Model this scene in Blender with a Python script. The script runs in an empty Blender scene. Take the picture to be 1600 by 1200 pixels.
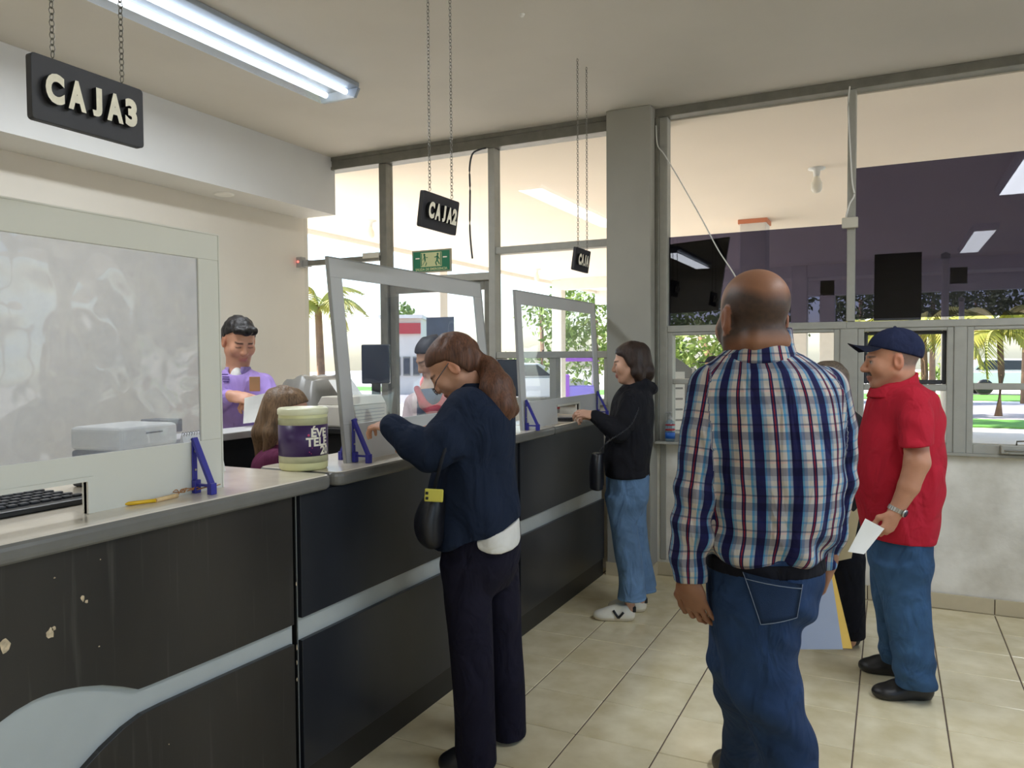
import bpy, bmesh, math, random
import numpy as np
from mathutils import Vector, Matrix, noise

# ------------------------------------------------------------------ camera, sky, sun, exposure
SC = bpy.context.scene
COL = SC.collection
YAW, PITCH, ROLL, FPX = 0.4563, -0.0349, -0.0067, 1205.4
CAM = Vector((1.7812, -2.8289, 1.5061))
_f = Vector((-math.sin(YAW)*math.cos(PITCH), math.cos(YAW)*math.cos(PITCH), math.sin(PITCH)))
_r0 = Vector((math.cos(YAW), math.sin(YAW), 0))
_u0 = _r0.cross(_f)
RIGHT = math.cos(ROLL)*_r0 + math.sin(ROLL)*_u0
UP = -math.sin(ROLL)*_r0 + math.cos(ROLL)*_u0
FWD = _f
cam_data = bpy.data.cameras.new('camera')
cam_data.sensor_width = 36.0
cam_data.lens = FPX*36.0/1600.0
cam_data.clip_start = 0.05
cam_data.clip_end = 500
cam = bpy.data.objects.new('camera', cam_data)
COL.objects.link(cam)
m = Matrix((RIGHT, UP, -FWD)).transposed().to_4x4()
m.translation = CAM
cam.matrix_world = m
SC.camera = cam

SC.view_settings.view_transform = 'Standard'
SC.view_settings.look = 'None'
SC.view_settings.gamma = 1.0
SC.view_settings.use_curve_mapping = False
SC.view_settings.exposure = 0.45
SC.cycles.use_denoising = True
SC.cycles.max_bounces = 10
SC.cycles.diffuse_bounces = 5
SC.cycles.transparent_max_bounces = 16
SC.cycles.sample_clamp_indirect = 6.0
SC.cycles.caustics_reflective = False
SC.cycles.caustics_refractive = False

world = bpy.data.worlds.new('sky')
SC.world = world
world.use_nodes = True
wn = world.node_tree
wn.nodes.clear()
wo = wn.nodes.new('ShaderNodeOutputWorld')
wb = wn.nodes.new('ShaderNodeBackground')
ws = wn.nodes.new('ShaderNodeTexSky')
ws.sky_type = 'NISHITA'
ws.sun_disc = False
ws.sun_elevation = math.radians(48)
ws.sun_rotation = math.radians(-100)
ws.air_density = 1.0
ws.dust_density = 1.5
wb.inputs['Strength'].default_value = 0.38
wn.links.new(ws.outputs[0], wb.inputs[0])
wn.links.new(wb.outputs[0], wo.inputs[0])

sun_l = bpy.data.lights.new('sun', 'SUN')
sun_l.energy = 8.0
sun_l.angle = math.radians(0.6)
sun_l.color = (1.0, 0.94, 0.84)
sun = bpy.data.objects.new('sun', sun_l)
COL.objects.link(sun)
# sunlight travels toward +x and slightly +y (comes over the roof side), so none enters the hall directly
sun.rotation_euler = Vector((0.62, 0.12, -0.72)).to_track_quat('-Z', 'Y').to_euler()
sun.location = (-8, 0, 12)

# ------------------------------------------------------------------ helpers
def at(px, py, d):
    """point at photograph pixel (px, py), d metres along the optical axis"""
    return CAM + (RIGHT*((px-800)/FPX) + UP*(-(py-600)/FPX) + FWD)*d
def ray(px, py):
    return RIGHT*((px-800)/FPX) + UP*(-(py-600)/FPX) + FWD
def atz(px, py, z):
    d = ray(px, py); return CAM + d*((z-CAM.z)/d.z)
def aty(px, py, y):
    d = ray(px, py); return CAM + d*((y-CAM.y)/d.y)
def atx(px, py, x):
    d = ray(px, py); return CAM + d*((x-CAM.x)/d.x)

def tag(o, label=None, cat=None, group=None, kind=None):
    if label: o['label'] = label
    if cat: o['category'] = cat
    if group: o['group'] = group
    if kind: o['kind'] = kind
    return o
def thing(name, label, cat, loc=(0, 0, 0), rz=0.0, group=None):
    o = bpy.data.objects.new(name, None)
    COL.objects.link(o)
    o.location = loc
    o.rotation_euler = (0, 0, rz)
    o.empty_display_size = 0.1
    return tag(o, label, cat, group)
def link(name, me, parent=None, mat=None, smooth=False):
    o = bpy.data.objects.new(name, me)
    COL.objects.link(o)
    if parent is not None: o.parent = parent
    if mat is not None:
        me.materials.clear()
        for mm in (mat if isinstance(mat, (list, tuple)) else [mat]): me.materials.append(mm)
    if smooth: me.polygons.foreach_set('use_smooth', [True]*len(me.polygons))
    return o
class MB:
    """collects shapes and builds one mesh"""
    def __init__(self):
        self.bm = bmesh.new()
    def box(self, x0, x1, y0, y1, z0, z1, bev=0.0, seg=2, mi=0):
        bm = bmesh.new() if bev > 0 else self.bm
        v = [bm.verts.new(c) for c in ((x0,y0,z0),(x1,y0,z0),(x1,y1,z0),(x0,y1,z0),(x0,y0,z1),(x1,y0,z1),(x1,y1,z1),(x0,y1,z1))]
        fs = [bm.faces.new([v[i] for i in q]) for q in ((3,2,1,0),(4,5,6,7),(0,1,5,4),(1,2,6,5),(2,3,7,6),(3,0,4,7))]
        for q in fs: q.material_index = mi
        if bev > 0:
            bmesh.ops.bevel(bm, geom=bm.edges[:], offset=bev, segments=seg, profile=0.5, affect='EDGES')
            self.merge(bm)
        return self
    def merge(self, bm):
        me = bpy.data.meshes.new('tmp'); bm.to_mesh(me); bm.free()
        self.bm.from_mesh(me); bpy.data.meshes.remove(me)
    def prism(self, pts, a, b, axis='x', mi=0, bev=0.0):
        """polygon in the plane across axis, extruded from a to b along it"""
        bm = bmesh.new()
        def P(p, t):
            if axis == 'x': return (t, p[0], p[1])
            if axis == 'y': return (p[0], t, p[1])
            return (p[0], p[1], t)
        lo = [bm.verts.new(P(p, a)) for p in pts]; hi = [bm.verts.new(P(p, b)) for p in pts]
        n = len(pts)
        bm.faces.new(lo); bm.faces.new(hi[::-1])
        for i in range(n): bm.faces.new((lo[i], hi[i], hi[(i+1) % n], lo[(i+1) % n]))
        bmesh.ops.recalc_face_normals(bm, faces=bm.faces[:])
        if bev > 0:
            bmesh.ops.bevel(bm, geom=bm.edges[:], offset=bev, segments=2, profile=0.5, affect='EDGES')
        for q in bm.faces: q.material_index = mi
        self.merge(bm)
        return self
    def tube(self, pts, r, n=8, mi=0, cap=True):
        pts = [Vector(p) for p in pts]
        rs = r if isinstance(r, (list, tuple)) else [r]*len(pts)
        rings = []
        up = Vector((0, 0, 1))
        for i, p in enumerate(pts):
            t = (pts[min(i+1, len(pts)-1)] - pts[max(i-1, 0)])
            if t.length < 1e-9: t = Vector((0, 0, 1))
            t.normalize()
            a = t.cross(up)
            if a.length < 1e-3: a = t.cross(Vector((1, 0, 0)))
            a.normalize(); b = t.cross(a)
            rings.append([self.bm.verts.new(p + (a*math.cos(k*2*math.pi/n) + b*math.sin(k*2*math.pi/n))*rs[i]) for k in range(n)])
        for i in range(len(rings)-1):
            for k in range(n):
                q = self.bm.faces.new((rings[i][k], rings[i][(k+1) % n], rings[i+1][(k+1) % n], rings[i+1][k])); q.material_index = mi; q.smooth = True
        if cap:
            self.bm.faces.new(rings[0][::-1]).material_index = mi; self.bm.faces.new(rings[-1]).material_index = mi
        return self
    def lathe(self, prof, c=(0, 0, 0), n=32, mi=0, a0=0.0, a1=2*math.pi):
        """prof: list of (radius, z)"""
        full = abs(a1-a0-2*math.pi) < 1e-6
        m_ = n if full else n+1
        rings = []
        for (r, z) in prof:
            rings.append([self.bm.verts.new((c[0]+r*math.cos(a0+(a1-a0)*k/n), c[1]+r*math.sin(a0+(a1-a0)*k/n), c[2]+z)) for k in range(m_)])
        for i in range(len(rings)-1):
            for k in range(n):
                k2 = (k+1) % m_
                q = self.bm.faces.new((rings[i][k], rings[i][k2], rings[i+1][k2], rings[i+1][k])); q.material_index = mi; q.smooth = True
        return self
    def torus(self, c, R_, r_, ax, up, n=8, k=4):
        ax = Vector(ax).normalized(); up = Vector(up).normalized(); s = ax.cross(up)
        rings = []
        for i in range(n):
            a = 2*math.pi*i/n
            d = up*math.cos(a)*1.45 + s*math.sin(a)
            p = Vector(c) + d*R_
            dn = d.normalized()
            rings.append([self.bm.verts.new(p + (dn*math.cos(2*math.pi*j/k) + ax*math.sin(2*math.pi*j/k))*r_) for j in range(k)])
        for i in range(n):
            for j in range(k):
                self.bm.faces.new((rings[i][j], rings[(i+1) % n][j], rings[(i+1) % n][(j+1) % k], rings[i][(j+1) % k]))
        return self
    def build(self, name, mat, parent=None, smooth=False, xform=None):
        bmesh.ops.recalc_face_normals(self.bm, faces=self.bm.faces[:])
        if xform is not None: self.bm.transform(xform)
        me = bpy.data.meshes.new(name)
        self.bm.to_mesh(me); self.bm.free()
        return link(name, me, parent, mat, smooth)
def cyl_pts(r, z0, z1): return [(0.0001, z0), (r, z0), (r, z1), (0.0001, z1)]

# ------------------------------------------------------------------ materials
MATS = {}
def _new(name):
    mt = bpy.data.materials.new(name); mt.use_nodes = True
    MATS[name] = mt
    nt = mt.node_tree
    return mt, nt, nt.nodes['Principled BSDF']
def srgb(r, g, b):
    def c(v):
        v /= 255.0
        return v/12.92 if v <= 0.04045 else ((v+0.055)/1.055)**2.4
    return (c(r), c(g), c(b), 1.0)
def pmat(name, col, rough=0.6, metal=0.0, var=0.0, scale=8.0, bump=0.0, bscale=60.0, spec=0.5, stretch=(1, 1, 1), var_col=None, detail=4.0, sheen=0.0):
    """principled material with noise-driven colour variation and fine relief"""
    mt, nt, b = _new(name)
    b.inputs['Roughness'].default_value = rough
    b.inputs['Metallic'].default_value = metal
    b.inputs['Specular IOR Level'].default_value = spec
    if sheen: b.inputs['Sheen Weight'].default_value = sheen
    tc = nt.nodes.new('ShaderNodeTexCoord')
    mp = nt.nodes.new('ShaderNodeMapping'); mp.inputs['Scale'].default_value = stretch
    nt.links.new(tc.outputs['Object'], mp.inputs['Vector'])
    if var > 0:
        nz = nt.nodes.new('ShaderNodeTexNoise'); nz.inputs['Scale'].default_value = scale; nz.inputs['Detail'].default_value = detail
        nt.links.new(mp.outputs[0], nz.inputs['Vector'])
        rp = nt.nodes.new('ShaderNodeValToRGB')
        rp.color_ramp.elements[0].position = 0.3; rp.color_ramp.elements[1].position = 0.7
        c2 = var_col if var_col else tuple(min(1, v*(1+var)) for v in col[:3])+(1,)
        c1 = tuple(v*(1-var) for v in col[:3])+(1,) if not var_col else col
        rp.color_ramp.elements[0].color = c1; rp.color_ramp.elements[1].color = c2
        nt.links.new(nz.outputs[0], rp.inputs[0]); nt.links.new(rp.outputs[0], b.inputs['Base Color'])
    else:
        b.inputs['Base Color'].default_value = col
    if bump > 0:
        n2 = nt.nodes.new('ShaderNodeTexNoise'); n2.inputs['Scale'].default_value = bscale; n2.inputs['Detail'].default_value = 3
        nt.links.new(mp.outputs[0], n2.inputs['Vector'])
        bp = nt.nodes.new('ShaderNodeBump'); bp.inputs['Strength'].default_value = bump; bp.inputs['Distance'].default_value = 0.01
        nt.links.new(n2.outputs[0], bp.inputs['Height']); nt.links.new(bp.outputs[0], b.inputs['Normal'])
    return mt
def emat(name, col, strength):
    mt, nt, b = _new(name)
    b.inputs['Base Color'].default_value = col
    b.inputs['Emission Color'].default_value = col
    b.inputs['Emission Strength'].default_value = strength
    return mt
def glassmat(name, tint=(0.97, 0.98, 0.98, 1), refl=1.0, rough=0.0, haze=0.0, hazecol=(0.8, 0.82, 0.86, 1), bump=0.0, bscale=3.0, ior=1.45):
    """thin sheet: transparent, with Fresnel reflection, optional milky haze and waviness"""
    mt, nt, b = _new(name)
    nt.nodes.remove(b)
    out = nt.nodes['Material Output']
    tr = nt.nodes.new('ShaderNodeBsdfTransparent'); tr.inputs[0].default_value = tint
    gl = nt.nodes.new('ShaderNodeBsdfGlossy'); gl.inputs['Roughness'].default_value = rough
    lw = nt.nodes.new('ShaderNodeLayerWeight'); lw.inputs['Blend'].default_value = 0.5
    pw = nt.nodes.new('ShaderNodeMath'); pw.operation = 'POWER'; pw.inputs[1].default_value = 5.0
    nt.links.new(lw.outputs['Facing'], pw.inputs[0])
    r0 = ((ior-1)/(ior+1))**2
    mu = nt.nodes.new('ShaderNodeMath'); mu.operation = 'MULTIPLY_ADD'; mu.inputs[1].default_value = (1-r0)*refl; mu.inputs[2].default_value = r0*refl
    nt.links.new(pw.outputs[0], mu.inputs[0])
    mx = nt.nodes.new('ShaderNodeMixShader')
    nt.links.new(mu.outputs[0], mx.inputs[0])
    base = tr
    if haze > 0:
        df = nt.nodes.new('ShaderNodeBsdfDiffuse'); df.inputs[0].default_value = hazecol
        hz = nt.nodes.new('ShaderNodeMixShader')
        tc = nt.nodes.new('ShaderNodeTexCoord')
        nz = nt.nodes.new('ShaderNodeTexNoise'); nz.inputs['Scale'].default_value = 7; nz.inputs['Detail'].default_value = 6
        nt.links.new(tc.outputs['Object'], nz.inputs['Vector'])
        mr = nt.nodes.new('ShaderNodeMapRange'); mr.inputs['From Min'].default_value = 0.3; mr.inputs['From Max'].default_value = 0.75
        mr.inputs['To Min'].default_value = haze*0.6; mr.inputs['To Max'].default_value = haze*1.4
        nt.links.new(nz.outputs[0], mr.inputs['Value'])
        nt.links.new(mr.outputs[0], hz.inputs[0]); nt.links.new(tr.outputs[0], hz.inputs[1]); nt.links.new(df.outputs[0], hz.inputs[2])
        base = hz
    nt.links.new(base.outputs[0], mx.inputs[1]); nt.links.new(gl.outputs[0], mx.inputs[2])
    if bump > 0:
        tc = nt.nodes.new('ShaderNodeTexCoord')
        nz = nt.nodes.new('ShaderNodeTexNoise'); nz.inputs['Scale'].default_value = bscale; nz.inputs['Detail'].default_value = 1.5
        nt.links.new(tc.outputs['Object'], nz.inputs['Vector'])
        bp = nt.nodes.new('ShaderNodeBump'); bp.inputs['Strength'].default_value = bump; bp.inputs['Distance'].default_value = 0.05
        nt.links.new(nz.outputs[0], bp.inputs['Height']); nt.links.new(bp.outputs[0], gl.inputs['Normal'])
    nt.links.new(mx.outputs[0], out.inputs['Surface'])
    return mt

M = {}
M['ceiling'] = pmat('ceiling_paint', srgb(200, 196, 188), 0.85, var=0.04, scale=1.5, bump=0.05, bscale=12)
M['wall'] = pmat('wall_paint', srgb(216, 210, 199), 0.8, var=0.03, scale=2, bump=0.06, bscale=15)
M['wall_rough'] = pmat('rough_plaster', srgb(236, 232, 222), 0.85, var=0.10, scale=5, bump=0.25, bscale=18, var_col=srgb(200, 194, 180), detail=8)
M['soffit'] = pmat('soffit_paint', srgb(208, 208, 206), 0.8, var=0.03, scale=2)
M['pillar'] = pmat('pillar_paint', srgb(156, 154, 145), 0.6, var=0.05, scale=3, bump=0.05, bscale=10)
M['alu'] = pmat('painted_aluminium', srgb(164, 163, 155), 0.5, var=0.05, scale=20)
M['alu_dark'] = pmat('aged_aluminium', srgb(124, 122, 114), 0.45, 0.3, var=0.12, scale=14)
M['grout'] = pmat('dark_grout', srgb(96, 80, 72), 0.9, var=0.15, scale=30)
M['black_lam'] = pmat('black_laminate', srgb(38, 36, 35), 0.30, var=0.22, scale=2.5, bump=0.02, bscale=150, var_col=srgb(54, 51, 48), stretch=(1, 1, 0.35), spec=0.45)
_nt = M['black_lam'].node_tree; _b = _nt.nodes['Principled BSDF']
_tc = _nt.nodes.new('ShaderNodeTexCoord'); _mp = _nt.nodes.new('ShaderNodeMapping'); _mp.inputs['Scale'].default_value = (1, 42, 1.6)
_nz = _nt.nodes.new('ShaderNodeTexNoise'); _nz.inputs['Scale'].default_value = 1.0; _nz.inputs['Detail'].default_value = 5
_rp = _nt.nodes.new('ShaderNodeMapRange'); _rp.inputs['From Min'].default_value = 0.60; _rp.inputs['From Max'].default_value = 0.78; _rp.inputs['To Max'].default_value = 0.35
_mx = _nt.nodes.new('ShaderNodeMix'); _mx.data_type = 'RGBA'; _mx.inputs['B'].default_value = srgb(104, 100, 94)
_nt.links.new(_tc.outputs['Object'], _mp.inputs['Vector']); _nt.links.new(_mp.outputs[0], _nz.inputs['Vector']); _nt.links.new(_nz.outputs[0], _rp.inputs['Value'])
_nt.links.new(_b.inputs['Base Color'].links[0].from_socket, _mx.inputs['A']); _nt.links.new(_rp.outputs[0], _mx.inputs['Factor']); _nt.links.new(_mx.outputs['Result'], _b.inputs['Base Color'])
M['navy_lam'] = pmat('blue_black_laminate', srgb(30, 32, 38), 0.28, var=0.2, scale=2.5, var_col=srgb(46, 48, 54), stretch=(1, 1, 0.35), spec=0.45)
M['plinth'] = pmat('dark_plinth', srgb(30, 29, 28), 0.5, var=0.2, scale=8)
M['grey_lam'] = pmat('pale_grey_laminate', srgb(178, 182, 180), 0.45, var=0.05, scale=6)
M['chip'] = pmat('chipped_particle_board', srgb(196, 176, 146), 0.9, var=0.3, scale=80)
M['top_lam'] = pmat('worktop_laminate', srgb(214, 205, 190), 0.16, var=0.06, scale=10, detail=8, spec=0.5)
M['top_edge'] = pmat('worktop_grey_edge', srgb(112, 110, 106), 0.25, var=0.06, scale=12)
M['white_board'] = pmat('white_pvc_board', srgb(212, 210, 200), 0.5, var=0.02, scale=3)
M['grey_board'] = pmat('weathered_white_board', srgb(190, 190, 190), 0.5, var=0.03, scale=3)
M['plexi_hazy'] = glassmat('scuffed_plastic_sheet', (0.93, 0.94, 0.96, 1), 1.0, 0.02, haze=0.20, hazecol=srgb(206, 208, 216), bump=0.5, bscale=4.5)
M['plexi'] = glassmat('clear_plastic_sheet', (0.93, 0.95, 0.97, 1), 1.0, 0.0, haze=0.035, hazecol=srgb(200, 212, 230), bump=0.12, bscale=3.0)
M['glass'] = glassmat('window_glass', (0.96, 0.97, 0.97, 1), 0.45)
M['film'] = glassmat('purple_tinted_film_glass', (0.285, 0.28, 0.365, 1), 1.0)
M['blue'] = pmat('blue_painted_steel', srgb(52, 52, 150), 0.4, var=0.08, scale=30)
M['black'] = pmat('black_plastic', srgb(24, 24, 27), 0.4)
M['sign_black'] = pmat('sign_black_board', srgb(42, 41, 45), 0.5, var=0.1, scale=20)
M['letter_white'] = pmat('letter_white', srgb(232, 226, 208), 0.6, var=0.08, scale=60)
M['chain'] = pmat('steel_chain', srgb(120, 118, 112), 0.4, 0.6)
M['white_plastic'] = pmat('white_plastic', srgb(228, 228, 224), 0.4, var=0.02)
M['grey_plastic'] = pmat('grey_plastic', srgb(150, 150, 148), 0.5, var=0.05)
M['beige_plastic'] = pmat('beige_plastic', srgb(205, 200, 186), 0.5, var=0.04)
M['dark_grey'] = pmat('dark_grey_plastic', srgb(58, 60, 66), 0.45, var=0.08)
M['screen'] = pmat('dark_screen', srgb(40, 46, 62), 0.25, var=0.1)
M['paper'] = pmat('white_paper', srgb(238, 237, 232), 0.8, var=0.015, scale=4)
M['manila'] = pmat('manila_card', srgb(216, 196, 150), 0.75, var=0.05, scale=6)
M['metal'] = pmat('brushed_steel', srgb(190, 188, 182), 0.3, 0.9)
M['lamp_white'] = pmat('lamp_grey_enamel', srgb(150, 158, 168), 0.45)
M['tube'] = emat('fluorescent_tube', (0.88, 0.93, 1.0, 1), 3.2)
M['cover'] = glassmat('ribbed_acrylic_cover', (0.93, 0.96, 0.99, 1), 1.0, 0.15, haze=0.05, hazecol=srgb(225, 230, 240))
# ------------------------------------------------------------------ the room
YW = 2.357          # inner face of the window wall
ZC = 3.165          # ceiling
XB = -2.75          # rear wall behind the clerks
XR = 4.6
YN = -7.2
T3 = 1/3.0
def struct(name, mb, mat, parent=None, **k):
    o = mb.build(name, mat, parent, **k)
    if parent is None: o['kind'] = 'structure'
    return o

# tile material: mottled cream ceramic, varied per tile
mt, nt, b = _new('ceramic_tile')
b.inputs['Roughness'].default_value = 0.13
b.inputs['Specular IOR Level'].default_value = 0.45
tc = nt.nodes.new('ShaderNodeTexCoord'); oi = nt.nodes.new('ShaderNodeObjectInfo')
ad = nt.nodes.new('ShaderNodeVectorMath'); ad.operation = 'ADD'
nt.links.new(tc.outputs['Object'], ad.inputs[0])
cx = nt.nodes.new('ShaderNodeCombineXYZ'); ml = nt.nodes.new('ShaderNodeMath'); ml.operation = 'MULTIPLY'; ml.inputs[1].default_value = 40
nt.links.new(oi.outputs['Random'], ml.inputs[0]); nt.links.new(ml.outputs[0], cx.inputs[0]); nt.links.new(ml.outputs[0], cx.inputs[2])
nt.links.new(cx.outputs[0], ad.inputs[1])
nz = nt.nodes.new('ShaderNodeTexNoise'); nz.inputs['Scale'].default_value = 7; nz.inputs['Detail'].default_value = 7
nt.links.new(ad.outputs[0], nz.inputs['Vector'])
rp = nt.nodes.new('ShaderNodeValToRGB')
rp.color_ramp.elements[0].position = 0.32; rp.color_ramp.elements[0].color = srgb(218, 204, 164)
rp.color_ramp.elements[1].position = 0.72; rp.color_ramp.elements[1].color = srgb(240, 229, 196)
nt.links.new(nz.outputs[0], rp.inputs[0]); nt.links.new(rp.outputs[0], b.inputs['Base Color'])
M['tile'] = mt
M['skirt'] = pmat('skirting_tile', srgb(196, 184, 156), 0.3, var=0.06, scale=12, detail=6)

floor = struct('floor', MB().box(XB-0.2, XR+0.2, YN-0.2, YW+0.15, -0.1, -0.003), M['grout'])
tb = MB().box(-0.1641, 0.1641, -0.1646, 0.1646, -0.02, 0.0, bev=0.0022, seg=1)
tile0 = tb.build('tile', M['tile'], floor)
first = True
rng = random.Random(4)
for j in range(6, -11, -1):
    for i in range(0, 13):
        if first:
            t_ = tile0; first = False
        else:
            t_ = tile0.copy(); COL.objects.link(t_)
        t_.location = ((i+0.5)*T3, (j+0.5)*T3, rng.uniform(-0.0006, 0.0006))
        t_.rotation_euler = (0, 0, rng.choice((0, math.pi)))
# tiles behind the counter and far behind: one flat bed each, seen only in gaps
MB().box(XB, -0.01, YN, YW, -0.02, -0.0005).build('tile_bed', M['tile'], floor)
MB().box(0, XR, YN, -10*T3-0.003, -0.02, -0.0005).build('tile_bed', M['tile'], floor)
MB().box(0, XR, 7*T3+0.003, YW+0.1, -0.02, -0.0005).build('tile_strip', M['tile'], floor)

struct('ceiling', MB().box(XB-0.2, XR+0.2, YN-0.2, YW+0.12, ZC, ZC+0.15), M['ceiling'])
struct('wall_left', MB().box(XB-0.2, XB, YN-0.2, YW+0.06, -0.1, ZC), M['wall'])
wr_ = struct('wall_right', MB().box(XR, XR+0.2, YN-0.2, YW+0.06, -0.1, 0.93).box(XR, XR+0.2, YN-0.2, -5.4, 0.93, ZC).box(XR, XR+0.2, 1.8, YW+0.06, 0.93, ZC).box(XR, XR+0.2, -5.4, 1.8, 2.75, ZC), M['wall'])
struct('wall_near', MB().box(XB, XR, YN-0.2, YN, -0.1, ZC), M['wall'])
ZS, XS = 2.70, -2.39
sof = struct('trim_1', MB().box(XB, XS, YN, YW-0.01, ZS, ZC), M['soffit'])
tag(sof, 'white dropped soffit box along the wall behind the clerks')
p = atz(350, 303, ZS)
dl = MB().lathe([(0.0001, -0.004), (0.042, -0.004), (0.062, -0.010), (0.070, -0.006), (0.072, 0.0)], (p.x, p.y, ZS), 28).build('recessed_downlight', M['white_plastic'], None)
tag(dl, 'small round recessed downlight in the white soffit underside', 'light')

# --- far wall below the windows
wl = MB()
wl.box(0.33, XR, YW, YW+0.15, 0, 0.93)
wl.box(-0.93, 0.05, YW, YW+0.15, 0, 1.16)
wfar = struct('wall_far', wl, M['wall_rough'])
MB().box(0.37, 0.41, YW-0.012, YW, 0.11, 0.93, bev=0.003).build('wall_ridge', M['pillar'], wfar)
pil = struct('wall_pillar', MB().box(0.035, 0.345, 2.20, YW+0.2, 0, ZC, bev=0.006), M['pillar'])
# skirting pieces
bb = struct('baseboard_far', MB().box(0.345, XR, YW-0.004, YW, 0, 0.085), M['grout'])
pm = MB().box(-0.1645, 0.1645, -0.012, 0.0, 0.002, 0.092, bev=0.002, seg=1)
sk0 = pm.build('skirting_piece', M['skirt'], bb)
for i in range(0, 13):
    s_ = sk0 if i == 0 else sk0.copy()
    if i: COL.objects.link(s_)
    s_.location = (0.345+0.11+i*T3 if i == 0 else (i+1.5)*T3, YW-0.004, 0)
    if i == 0: s_.location = (0.345+0.165, YW-0.004, 0)
bp_ = struct('baseboard_pillar', MB().box(0.03, 0.35, 2.188, 2.20, 0, 0.09, bev=0.002), M['skirt'])
MB().box(0.345, 0.357, 2.188, YW-0.02, 0, 0.09, bev=0.002).build('skirting_piece', M['skirt'], bp_)

# --- windows
def frame_bar(w, x0, x1, z0, z1, mat='alu', y0=None, y1=None, name='frame_bar', bev=0.004):
    return MB().box(x0, x1, (YW-0.03) if y0 is None else y0, (YW+0.05) if y1 is None else y1, z0, z1, bev=bev, seg=1).build(name, M[mat], w)
def pane(w, x0, x1, z0, z1, mat='glass', y=None, name='pane'):
    y = YW+0.01 if y is None else y
    return MB().box(x0, x1, y, y+0.005, z0, z1).build(name, M[mat], w)
def window(n, label):
    o = bpy.data.objects.new('window_%d' % n, None); COL.objects.link(o); o['kind'] = 'structure'; o['label'] = label
    return o
# header rail running under the ceiling on the left part
hd = struct('trim_2', MB().box(XB, 0.04, YW-0.05, YW+0.06, 3.06, ZC, bev=0.004).box(XB, 0.04, YW-0.062, YW-0.05, 3.06, 3.085).box(XB, 0.04, YW-0.06, YW-0.05, 3.135, ZC), M['alu_dark'])
hd2 = struct('trim_3', MB().box(0.34, XR, YW-0.05, YW+0.06, 3.108, ZC, bev=0.004), M['alu_dark'])
tag(hd, 'aged aluminium head rail above the glazed exit bays')
tag(hd2, 'aged aluminium head rail above the tall panes beside the pillar')

w1 = window(1, 'tall clear glazed bay beside the white wall behind the clerks')
pane(w1, -2.75, -1.92, 0.02, 3.06)
frame_bar(w1, -1.92, -1.85, 0, 3.06, 'alu_dark', YW-0.05)
frame_bar(w1, -2.75, -1.92, 0.0, 0.06, 'alu_dark')
w2 = window(2, 'glazed emergency exit bay with transom under the green sign')
pane(w2, -1.85, -0.93, 2.145, 3.06)
frame_bar(w2, -1.85, -0.93, 2.088, 2.145, 'alu', YW-0.04)
frame_bar(w2, -0.93, -0.875, 0, 3.06, 'alu', YW-0.05)
d1 = bpy.data.objects.new('door_1', None); COL.objects.link(d1); d1['kind'] = 'structure'; d1['label'] = 'glass emergency exit door in an aluminium frame'
for (x0, x1, z0, z1) in ((-1.845, -1.79, 0.01, 2.085), (-0.985, -0.933, 0.01, 2.085), (-1.79, -0.985, 2.02, 2.085), (-1.79, -0.985, 0.01, 0.12)):
    frame_bar(d1, x0, x1, z0, z1, 'alu_dark', YW-0.02, YW+0.03, 'door_rail')
pane(d1, -1.79, -0.985, 0.12, 2.02)
MB().tube([(-1.03, YW-0.07, 1.0), (-1.03, YW-0.07, 1.12)], 0.012).build('door_handle', M['metal'], d1)

w3 = window(3, 'clear window bay between the exit and the pillar with two small sashes')
frame_bar(w3, -0.875, 0.04, 2.275, 2.327, 'alu', YW-0.04)
frame_bar(w3, -0.875, 0.04, 1.497, 1.545, 'alu', YW-0.04)
pane(w3, -0.875, 0.04, 2.327, 3.06); pane(w3, -0.875, 0.04, 1.545, 2.275)
for (x0, x1, z0, z1) in ((-0.875, -0.825, 1.16, 1.497), (-0.446, -0.39, 1.16, 1.497), (-0.03, 0.04, 1.16, 1.497), (-0.825, -0.03, 1.16, 1.205)):
    frame_bar(w3, x0, x1, z0, z1)
pane(w3, -0.825, -0.446, 1.205, 1.497); pane(w3, -0.39, -0.03, 1.205, 1.497)

w4 = window(4, 'tall pane beside the pillar with purple film on its lower part')
frame_bar(w4, 0.345, 0.425, 0.93, 3.108, 'alu', YW-0.035)
frame_bar(w4, 0.345, 0.372, 0.93, 3.108, 'alu_dark', YW-0.06)
pane(w4, 0.425, 1.535, 2.31, 3.108); pane(w4, 0.425, 1.535, 1.71, 2.31, 'film', name='film_pane')
frame_bar(w4, 1.535, 1.582, 1.71, 3.108, 'alu', YW-0.045)
frame_bar(w4, 0.425, 1.535, 1.665, 1.71, 'alu', YW-0.04)
w5 = window(5, 'tall pane with the deeper purple film and two black notices')
pane(w5, 1.582, 2.95, 2.644, 3.108); pane(w5, 1.582, 2.95, 1.726, 2.644, 'film', name='film_pane')
pane(w5, 1.582, 2.95, 1.705, 1.726)
frame_bar(w5, 2.95, 3.0, 1.71, 3.108, 'alu', YW-0.045)
frame_bar(w5, 1.535, 2.95, 1.665, 1.708, 'alu', YW-0.04)
w6 = window(6, 'tall end pane with purple film next to the side wall')
pane(w6, 3.0, XR, 2.644, 3.108); pane(w6, 3.0, XR, 1.71, 2.644, 'film', name='film_pane')
frame_bar(w6, 2.95, XR, 1.665, 1.708, 'alu', YW-0.04)
w11 = window(11, 'long glazed band in the side wall of the hall')
for k in range(6):
    y0_ = -5.4+k*1.2
    MB().box(XR+0.05, XR+0.055, y0_+0.03, y0_+1.17, 0.96, 2.72).build('pane', M['glass'], w11)
    MB().box(XR+0.02, XR+0.1, y0_-0.03, y0_+0.03, 0.93, 2.75, bev=0.004).build('frame_bar', M['alu'], w11)
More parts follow.
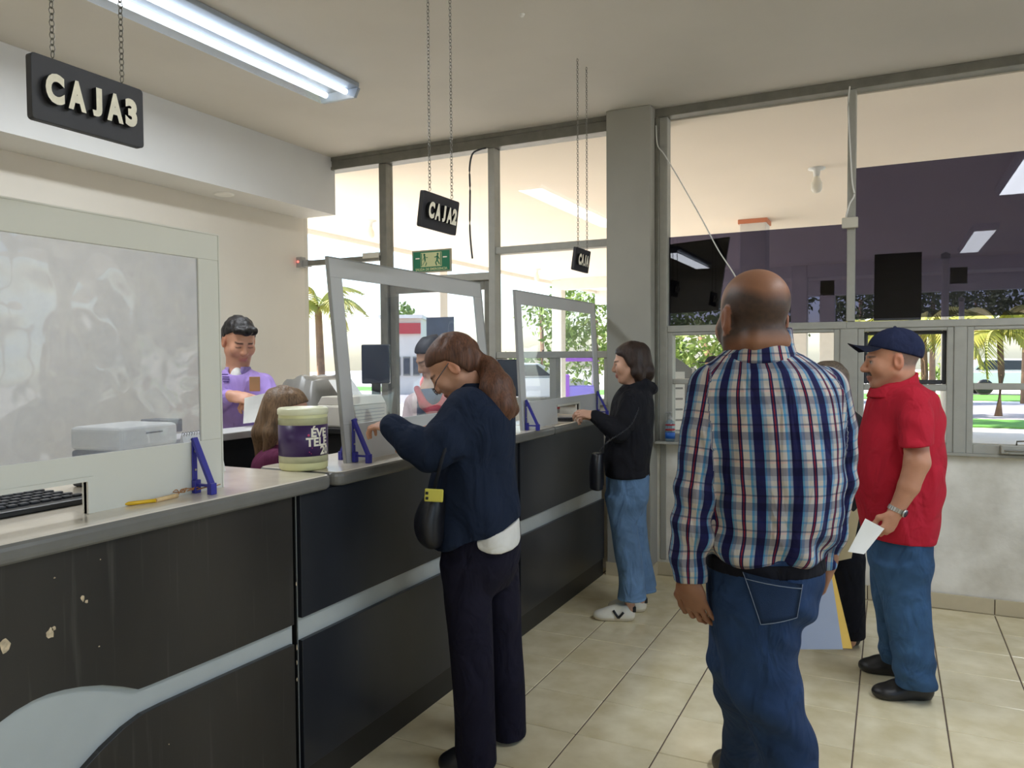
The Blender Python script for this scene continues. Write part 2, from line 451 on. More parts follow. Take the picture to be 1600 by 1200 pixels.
MB().box(XR+0.02, XR+0.1, 1.77, 1.8, 0.93, 2.75).build('frame_bar', M['alu'], w11)
# lower opening lights
def lower_unit(n, label, x0, x1, zr, mid=None, sash=False):
    w = window(n, label)
    fw = 0.035
    for (a, b_, c, d) in ((x0, x0+fw, 0.93, 1.665), (x1-fw, x1, 0.93, 1.665), (x0+fw, x1-fw, 1.645, 1.665), (x0+fw, x1-fw, 0.93, 0.985), (x0+fw, x1-fw, zr-0.018, zr+0.018)):
        frame_bar(w, a, b_, c, d, 'alu', YW-0.035)
    if mid: frame_bar(w, mid-0.025, mid+0.025, 0.985, 1.645, 'alu', YW-0.03)
    pane(w, x0+fw, x1-fw, 0.985, zr-0.018); pane(w, x0+fw, x1-fw, zr+0.018, 1.645)
    if sash:
        s = bpy.data.objects.new('sash', None); COL.objects.link(s); s.parent = w
        for (a, b_, c, d) in ((x0+fw, x0+fw+0.02, zr+0.02, 1.645), (x1-fw-0.022, x1-fw, zr+0.02, 1.645), (x0+fw+0.02, x1-fw-0.022, 1.625, 1.645), (x0+fw+0.02, x1-fw-0.022, zr+0.02, zr+0.045)):
            frame_bar(s, a, b_, c, d, 'dark_grey', YW+0.012, YW+0.05, 'sash_rail')
    return w
lower_unit(7, 'low window pair beside the pillar above the sanitizer bottle', 0.425, 1.50, 1.334, mid=1.02)
lower_unit(8, 'low opening window behind the man in the red polo', 1.60, 2.11, 1.309, sash=True)
lower_unit(9, 'low window with a crank operator on its sill', 2.175, 3.0, 1.319)
lower_unit(10, 'low window next to the side wall', 3.05, XR, 1.319)
frame_bar(None, 1.50, 1.60, 0.93, 1.665, 'alu', YW-0.04, name='trim_4')['kind'] = 'structure'
frame_bar(None, 2.11, 2.175, 0.93, 1.665, 'alu', YW-0.04, name='trim_5')['kind'] = 'structure'
struct('trim_6', MB().box(0.345, XR, YW-0.045, YW+0.06, 0.915, 0.932, bev=0.003).box(0.36, 0.56, YW-0.115, YW-0.04, 0.915, 0.932, bev=0.003), M['pillar'])

op = thing('window_operator', 'grey crank operator box on the window sill right of the red polo man', 'window crank', (2.42, YW-0.06, 0.97))
MB().box(-0.075, 0.075, -0.02, 0.03, -0.028, 0.022, bev=0.006).build('housing', M['alu'], op)
MB().box(-0.06, 0.06, -0.028, -0.02, -0.012, -0.004, bev=0.002).build('slot_bar', M['alu_dark'], op)
for sx in (-0.045, 0.05):
    MB().tube([(sx, -0.024, -0.02), (sx, -0.018, -0.02)], 0.005, 8).build('screw', M['metal'], op)
MB().tube([(0.0, 0, 0.02), (0.0, -0.02, 0.045), (0.06, -0.03, 0.05)], 0.005, 6).build('handle', M['alu_dark'], op)

# --- door-closing magnet bar across the glazed bay by the clerks
mg = thing('door_magnet', 'grey magnetic lock box with red light at the end of the rear wall', 'lock', (-2.73, YW-0.06, 2.32))
MB().box(-0.035, 0.035, -0.03, 0.03, -0.045, 0.045, bev=0.006).build('housing', M['grey_plastic'], mg)
M['red_led'] = emat('red_led', (1.0, 0.08, 0.06, 1), 4.0)
MB().lathe([(0.0001, 0.006), (0.008, 0.004), (0.009, 0)], (0, 0, 0), 12).build('indicator', M['red_led'], mg, xform=Matrix.Translation((0.0, -0.03, 0.005)) @ Matrix.Rotation(math.pi/2, 4, 'X'))
br = thing('push_bar', 'grey horizontal bar across the glazed bay beside the rear wall', 'bar', (-2.69, YW-0.05, 2.31))
MB().box(0, 0.78, -0.02, 0.03, -0.022, 0.022, bev=0.004).build('bar', M['alu_dark'], br)
MB().box(0.62, 0.78, -0.03, 0.035, 0.0, 0.045, bev=0.006).build('bracket', M['beige_plastic'], br)
MB().box(0.0, 0.05, -0.026, 0.03, -0.028, 0.028, bev=0.004).build('end_cap', M['grey_plastic'], br)

# --- loose cables on the window wall
def cable(name, label, pts, r, mat, n=6):
    P_ = [Vector(p) for p in pts]
    sm = []
    for i in range(len(P_)-1):
        p0 = P_[max(i-1, 0)]; p1 = P_[i]; p2 = P_[i+1]; p3 = P_[min(i+2, len(P_)-1)]
        for k in range(6):
            t = k/6.0
            sm.append(0.5*((2*p1)+(p2-p0)*t+(2*p0-5*p1+4*p2-p3)*t*t+(3*p1-p0-3*p2+p3)*t**3))
    sm.append(P_[-1])
    return tag(MB().tube(sm, r, n).build(name, mat, None), label, 'cable')
yy = YW-0.065
cable('cable', 'white cable hanging diagonally across the filmed pane beside the pillar', [(0.355, yy, 3.05), (0.365, yy, 2.92), (0.412, yy, 2.85), (0.52, yy, 2.66), (0.662, yy, 2.40), (0.77, yy, 2.19), (0.87, yy, 2.03), (0.99, yy, 1.80), (1.08, yy, 1.73), (1.19, yy, 1.69)], 0.0045, M['white_plastic'])
cable('cable', 'brown cable dangling beside the mullion above the exit sign', [(-0.935, yy, 3.06), (-0.99, yy, 3.055), (-1.05, yy, 3.03), (-1.075, yy, 2.93), (-1.073, yy, 2.76), (-1.078, yy, 2.5), (-1.07, yy, 2.36), (-1.058, yy, 2.25)], 0.007, M['dark_grey'])
cable('cable', 'thin white cable running down the mullion into the junction box', [(1.545, yy, 3.12), (1.537, yy, 3.0), (1.55, yy, 2.75), (1.563, yy, 2.55), (1.575, yy, 2.47), (1.55, yy, 2.42), (1.53, yy, 2.34)], 0.005, M['white_plastic'])
jb = tag(MB().box(1.508, 1.598, YW-0.085, YW-0.045, 2.272, 2.335, bev=0.005).build('junction_box', M['beige_plastic'], None), 'beige cable junction box on the mullion between the filmed panes', 'box')

# --- notices stuck outside the filmed glass
M['notice'] = pmat('black_notice_back', srgb(70, 68, 78), 0.8, var=0.15, scale=14)
for (x0, x1, z0, z1, lb) in ((1.687, 1.942, 1.712, 2.114, 'large black rectangular notice stuck behind the purple film'), (2.089, 2.177, 1.917, 2.012, 'small black square notice stuck behind the purple film')):
    n_ = thing('notice', lb, 'notice', ((x0+x1)/2, YW+0.017, z0))
    MB().box(-(x1-x0)/2, (x1-x0)/2, 0, 0.002, 0, z1-z0).build('sheet', M['notice'], n_)
    if x1-x0 > 0.2:
        for (a, b_, h, w_) in ((-0.09, 0.085, 0.30, 0.012), (-0.10, 0.10, 0.25, 0.03), (-0.04, 0.08, 0.19, 0.03), (-0.09, -0.05, 0.145, 0.03), (-0.07, 0.07, 0.10, 0.012), (-0.06, 0.10, 0.06, 0.012)):
            MB().box(a, b_, -0.0012, 0, h-w_/2, h+w_/2).build('print_block', M['black'], n_)
# dark screen outside, seen through the film beside the pillar
tv = thing('dark_panel', 'dark flat panel fixed outside behind the filmed pane by the pillar', 'panel', (0.60, YW+0.03, 2.02))
MB().prism([(-0.175, -0.224), (0.149, -0.213), (0.222, 0.268), (-0.175, 0.246)], 0, 0.03, axis='y', bev=0.003).build('board', M['black'], tv)
MB().box(-0.16, 0.14, 0.03, 0.05, -0.02, 0.02).build('fixing_bar', M['dark_grey'], tv)

# --- ceiling lights
def fixture(x, y, L, label, watt=36.0):
    t = thing('fluorescent_light', label, 'light', (x, y, ZC), 0, 'twin-tube fluorescent ceiling lights')
    w = 0.155
    MB().box(-w, w, -L/2, L/2, -0.028, -0.001, bev=0.004).build('housing', M['lamp_white'], t)
    for s in (-1, 1):
        MB().tube([(s*0.075, -L/2+0.03, -0.05), (s*0.075, L/2-0.03, -0.05)], 0.017, 12).build('tube', M['tube'], t)
        MB().prism([(-w, -0.03), (-w+0.03, -0.085), (w-0.03, -0.085), (w, -0.03)], s*L/2-0.012, s*L/2+0.012, axis='y', bev=0.003).build('end_cap', M['lamp_white'], t)
    c = MB()
    prof = [(-w, -0.03), (-w+0.03, -0.085), (w-0.03, -0.085), (w, -0.03)]
    for i in range(3):
        (xa, za), (xb, zb) = prof[i], prof[i+1]
        nx, nz_ = (zb-za), -(xb-xa); ln = math.hypot(nx, nz_); nx, nz_ = nx/ln*0.003, nz_/ln*0.003
        c.prism([(xa, za), (xb, zb), (xb+nx, zb+nz_), (xa+nx, za+nz_)], -L/2+0.012, L/2-0.012, axis='y')
    c.build('diffuser', M['cover'], t)
    al = bpy.data.lights.new('tube_light', 'AREA'); al.shape = 'RECTANGLE'; al.size = 0.24; al.size_y = L-0.1; al.energy = watt; al.color = (0.90, 0.95, 1.0)
    lo_ = bpy.data.objects.new('tube_light', al); COL.objects.link(lo_); lo_.parent = t; lo_.location = (0, 0, -0.092)
    return t
fixture(-1.265, -0.22, 2.44, 'glowing twin-tube fluorescent light above the CAJA 3 cashier area')
fixture(-1.265, -5.3, 2.44, 'glowing fluorescent light on the ceiling above the far end of the counter', 20.0)
fixture(2.85, -0.3, 2.44, 'glowing fluorescent light on the ceiling above the queue')
fixture(2.85, -5.15, 2.44, 'glowing fluorescent light on the ceiling behind the queue', 20.0)
hk = tag(MB().lathe([(0.0001, -0.012), (0.008, -0.012), (0.012, -0.004), (0.014, 0)], (0, 0, 0), 12).build('ceiling_hook', M['white_plastic'], None), 'tiny white hook screwed into the bare ceiling', 'hook')
hk.location = atz(816, 22, ZC)

# --- emergency exit sign
def text_mesh(s, size, extrude=0.0, offset=0.0, align='LEFT', bevel=0.0):
    cu = bpy.data.curves.new('txt', 'FONT')
    cu.body = s; cu.size = size; cu.extrude = extrude; cu.offset = offset; cu.align_x = align; cu.resolution_u = 4
    o = bpy.data.objects.new('txt', cu); COL.objects.link(o)
    bpy.context.view_layer.update()
    dg = bpy.context.evaluated_depsgraph_get()
    me = bpy.data.meshes.new_from_object(o.evaluated_get(dg))
    bpy.data.objects.remove(o); bpy.data.curves.remove(cu)
    return me
def text_obj(s, size, mat, parent, mw, extrude=0.0, offset=0.0, align='LEFT', name='lettering', sx=1.0):
    me = text_mesh(s, size, extrude, offset, align)
    me.transform(mw @ Matrix.Diagonal((sx, 1, 1, 1)))
    return link(name, me, parent, mat)
M['exit_frame'] = pmat('sign_frame', srgb(156, 150, 128), 0.6)
M['exit_green'] = pmat('exit_green', srgb(24, 110, 78), 0.5)
M['exit_pale'] = pmat('photoluminescent_pale', srgb(196, 200, 150), 0.6)
ex = thing('exit_sign', 'green emergency exit sign with two running figures above the glass door', 'sign', (-1.43, YW-0.045, 2.168))
MB().box(-0.178, 0.178, -0.006, 0.006, 0, 0.176, bev=0.002).build('board', M['exit_frame'], ex)
MB().box(-0.165, 0.165, -0.0085, -0.006, 0.012, 0.164).build('green_field', M['exit_green'], ex)
MB().box(-0.095, 0.095, -0.0105, -0.0085, 0.045, 0.155).build('pale_field', M['exit_pale'], ex)
for s in (-1, 1):
    fg = MB()
    cx_ = s*0.055
    fg.lathe([(0.0001, 0), (0.0085, 0), (0.0085, 0.002), (0.0001, 0.002)], (0, 0, 0), 12)
    fg.bm.transform(Matrix.Translation((cx_+s*0.006, -0.0105, 0.139)) @ Matrix.Rotation(math.pi/2, 4, 'X'))
    def limb(pts, r):
        for a, b_ in zip(pts[:-1], pts[1:]):
            d = Vector((b_[0]-a[0], 0, b_[1]-a[1])); n_ = Vector((-d.z, 0, d.x)).normalized()*r
            q = [(cx_+s*a[0]+n_.x, a[1]+n_.z), (cx_+s*b_[0]+n_.x, b_[1]+n_.z), (cx_+s*b_[0]-n_.x, b_[1]-n_.z), (cx_+s*a[0]-n_.x, a[1]-n_.z)]
            fg.prism(q, -0.0125, -0.0105, axis='y')
    limb([(0.004, 0.130), (0.0, 0.092)], 0.0065)
    limb([(0.0, 0.092), (-0.014, 0.075), (-0.004, 0.052)], 0.0042)
    limb([(0.0, 0.092), (0.014, 0.072), (0.022, 0.06)], 0.0042)
    limb([(0.003, 0.126), (-0.016, 0.115), (-0.024, 0.118)], 0.0032)
    limb([(0.003, 0.126), (0.016, 0.108), (0.022, 0.097)], 0.0032)
    fg.build('running_figure', M['exit_green'], ex)
    MB().box(s*0.125-0.018, s*0.125+0.018, -0.0105, -0.0085, 0.108, 0.118).build('arrow', M['letter_white'], ex)
    MB().box(s*0.088-0.003, s*0.088+0.003, -0.0125, -0.0105, 0.05, 0.15).build('door_mark', M['exit_green'], ex)
text_obj('SALIDA DE EMERGENCIA', 0.026, M['exit_pale'], ex, Matrix.Translation((0, -0.009, 0.018)) @ Matrix.Rotation(math.pi/2, 4, 'X'), 0.0004, 0.0006, 'CENTER')
# ------------------------------------------------------------------ service counter
ZT = 1.105
def two_tone(o, thr=0.9):
    me = o.data
    for pl in me.polygons:
        pl.material_index = 0 if pl.normal.z > thr else 1
    return o
def round_poly(x0, x1, y0, y1, r, n=6, corners=(1, 1, 1, 1)):
    pts = []
    for (cx_, cy_, a0, on) in ((x1-r, y0+r, -90, corners[0]), (x1-r, y1-r, 0, corners[1]), (x0+r, y1-r, 90, corners[2]), (x0+r, y0+r, 180, corners[3])):
        if on:
            for k in range(n+1):
                a = math.radians(a0+90*k/n); pts.append((cx_+r*math.cos(a), cy_+r*math.sin(a)))
        else:
            a = math.radians(a0+45); pts.append((cx_+r*math.copysign(1, math.cos(a)), cy_+r*math.copysign(1, math.sin(a))))
    return pts
def slab(name, label, x0, x1, y0, y1, corners):
    mb = MB(); pts = round_poly(x0, x1, y0, y1, 0.045, 6, corners)
    bm = bmesh.new()
    v = [bm.verts.new((px_, py_, 1.055)) for px_, py_ in pts]
    fc = bm.faces.new(v)
    r = bmesh.ops.extrude_face_region(bm, geom=[fc])
    for e in r['geom']:
        if isinstance(e, bmesh.types.BMVert): e.co.z = ZT
    hor = [e for e in bm.edges if abs(e.verts[0].co.z-e.verts[1].co.z) < 1e-6]
    bmesh.ops.bevel(bm, geom=hor, offset=0.016, segments=3, profile=0.5, affect='EDGES')
    mb.merge(bm)
    o = mb.build(name, [M['top_lam'], M['top_edge']], None)
    two_tone(o, 0.95)
    return tag(o, label, 'worktop', 'counter worktops')
slab('worktop', 'cream laminate worktop with grey bullnose edge under the CAJA 3 sign', -0.62, 0.052, -3.2, -0.705, (0, 1, 0, 0))
slab('worktop', 'cream laminate worktop the woman in the navy blazer leans on', -0.34, 0.05, -0.685, 1.255, (1, 0, 0, 1))
slab('worktop', 'cream laminate worktop in front of the girl in the black hoodie', -0.34, 0.05, 1.262, 2.185, (0, 0, 0, 0))

def cabinet(label, y0, y1, up, lo, mat, xback=-0.30, tagx='counter cabinets'):
    t = thing('counter_cabinet', label, 'counter', (0, y0, 0), 0, tagx)
    L = y1-y0
    g = 0.008
    MB().box(xback, 0.0, 0.004, L-0.004, 0.05, 1.053).build('carcass', M['plinth'], t)
    MB().box(0.0, 0.004, g, L-g, 0.06, 1.053).build('grey_band', M['grey_lam'], t)
    MB().box(-0.02, 0.012, g, L-g, 0.0, 0.115, bev=0.002).build('plinth_board', M['plinth'], t)
    MB().prism([(y-y0, z) for y, z in up], 0.004, 0.022, axis='x', bev=0.0015).build('upper_panel', mat, t)
    MB().prism([(y-y0, z) for y, z in lo], 0.004, 0.022, axis='x', bev=0.0015).build('lower_panel', mat, t)
    return t
wave_up = [(-0.888, 0.628), (-1.20, 0.634), (-1.44, 0.641), (-1.475, 0.643), (-1.52, 0.668), (-1.576, 0.694), (-1.63, 0.711), (-1.675, 0.721), (-1.715, 0.726), (-1.751, 0.725), (-1.79, 0.718), (-1.822, 0.707), (-1.90, 0.67), (-1.98, 0.60), (-2.05, 0.50), (-2.08, 0.40)]
wave_lo = [(-0.888, 0.562), (-1.20, 0.570), (-1.40, 0.574), (-1.466, 0.573), (-1.52, 0.56), (-1.58, 0.535), (-1.63, 0.507), (-1.68, 0.465), (-1.73, 0.41), (-1.78, 0.34), (-1.85, 0.26), (-1.95, 0.20)]
c1 = cabinet('black laminate counter with a pale grey wave motif and chipped edges', -3.2, -0.872,
        [(-3.19, 1.053), (-0.888, 1.053)] + wave_up + [(-3.19, 0.40)], [(-3.19, 0.12), (-3.19, 0.20)] + wave_lo[::-1] + [(-0.888, 0.12)], M['black_lam'], -0.58)
cabinet('black laminate counter with a grey band behind the woman in the navy blazer', -0.858, 0.826,
        [(-0.85, 1.053), (0.818, 1.053), (0.818, 0.633), (-0.85, 0.638)], [(-0.85, 0.12), (-0.85, 0.562), (0.818, 0.553), (0.818, 0.12)], M['navy_lam'])
cabinet('black laminate counter with a grey band at the pillar end beside the girl', 0.838, 2.19,
        [(0.846, 1.053), (2.18, 1.053), (2.18, 0.622), (0.846, 0.633)], [(0.846, 0.12), (0.846, 0.55), (2.18, 0.53), (2.18, 0.12)], M['navy_lam'])
rng = random.Random(3)
def chip(px_, py_, w, h):
    p = atx(px_, py_, 0.0222)
    pts = []
    for k in range(9):
        a = 2*math.pi*k/9; r = rng.uniform(0.55, 1.0)
        pts.append((p.y+3.2+math.cos(a)*w/2*r, p.z+math.sin(a)*h/2*r))
    MB().prism(pts, 0.0215, 0.0228, axis='x').build('chip', M['chip'], c1)
for q in ((129, 935, .014, .020), (135, 940, .010, .010), (78, 990, .022, .035), (84, 982, .012, .012), (8, 1008, .026, .05), (463, 912, .006, .016), (464, 1012, .006, .022), (464, 1035, .006, .02), (464, 1062, .006, .015), (85, 903, .006, .005), (157, 874, .004, .004), (155, 1010, .005, .004), (264, 1163, .004, .004)):
    chip(*q)

# ------------------------------------------------------------------ protective screens on the counter
def bracket(parent, y, x, zb, sgn=1, h=0.165, dx=0.075):
    """blue steel triangle, foot on the worktop, upright against the sheet"""
    w = 0.009
    mb = MB()
    mb.box(x if sgn > 0 else x-0.004, x+0.004 if sgn > 0 else x, y-w, y+w, zb, zb+h, bev=0.001, seg=1)
    a = (x+sgn*0.002, zb+h); b_ = (x+sgn*dx, zb+0.022)
    n = Vector((-(b_[1]-a[1]), b_[0]-a[0])).normalized()*0.005
    mb.prism([(a[0]+n.x, a[1]+n.y), (b_[0]+n.x, b_[1]+n.y), (b_[0]-n.x, b_[1]-n.y), (a[0]-n.x, a[1]-n.y)], y-w, y+w, axis='y')
    mb.box(min(x, x+sgn*dx), max(x, x+sgn*dx), y-w*0.6, y+w*0.6, zb+0.022, zb+0.029)
    mb.box(min(x+sgn*(dx-0.012), x+sgn*(dx+0.006)), max(x+sgn*(dx-0.012), x+sgn*(dx+0.006)), y-w-0.002, y+w+0.002, zb, zb+0.034, bev=0.002)
    mb.box(min(x, x+sgn*0.016), max(x, x+sgn*0.016), y-w-0.002, y+w+0.002, zb, zb+0.04, bev=0.002)
    o = mb.build('bracket', M['blue'], parent)
    for zz in (0.07, 0.125):
        MB().tube([(x+sgn*0.004, y, zb+zz), (x+sgn*0.008, y, zb+zz)], 0.0035, 8).build('screw', M['metal'], o)
    return o
def screen(label, x, y0, y1, zlow, ztop, rail, lean, board, pmt, slot=None, br=()):
    """sheet of clear plastic in a white board frame standing on the worktop; the root lies on the worktop"""
    t = thing('counter_screen', label, 'screen', (x, y0, ZT), 0, 'protective counter screens')
    L = y1-y0; H = ztop-ZT; zl = zlow-ZT; th = 0.005
    sh = Matrix(((1, 0, -lean/H, 0), (0, 1, 0, 0), (0, 0, 1, 0), (0, 0, 0, 1)))
    def part(name, mb, mat): return mb.build(name, mat, t, xform=sh)
    part('top_rail', MB().box(-th, th, 0, L, H-rail, H, bev=0.0015, seg=1), board)
    part('stile', MB().box(-th, th, 0, rail, zl, H-rail, bev=0.0015, seg=1), board)
    part('stile', MB().box(-th, th, L-rail, L, zl, H-rail, bev=0.0015, seg=1), board)
    if slot:
        s0, s1, sz = slot
        lb = MB().prism([(0, 0), (s0, 0), (s0, sz), (s1, sz), (s1, 0), (L, 0), (L, zl), (0, zl)], -th, th, axis='x')
        part('lower_board', lb, board)
        part('slot_edge', MB().box(-0.012, 0.012, s0-0.004, s1+0.018, sz, sz+0.012).box(-0.012, 0.012, s1, s1+0.018, 0.0005, sz), M['white_board'])
    else:
        part('lower_board', MB().box(-th, th, 0, L, 0.0005, zl, bev=0.0015, seg=1), board)
    part('clear_sheet', MB().box(-0.0015, 0.0015, rail-0.004, L-rail+0.004, zl-0.004, H-rail+0.004), pmt)
    part('edge_strip', MB().box(-th-0.002, th+0.002, -0.004, 0.001, 0, H).box(-th-0.002, th+0.002, L-0.001, L+0.004, 0, H).box(-th-0.002, th+0.002, -0.004, L+0.004, H-0.001, H+0.004), M['grey_plastic'] if lean else M['white_board'])
    for (yb, sg) in br: bracket(t, yb-y0, sg*0.007, 0.0, sg)
    return t
screen('scuffed hazy plastic screen in a white frame under the CAJA 3 sign', -0.10, -2.35, -1.07, 1.258, 1.888, 0.078, 0.0, M['white_board'], M['plexi_hazy'], slot=(0.42, 0.825, 0.085), br=((-1.18, 1), (-2.25, 1)))
screen('clear plastic screen facing the woman in the navy blazer', -0.085, -0.475, 0.745, 1.25, 1.893, 0.075, 0.075, M['grey_board'], M['plexi'], slot=(0.46, 0.70, 0.085), br=((-0.435, 1), (0.70, 1), (-0.40, -1)))
screen('clear plastic screen facing the girl in the black hoodie', -0.02, 0.955, 2.21, 1.255, 1.868, 0.072, 0.04, M['grey_board'], M['plexi'], slot=(0.50, 0.85, 0.10), br=((0.995, 1), (2.14, 1)))

# ------------------------------------------------------------------ hanging signs
def sign(text, y0, y1, z0, z1, tilt, label, offs):
    W = y1-y0; H = z1-z0
    t = thing('hanging_sign', label, 'sign', (0.2, (y0+y1)/2, z1), 0, 'black hanging cashier signs')
    rot = Matrix.Rotation(tilt, 4, 'Y')
    th = 0.009
    pts = round_poly(-W/2, W/2, -H, 0, 0.008, 3)
    MB().prism(pts, -th, th, axis='x', bev=0.0015).build('board', M['sign_black'], t, xform=rot)
    size = 0.088
    x = 0
    for ch, yc in zip(text, offs):
        me = text_mesh(ch, size, 0.007, 0.0052, 'CENTER')
        co = np.empty(len(me.vertices)*3); me.vertices.foreach_get('co', co); co = co.reshape(-1, 3)
        co[:, 1] = (co[:, 1]-co[:, 1].min())/np.ptp(co[:, 1])*0.064; co[:, 0] -= (co[:, 0].min()+co[:, 0].max())/2
        co[:, 0] *= min(1.0, 0.056/np.ptp(co[:, 0])); me.vertices.foreach_set('co', co.ravel())
        # letters stand proud of the board, black sides and pale fronts
        mw = Matrix.Translation((th+0.009, -W/2+yc*W, -H*0.5-0.031)) @ Matrix(((0, 0, 1, 0), (1, 0, 0, 0), (0, 1, 0, 0), (0, 0, 0, 1)))
        me.transform(mw @ Matrix.Diagonal((0.72, 0.98, 1, 1)))
        o = link('letter', me, t)
        me.materials.clear(); me.materials.append(M['letter_white']); me.materials.append(M['black'])
        for pl in me.polygons: pl.material_index = 0 if pl.normal.x > 0.9 else 1
        me.transform(rot)
    for yy_ in (-W*0.30, W*0.32):
        mb = MB(); z = 0.004; k = 0
        ztop_ = ZC-z1
        while z < ztop_-0.006:
            mb.torus((0, yy_, z+0.008), 0.0055, 0.0014, (1, 0, 0) if k % 2 else (0, 1, 0), (0, 0, 1), 8, 4)
            z += 0.0128; k += 1
        mb.build('chain', M['chain'], t)
    return t
sign('CAJA3', -1.832, -1.57, 1.999, 2.134, 0.0, 'nearly flat-on black hanging sign reading CAJA 3', (0.15, 0.335, 0.51, 0.675, 0.83))
sign('CAJA2', -0.36, -0.095, 2.0, 2.135, 0.14, 'black hanging sign reading CAJA 2 above the woman in the navy blazer', (0.16, 0.335, 0.50, 0.66, 0.80))
sign('CAJA', 1.20, 1.43, 1.99, 2.118, 0.14, 'small-looking black hanging CAJA sign over the counter by the girl', (0.16, 0.335, 0.50, 0.66, 0.80))

# ------------------------------------------------------------------ collection tub on the counter
M['tub'] = pmat('cloudy_yellow_plastic', srgb(214, 212, 160), 0.4, var=0.05, scale=10)
M['tub_lid'] = pmat('lid_plastic', srgb(222, 222, 190), 0.3, var=0.04)
M['tape'] = pmat('clear_tape_over_plastic', srgb(186, 186, 150), 0.25, var=0.08, scale=30)
M['tub_label'] = pmat('purple_label', srgb(56, 32, 84), 0.35, var=0.12, scale=6)
RT = 0.0865
bx_, by_ = -0.138, -0.648
tub = thing('collection_tub', 'pale yellow plastic tub with a purple label and white lettering on the counter', 'tub', (bx_, by_, ZT+0.0005))
MB().lathe([(0.0001, 0), (RT-0.006, 0), (RT-0.001, 0.006), (RT, 0.02), (RT, 0.205), (RT-0.002, 0.214), (0.0001, 0.214)], n=48).build('body', M['tub'], tub)
MB().lathe([(RT+0.001, 0.199), (RT+0.0035, 0.201), (RT+0.0035, 0.218), (RT-0.002, 0.223), (RT-0.012, 0.223), (RT-0.016, 0.218), (0.0001, 0.217)], n=48).build('lid', M['tub_lid'], tub)
MB().lathe([(RT+0.0004, 0.052), (RT+0.0012, 0.052), (RT+0.0012, 0.163), (RT+0.0004, 0.163)], n=48).build('label', M['tub_label'], tub)
MB().lathe([(RT+0.0004, 0.028), (RT+0.001, 0.028), (RT+0.001, 0.052)], n=48).build('tape', M['tape'], tub)
MB().lathe([(RT+0.0004, 0.163), (RT+0.001, 0.163), (RT+0.001, 0.188)], n=48).build('tape', M['tape'], tub)
acam = math.atan2(CAM.y-by_, CAM.x-bx_)
def wrap_text(s, size, u_right, z, mat, name='lettering', ang0=0.0, sx=1.0):
    """text wrapped on the tub; its right end at arc position u_right from the side facing the hall"""
    me = text_mesh(s, size, 0.0, 0.0016, 'RIGHT')
    bm = bmesh.new(); bm.from_mesh(me)
    bmesh.ops.triangulate(bm, faces=bm.faces[:])
    bmesh.ops.subdivide_edges(bm, edges=[e for e in bm.edges if e.calc_length() > 0.01], cuts=2)
    for v in bm.verts:
        a = acam + (v.co.x*sx+u_right)/RT
        r = RT+0.0022
        v.co = Vector((r*math.cos(a), r*math.sin(a), z+v.co.y))
    bm.to_mesh(me); bm.free()
    return link(name, me, tub, mat)
wrap_text('ÉVE', 0.042, 0.093, 0.122, M['letter_white'])
wrap_text('TELE', 0.042, 0.097, 0.089, M['letter_white'])
wrap_text('20', 0.042, 0.104, 0.058, M['letter_white'])
M['pink'] = pmat('pink_print', srgb(196, 60, 110), 0.5)
for (u, z, r) in ((0.018, 0.128, 0.0045), (0.02, 0.068, 0.002), (0.03, 0.082, 0.0016), (0.026, 0.062, 0.0014)):
    a = acam+u/RT
    MB().lathe([(0.0001, 0.0006), (r, 0.0004), (r, 0)], n=10).build('print_dot', M['pink'], tub, xform=Matrix.Translation((math.cos(a)*(RT+0.0015), math.sin(a)*(RT+0.0015), z)) @ Matrix.Rotation(a, 4, 'Z') @ Matrix.Rotation(math.pi/2, 4, 'Y'))

# ------------------------------------------------------------------ pen on a string
M['yellow'] = pmat('yellow_plastic', srgb(226, 180, 30), 0.4)
M['string'] = pmat('brown_string', srgb(176, 122, 70), 0.8)
pa = atz(192, 788, ZT+0.006); pb = atz(243, 782, ZT+0.006); pc = atz(277, 774, ZT+0.006)
pen = thing('pen', 'yellow pen tied with brown string on the worktop', 'pen', pa)
o_ = pa
MB().tube([Vector((0, 0, 0)), (pb-pa)*0.18, pb-pa], [0.0012, 0.0055, 0.0055], 10).build('barrel', M['yellow'], pen)
MB().tube([pb-pa, pc-pa], 0.0062, 10).build('tape_grip', pmat('tape_grip', srgb(222, 190, 140), 0.7, var=0.1, scale=60), pen)
kn = [pc-pa]
rngk = random.Random(8)
tgt = atz(335, 765, ZT+0.004)-pa
for k in range(26):
    f_ = k/25
    base = (pc-pa)*(1-f_)+tgt*f_
    kn.append(Vector((base.x+rngk.uniform(-0.022, 0.022), base.y+rngk.uniform(-0.018, 0.018), 0.002+abs(math.sin(k*1.3))*0.012)))
def smooth_path(P_, n=4):
    sm = []
    for i in range(len(P_)-1):
        p0 = P_[max(i-1, 0)]; p1 = P_[i]; p2 = P_[i+1]; p3 = P_[min(i+2, len(P_)-1)]
        for k in range(n):
            t = k/n
            sm.append(0.5*((2*p1)+(p2-p0)*t+(2*p0-5*p1+4*p2-p3)*t*t+(3*p1-p0-3*p2+p3)*t**3))
    sm.append(P_[-1]); return sm
MB().tube(smooth_path(kn), 0.0014, 5).build('string', M['string'], pen)

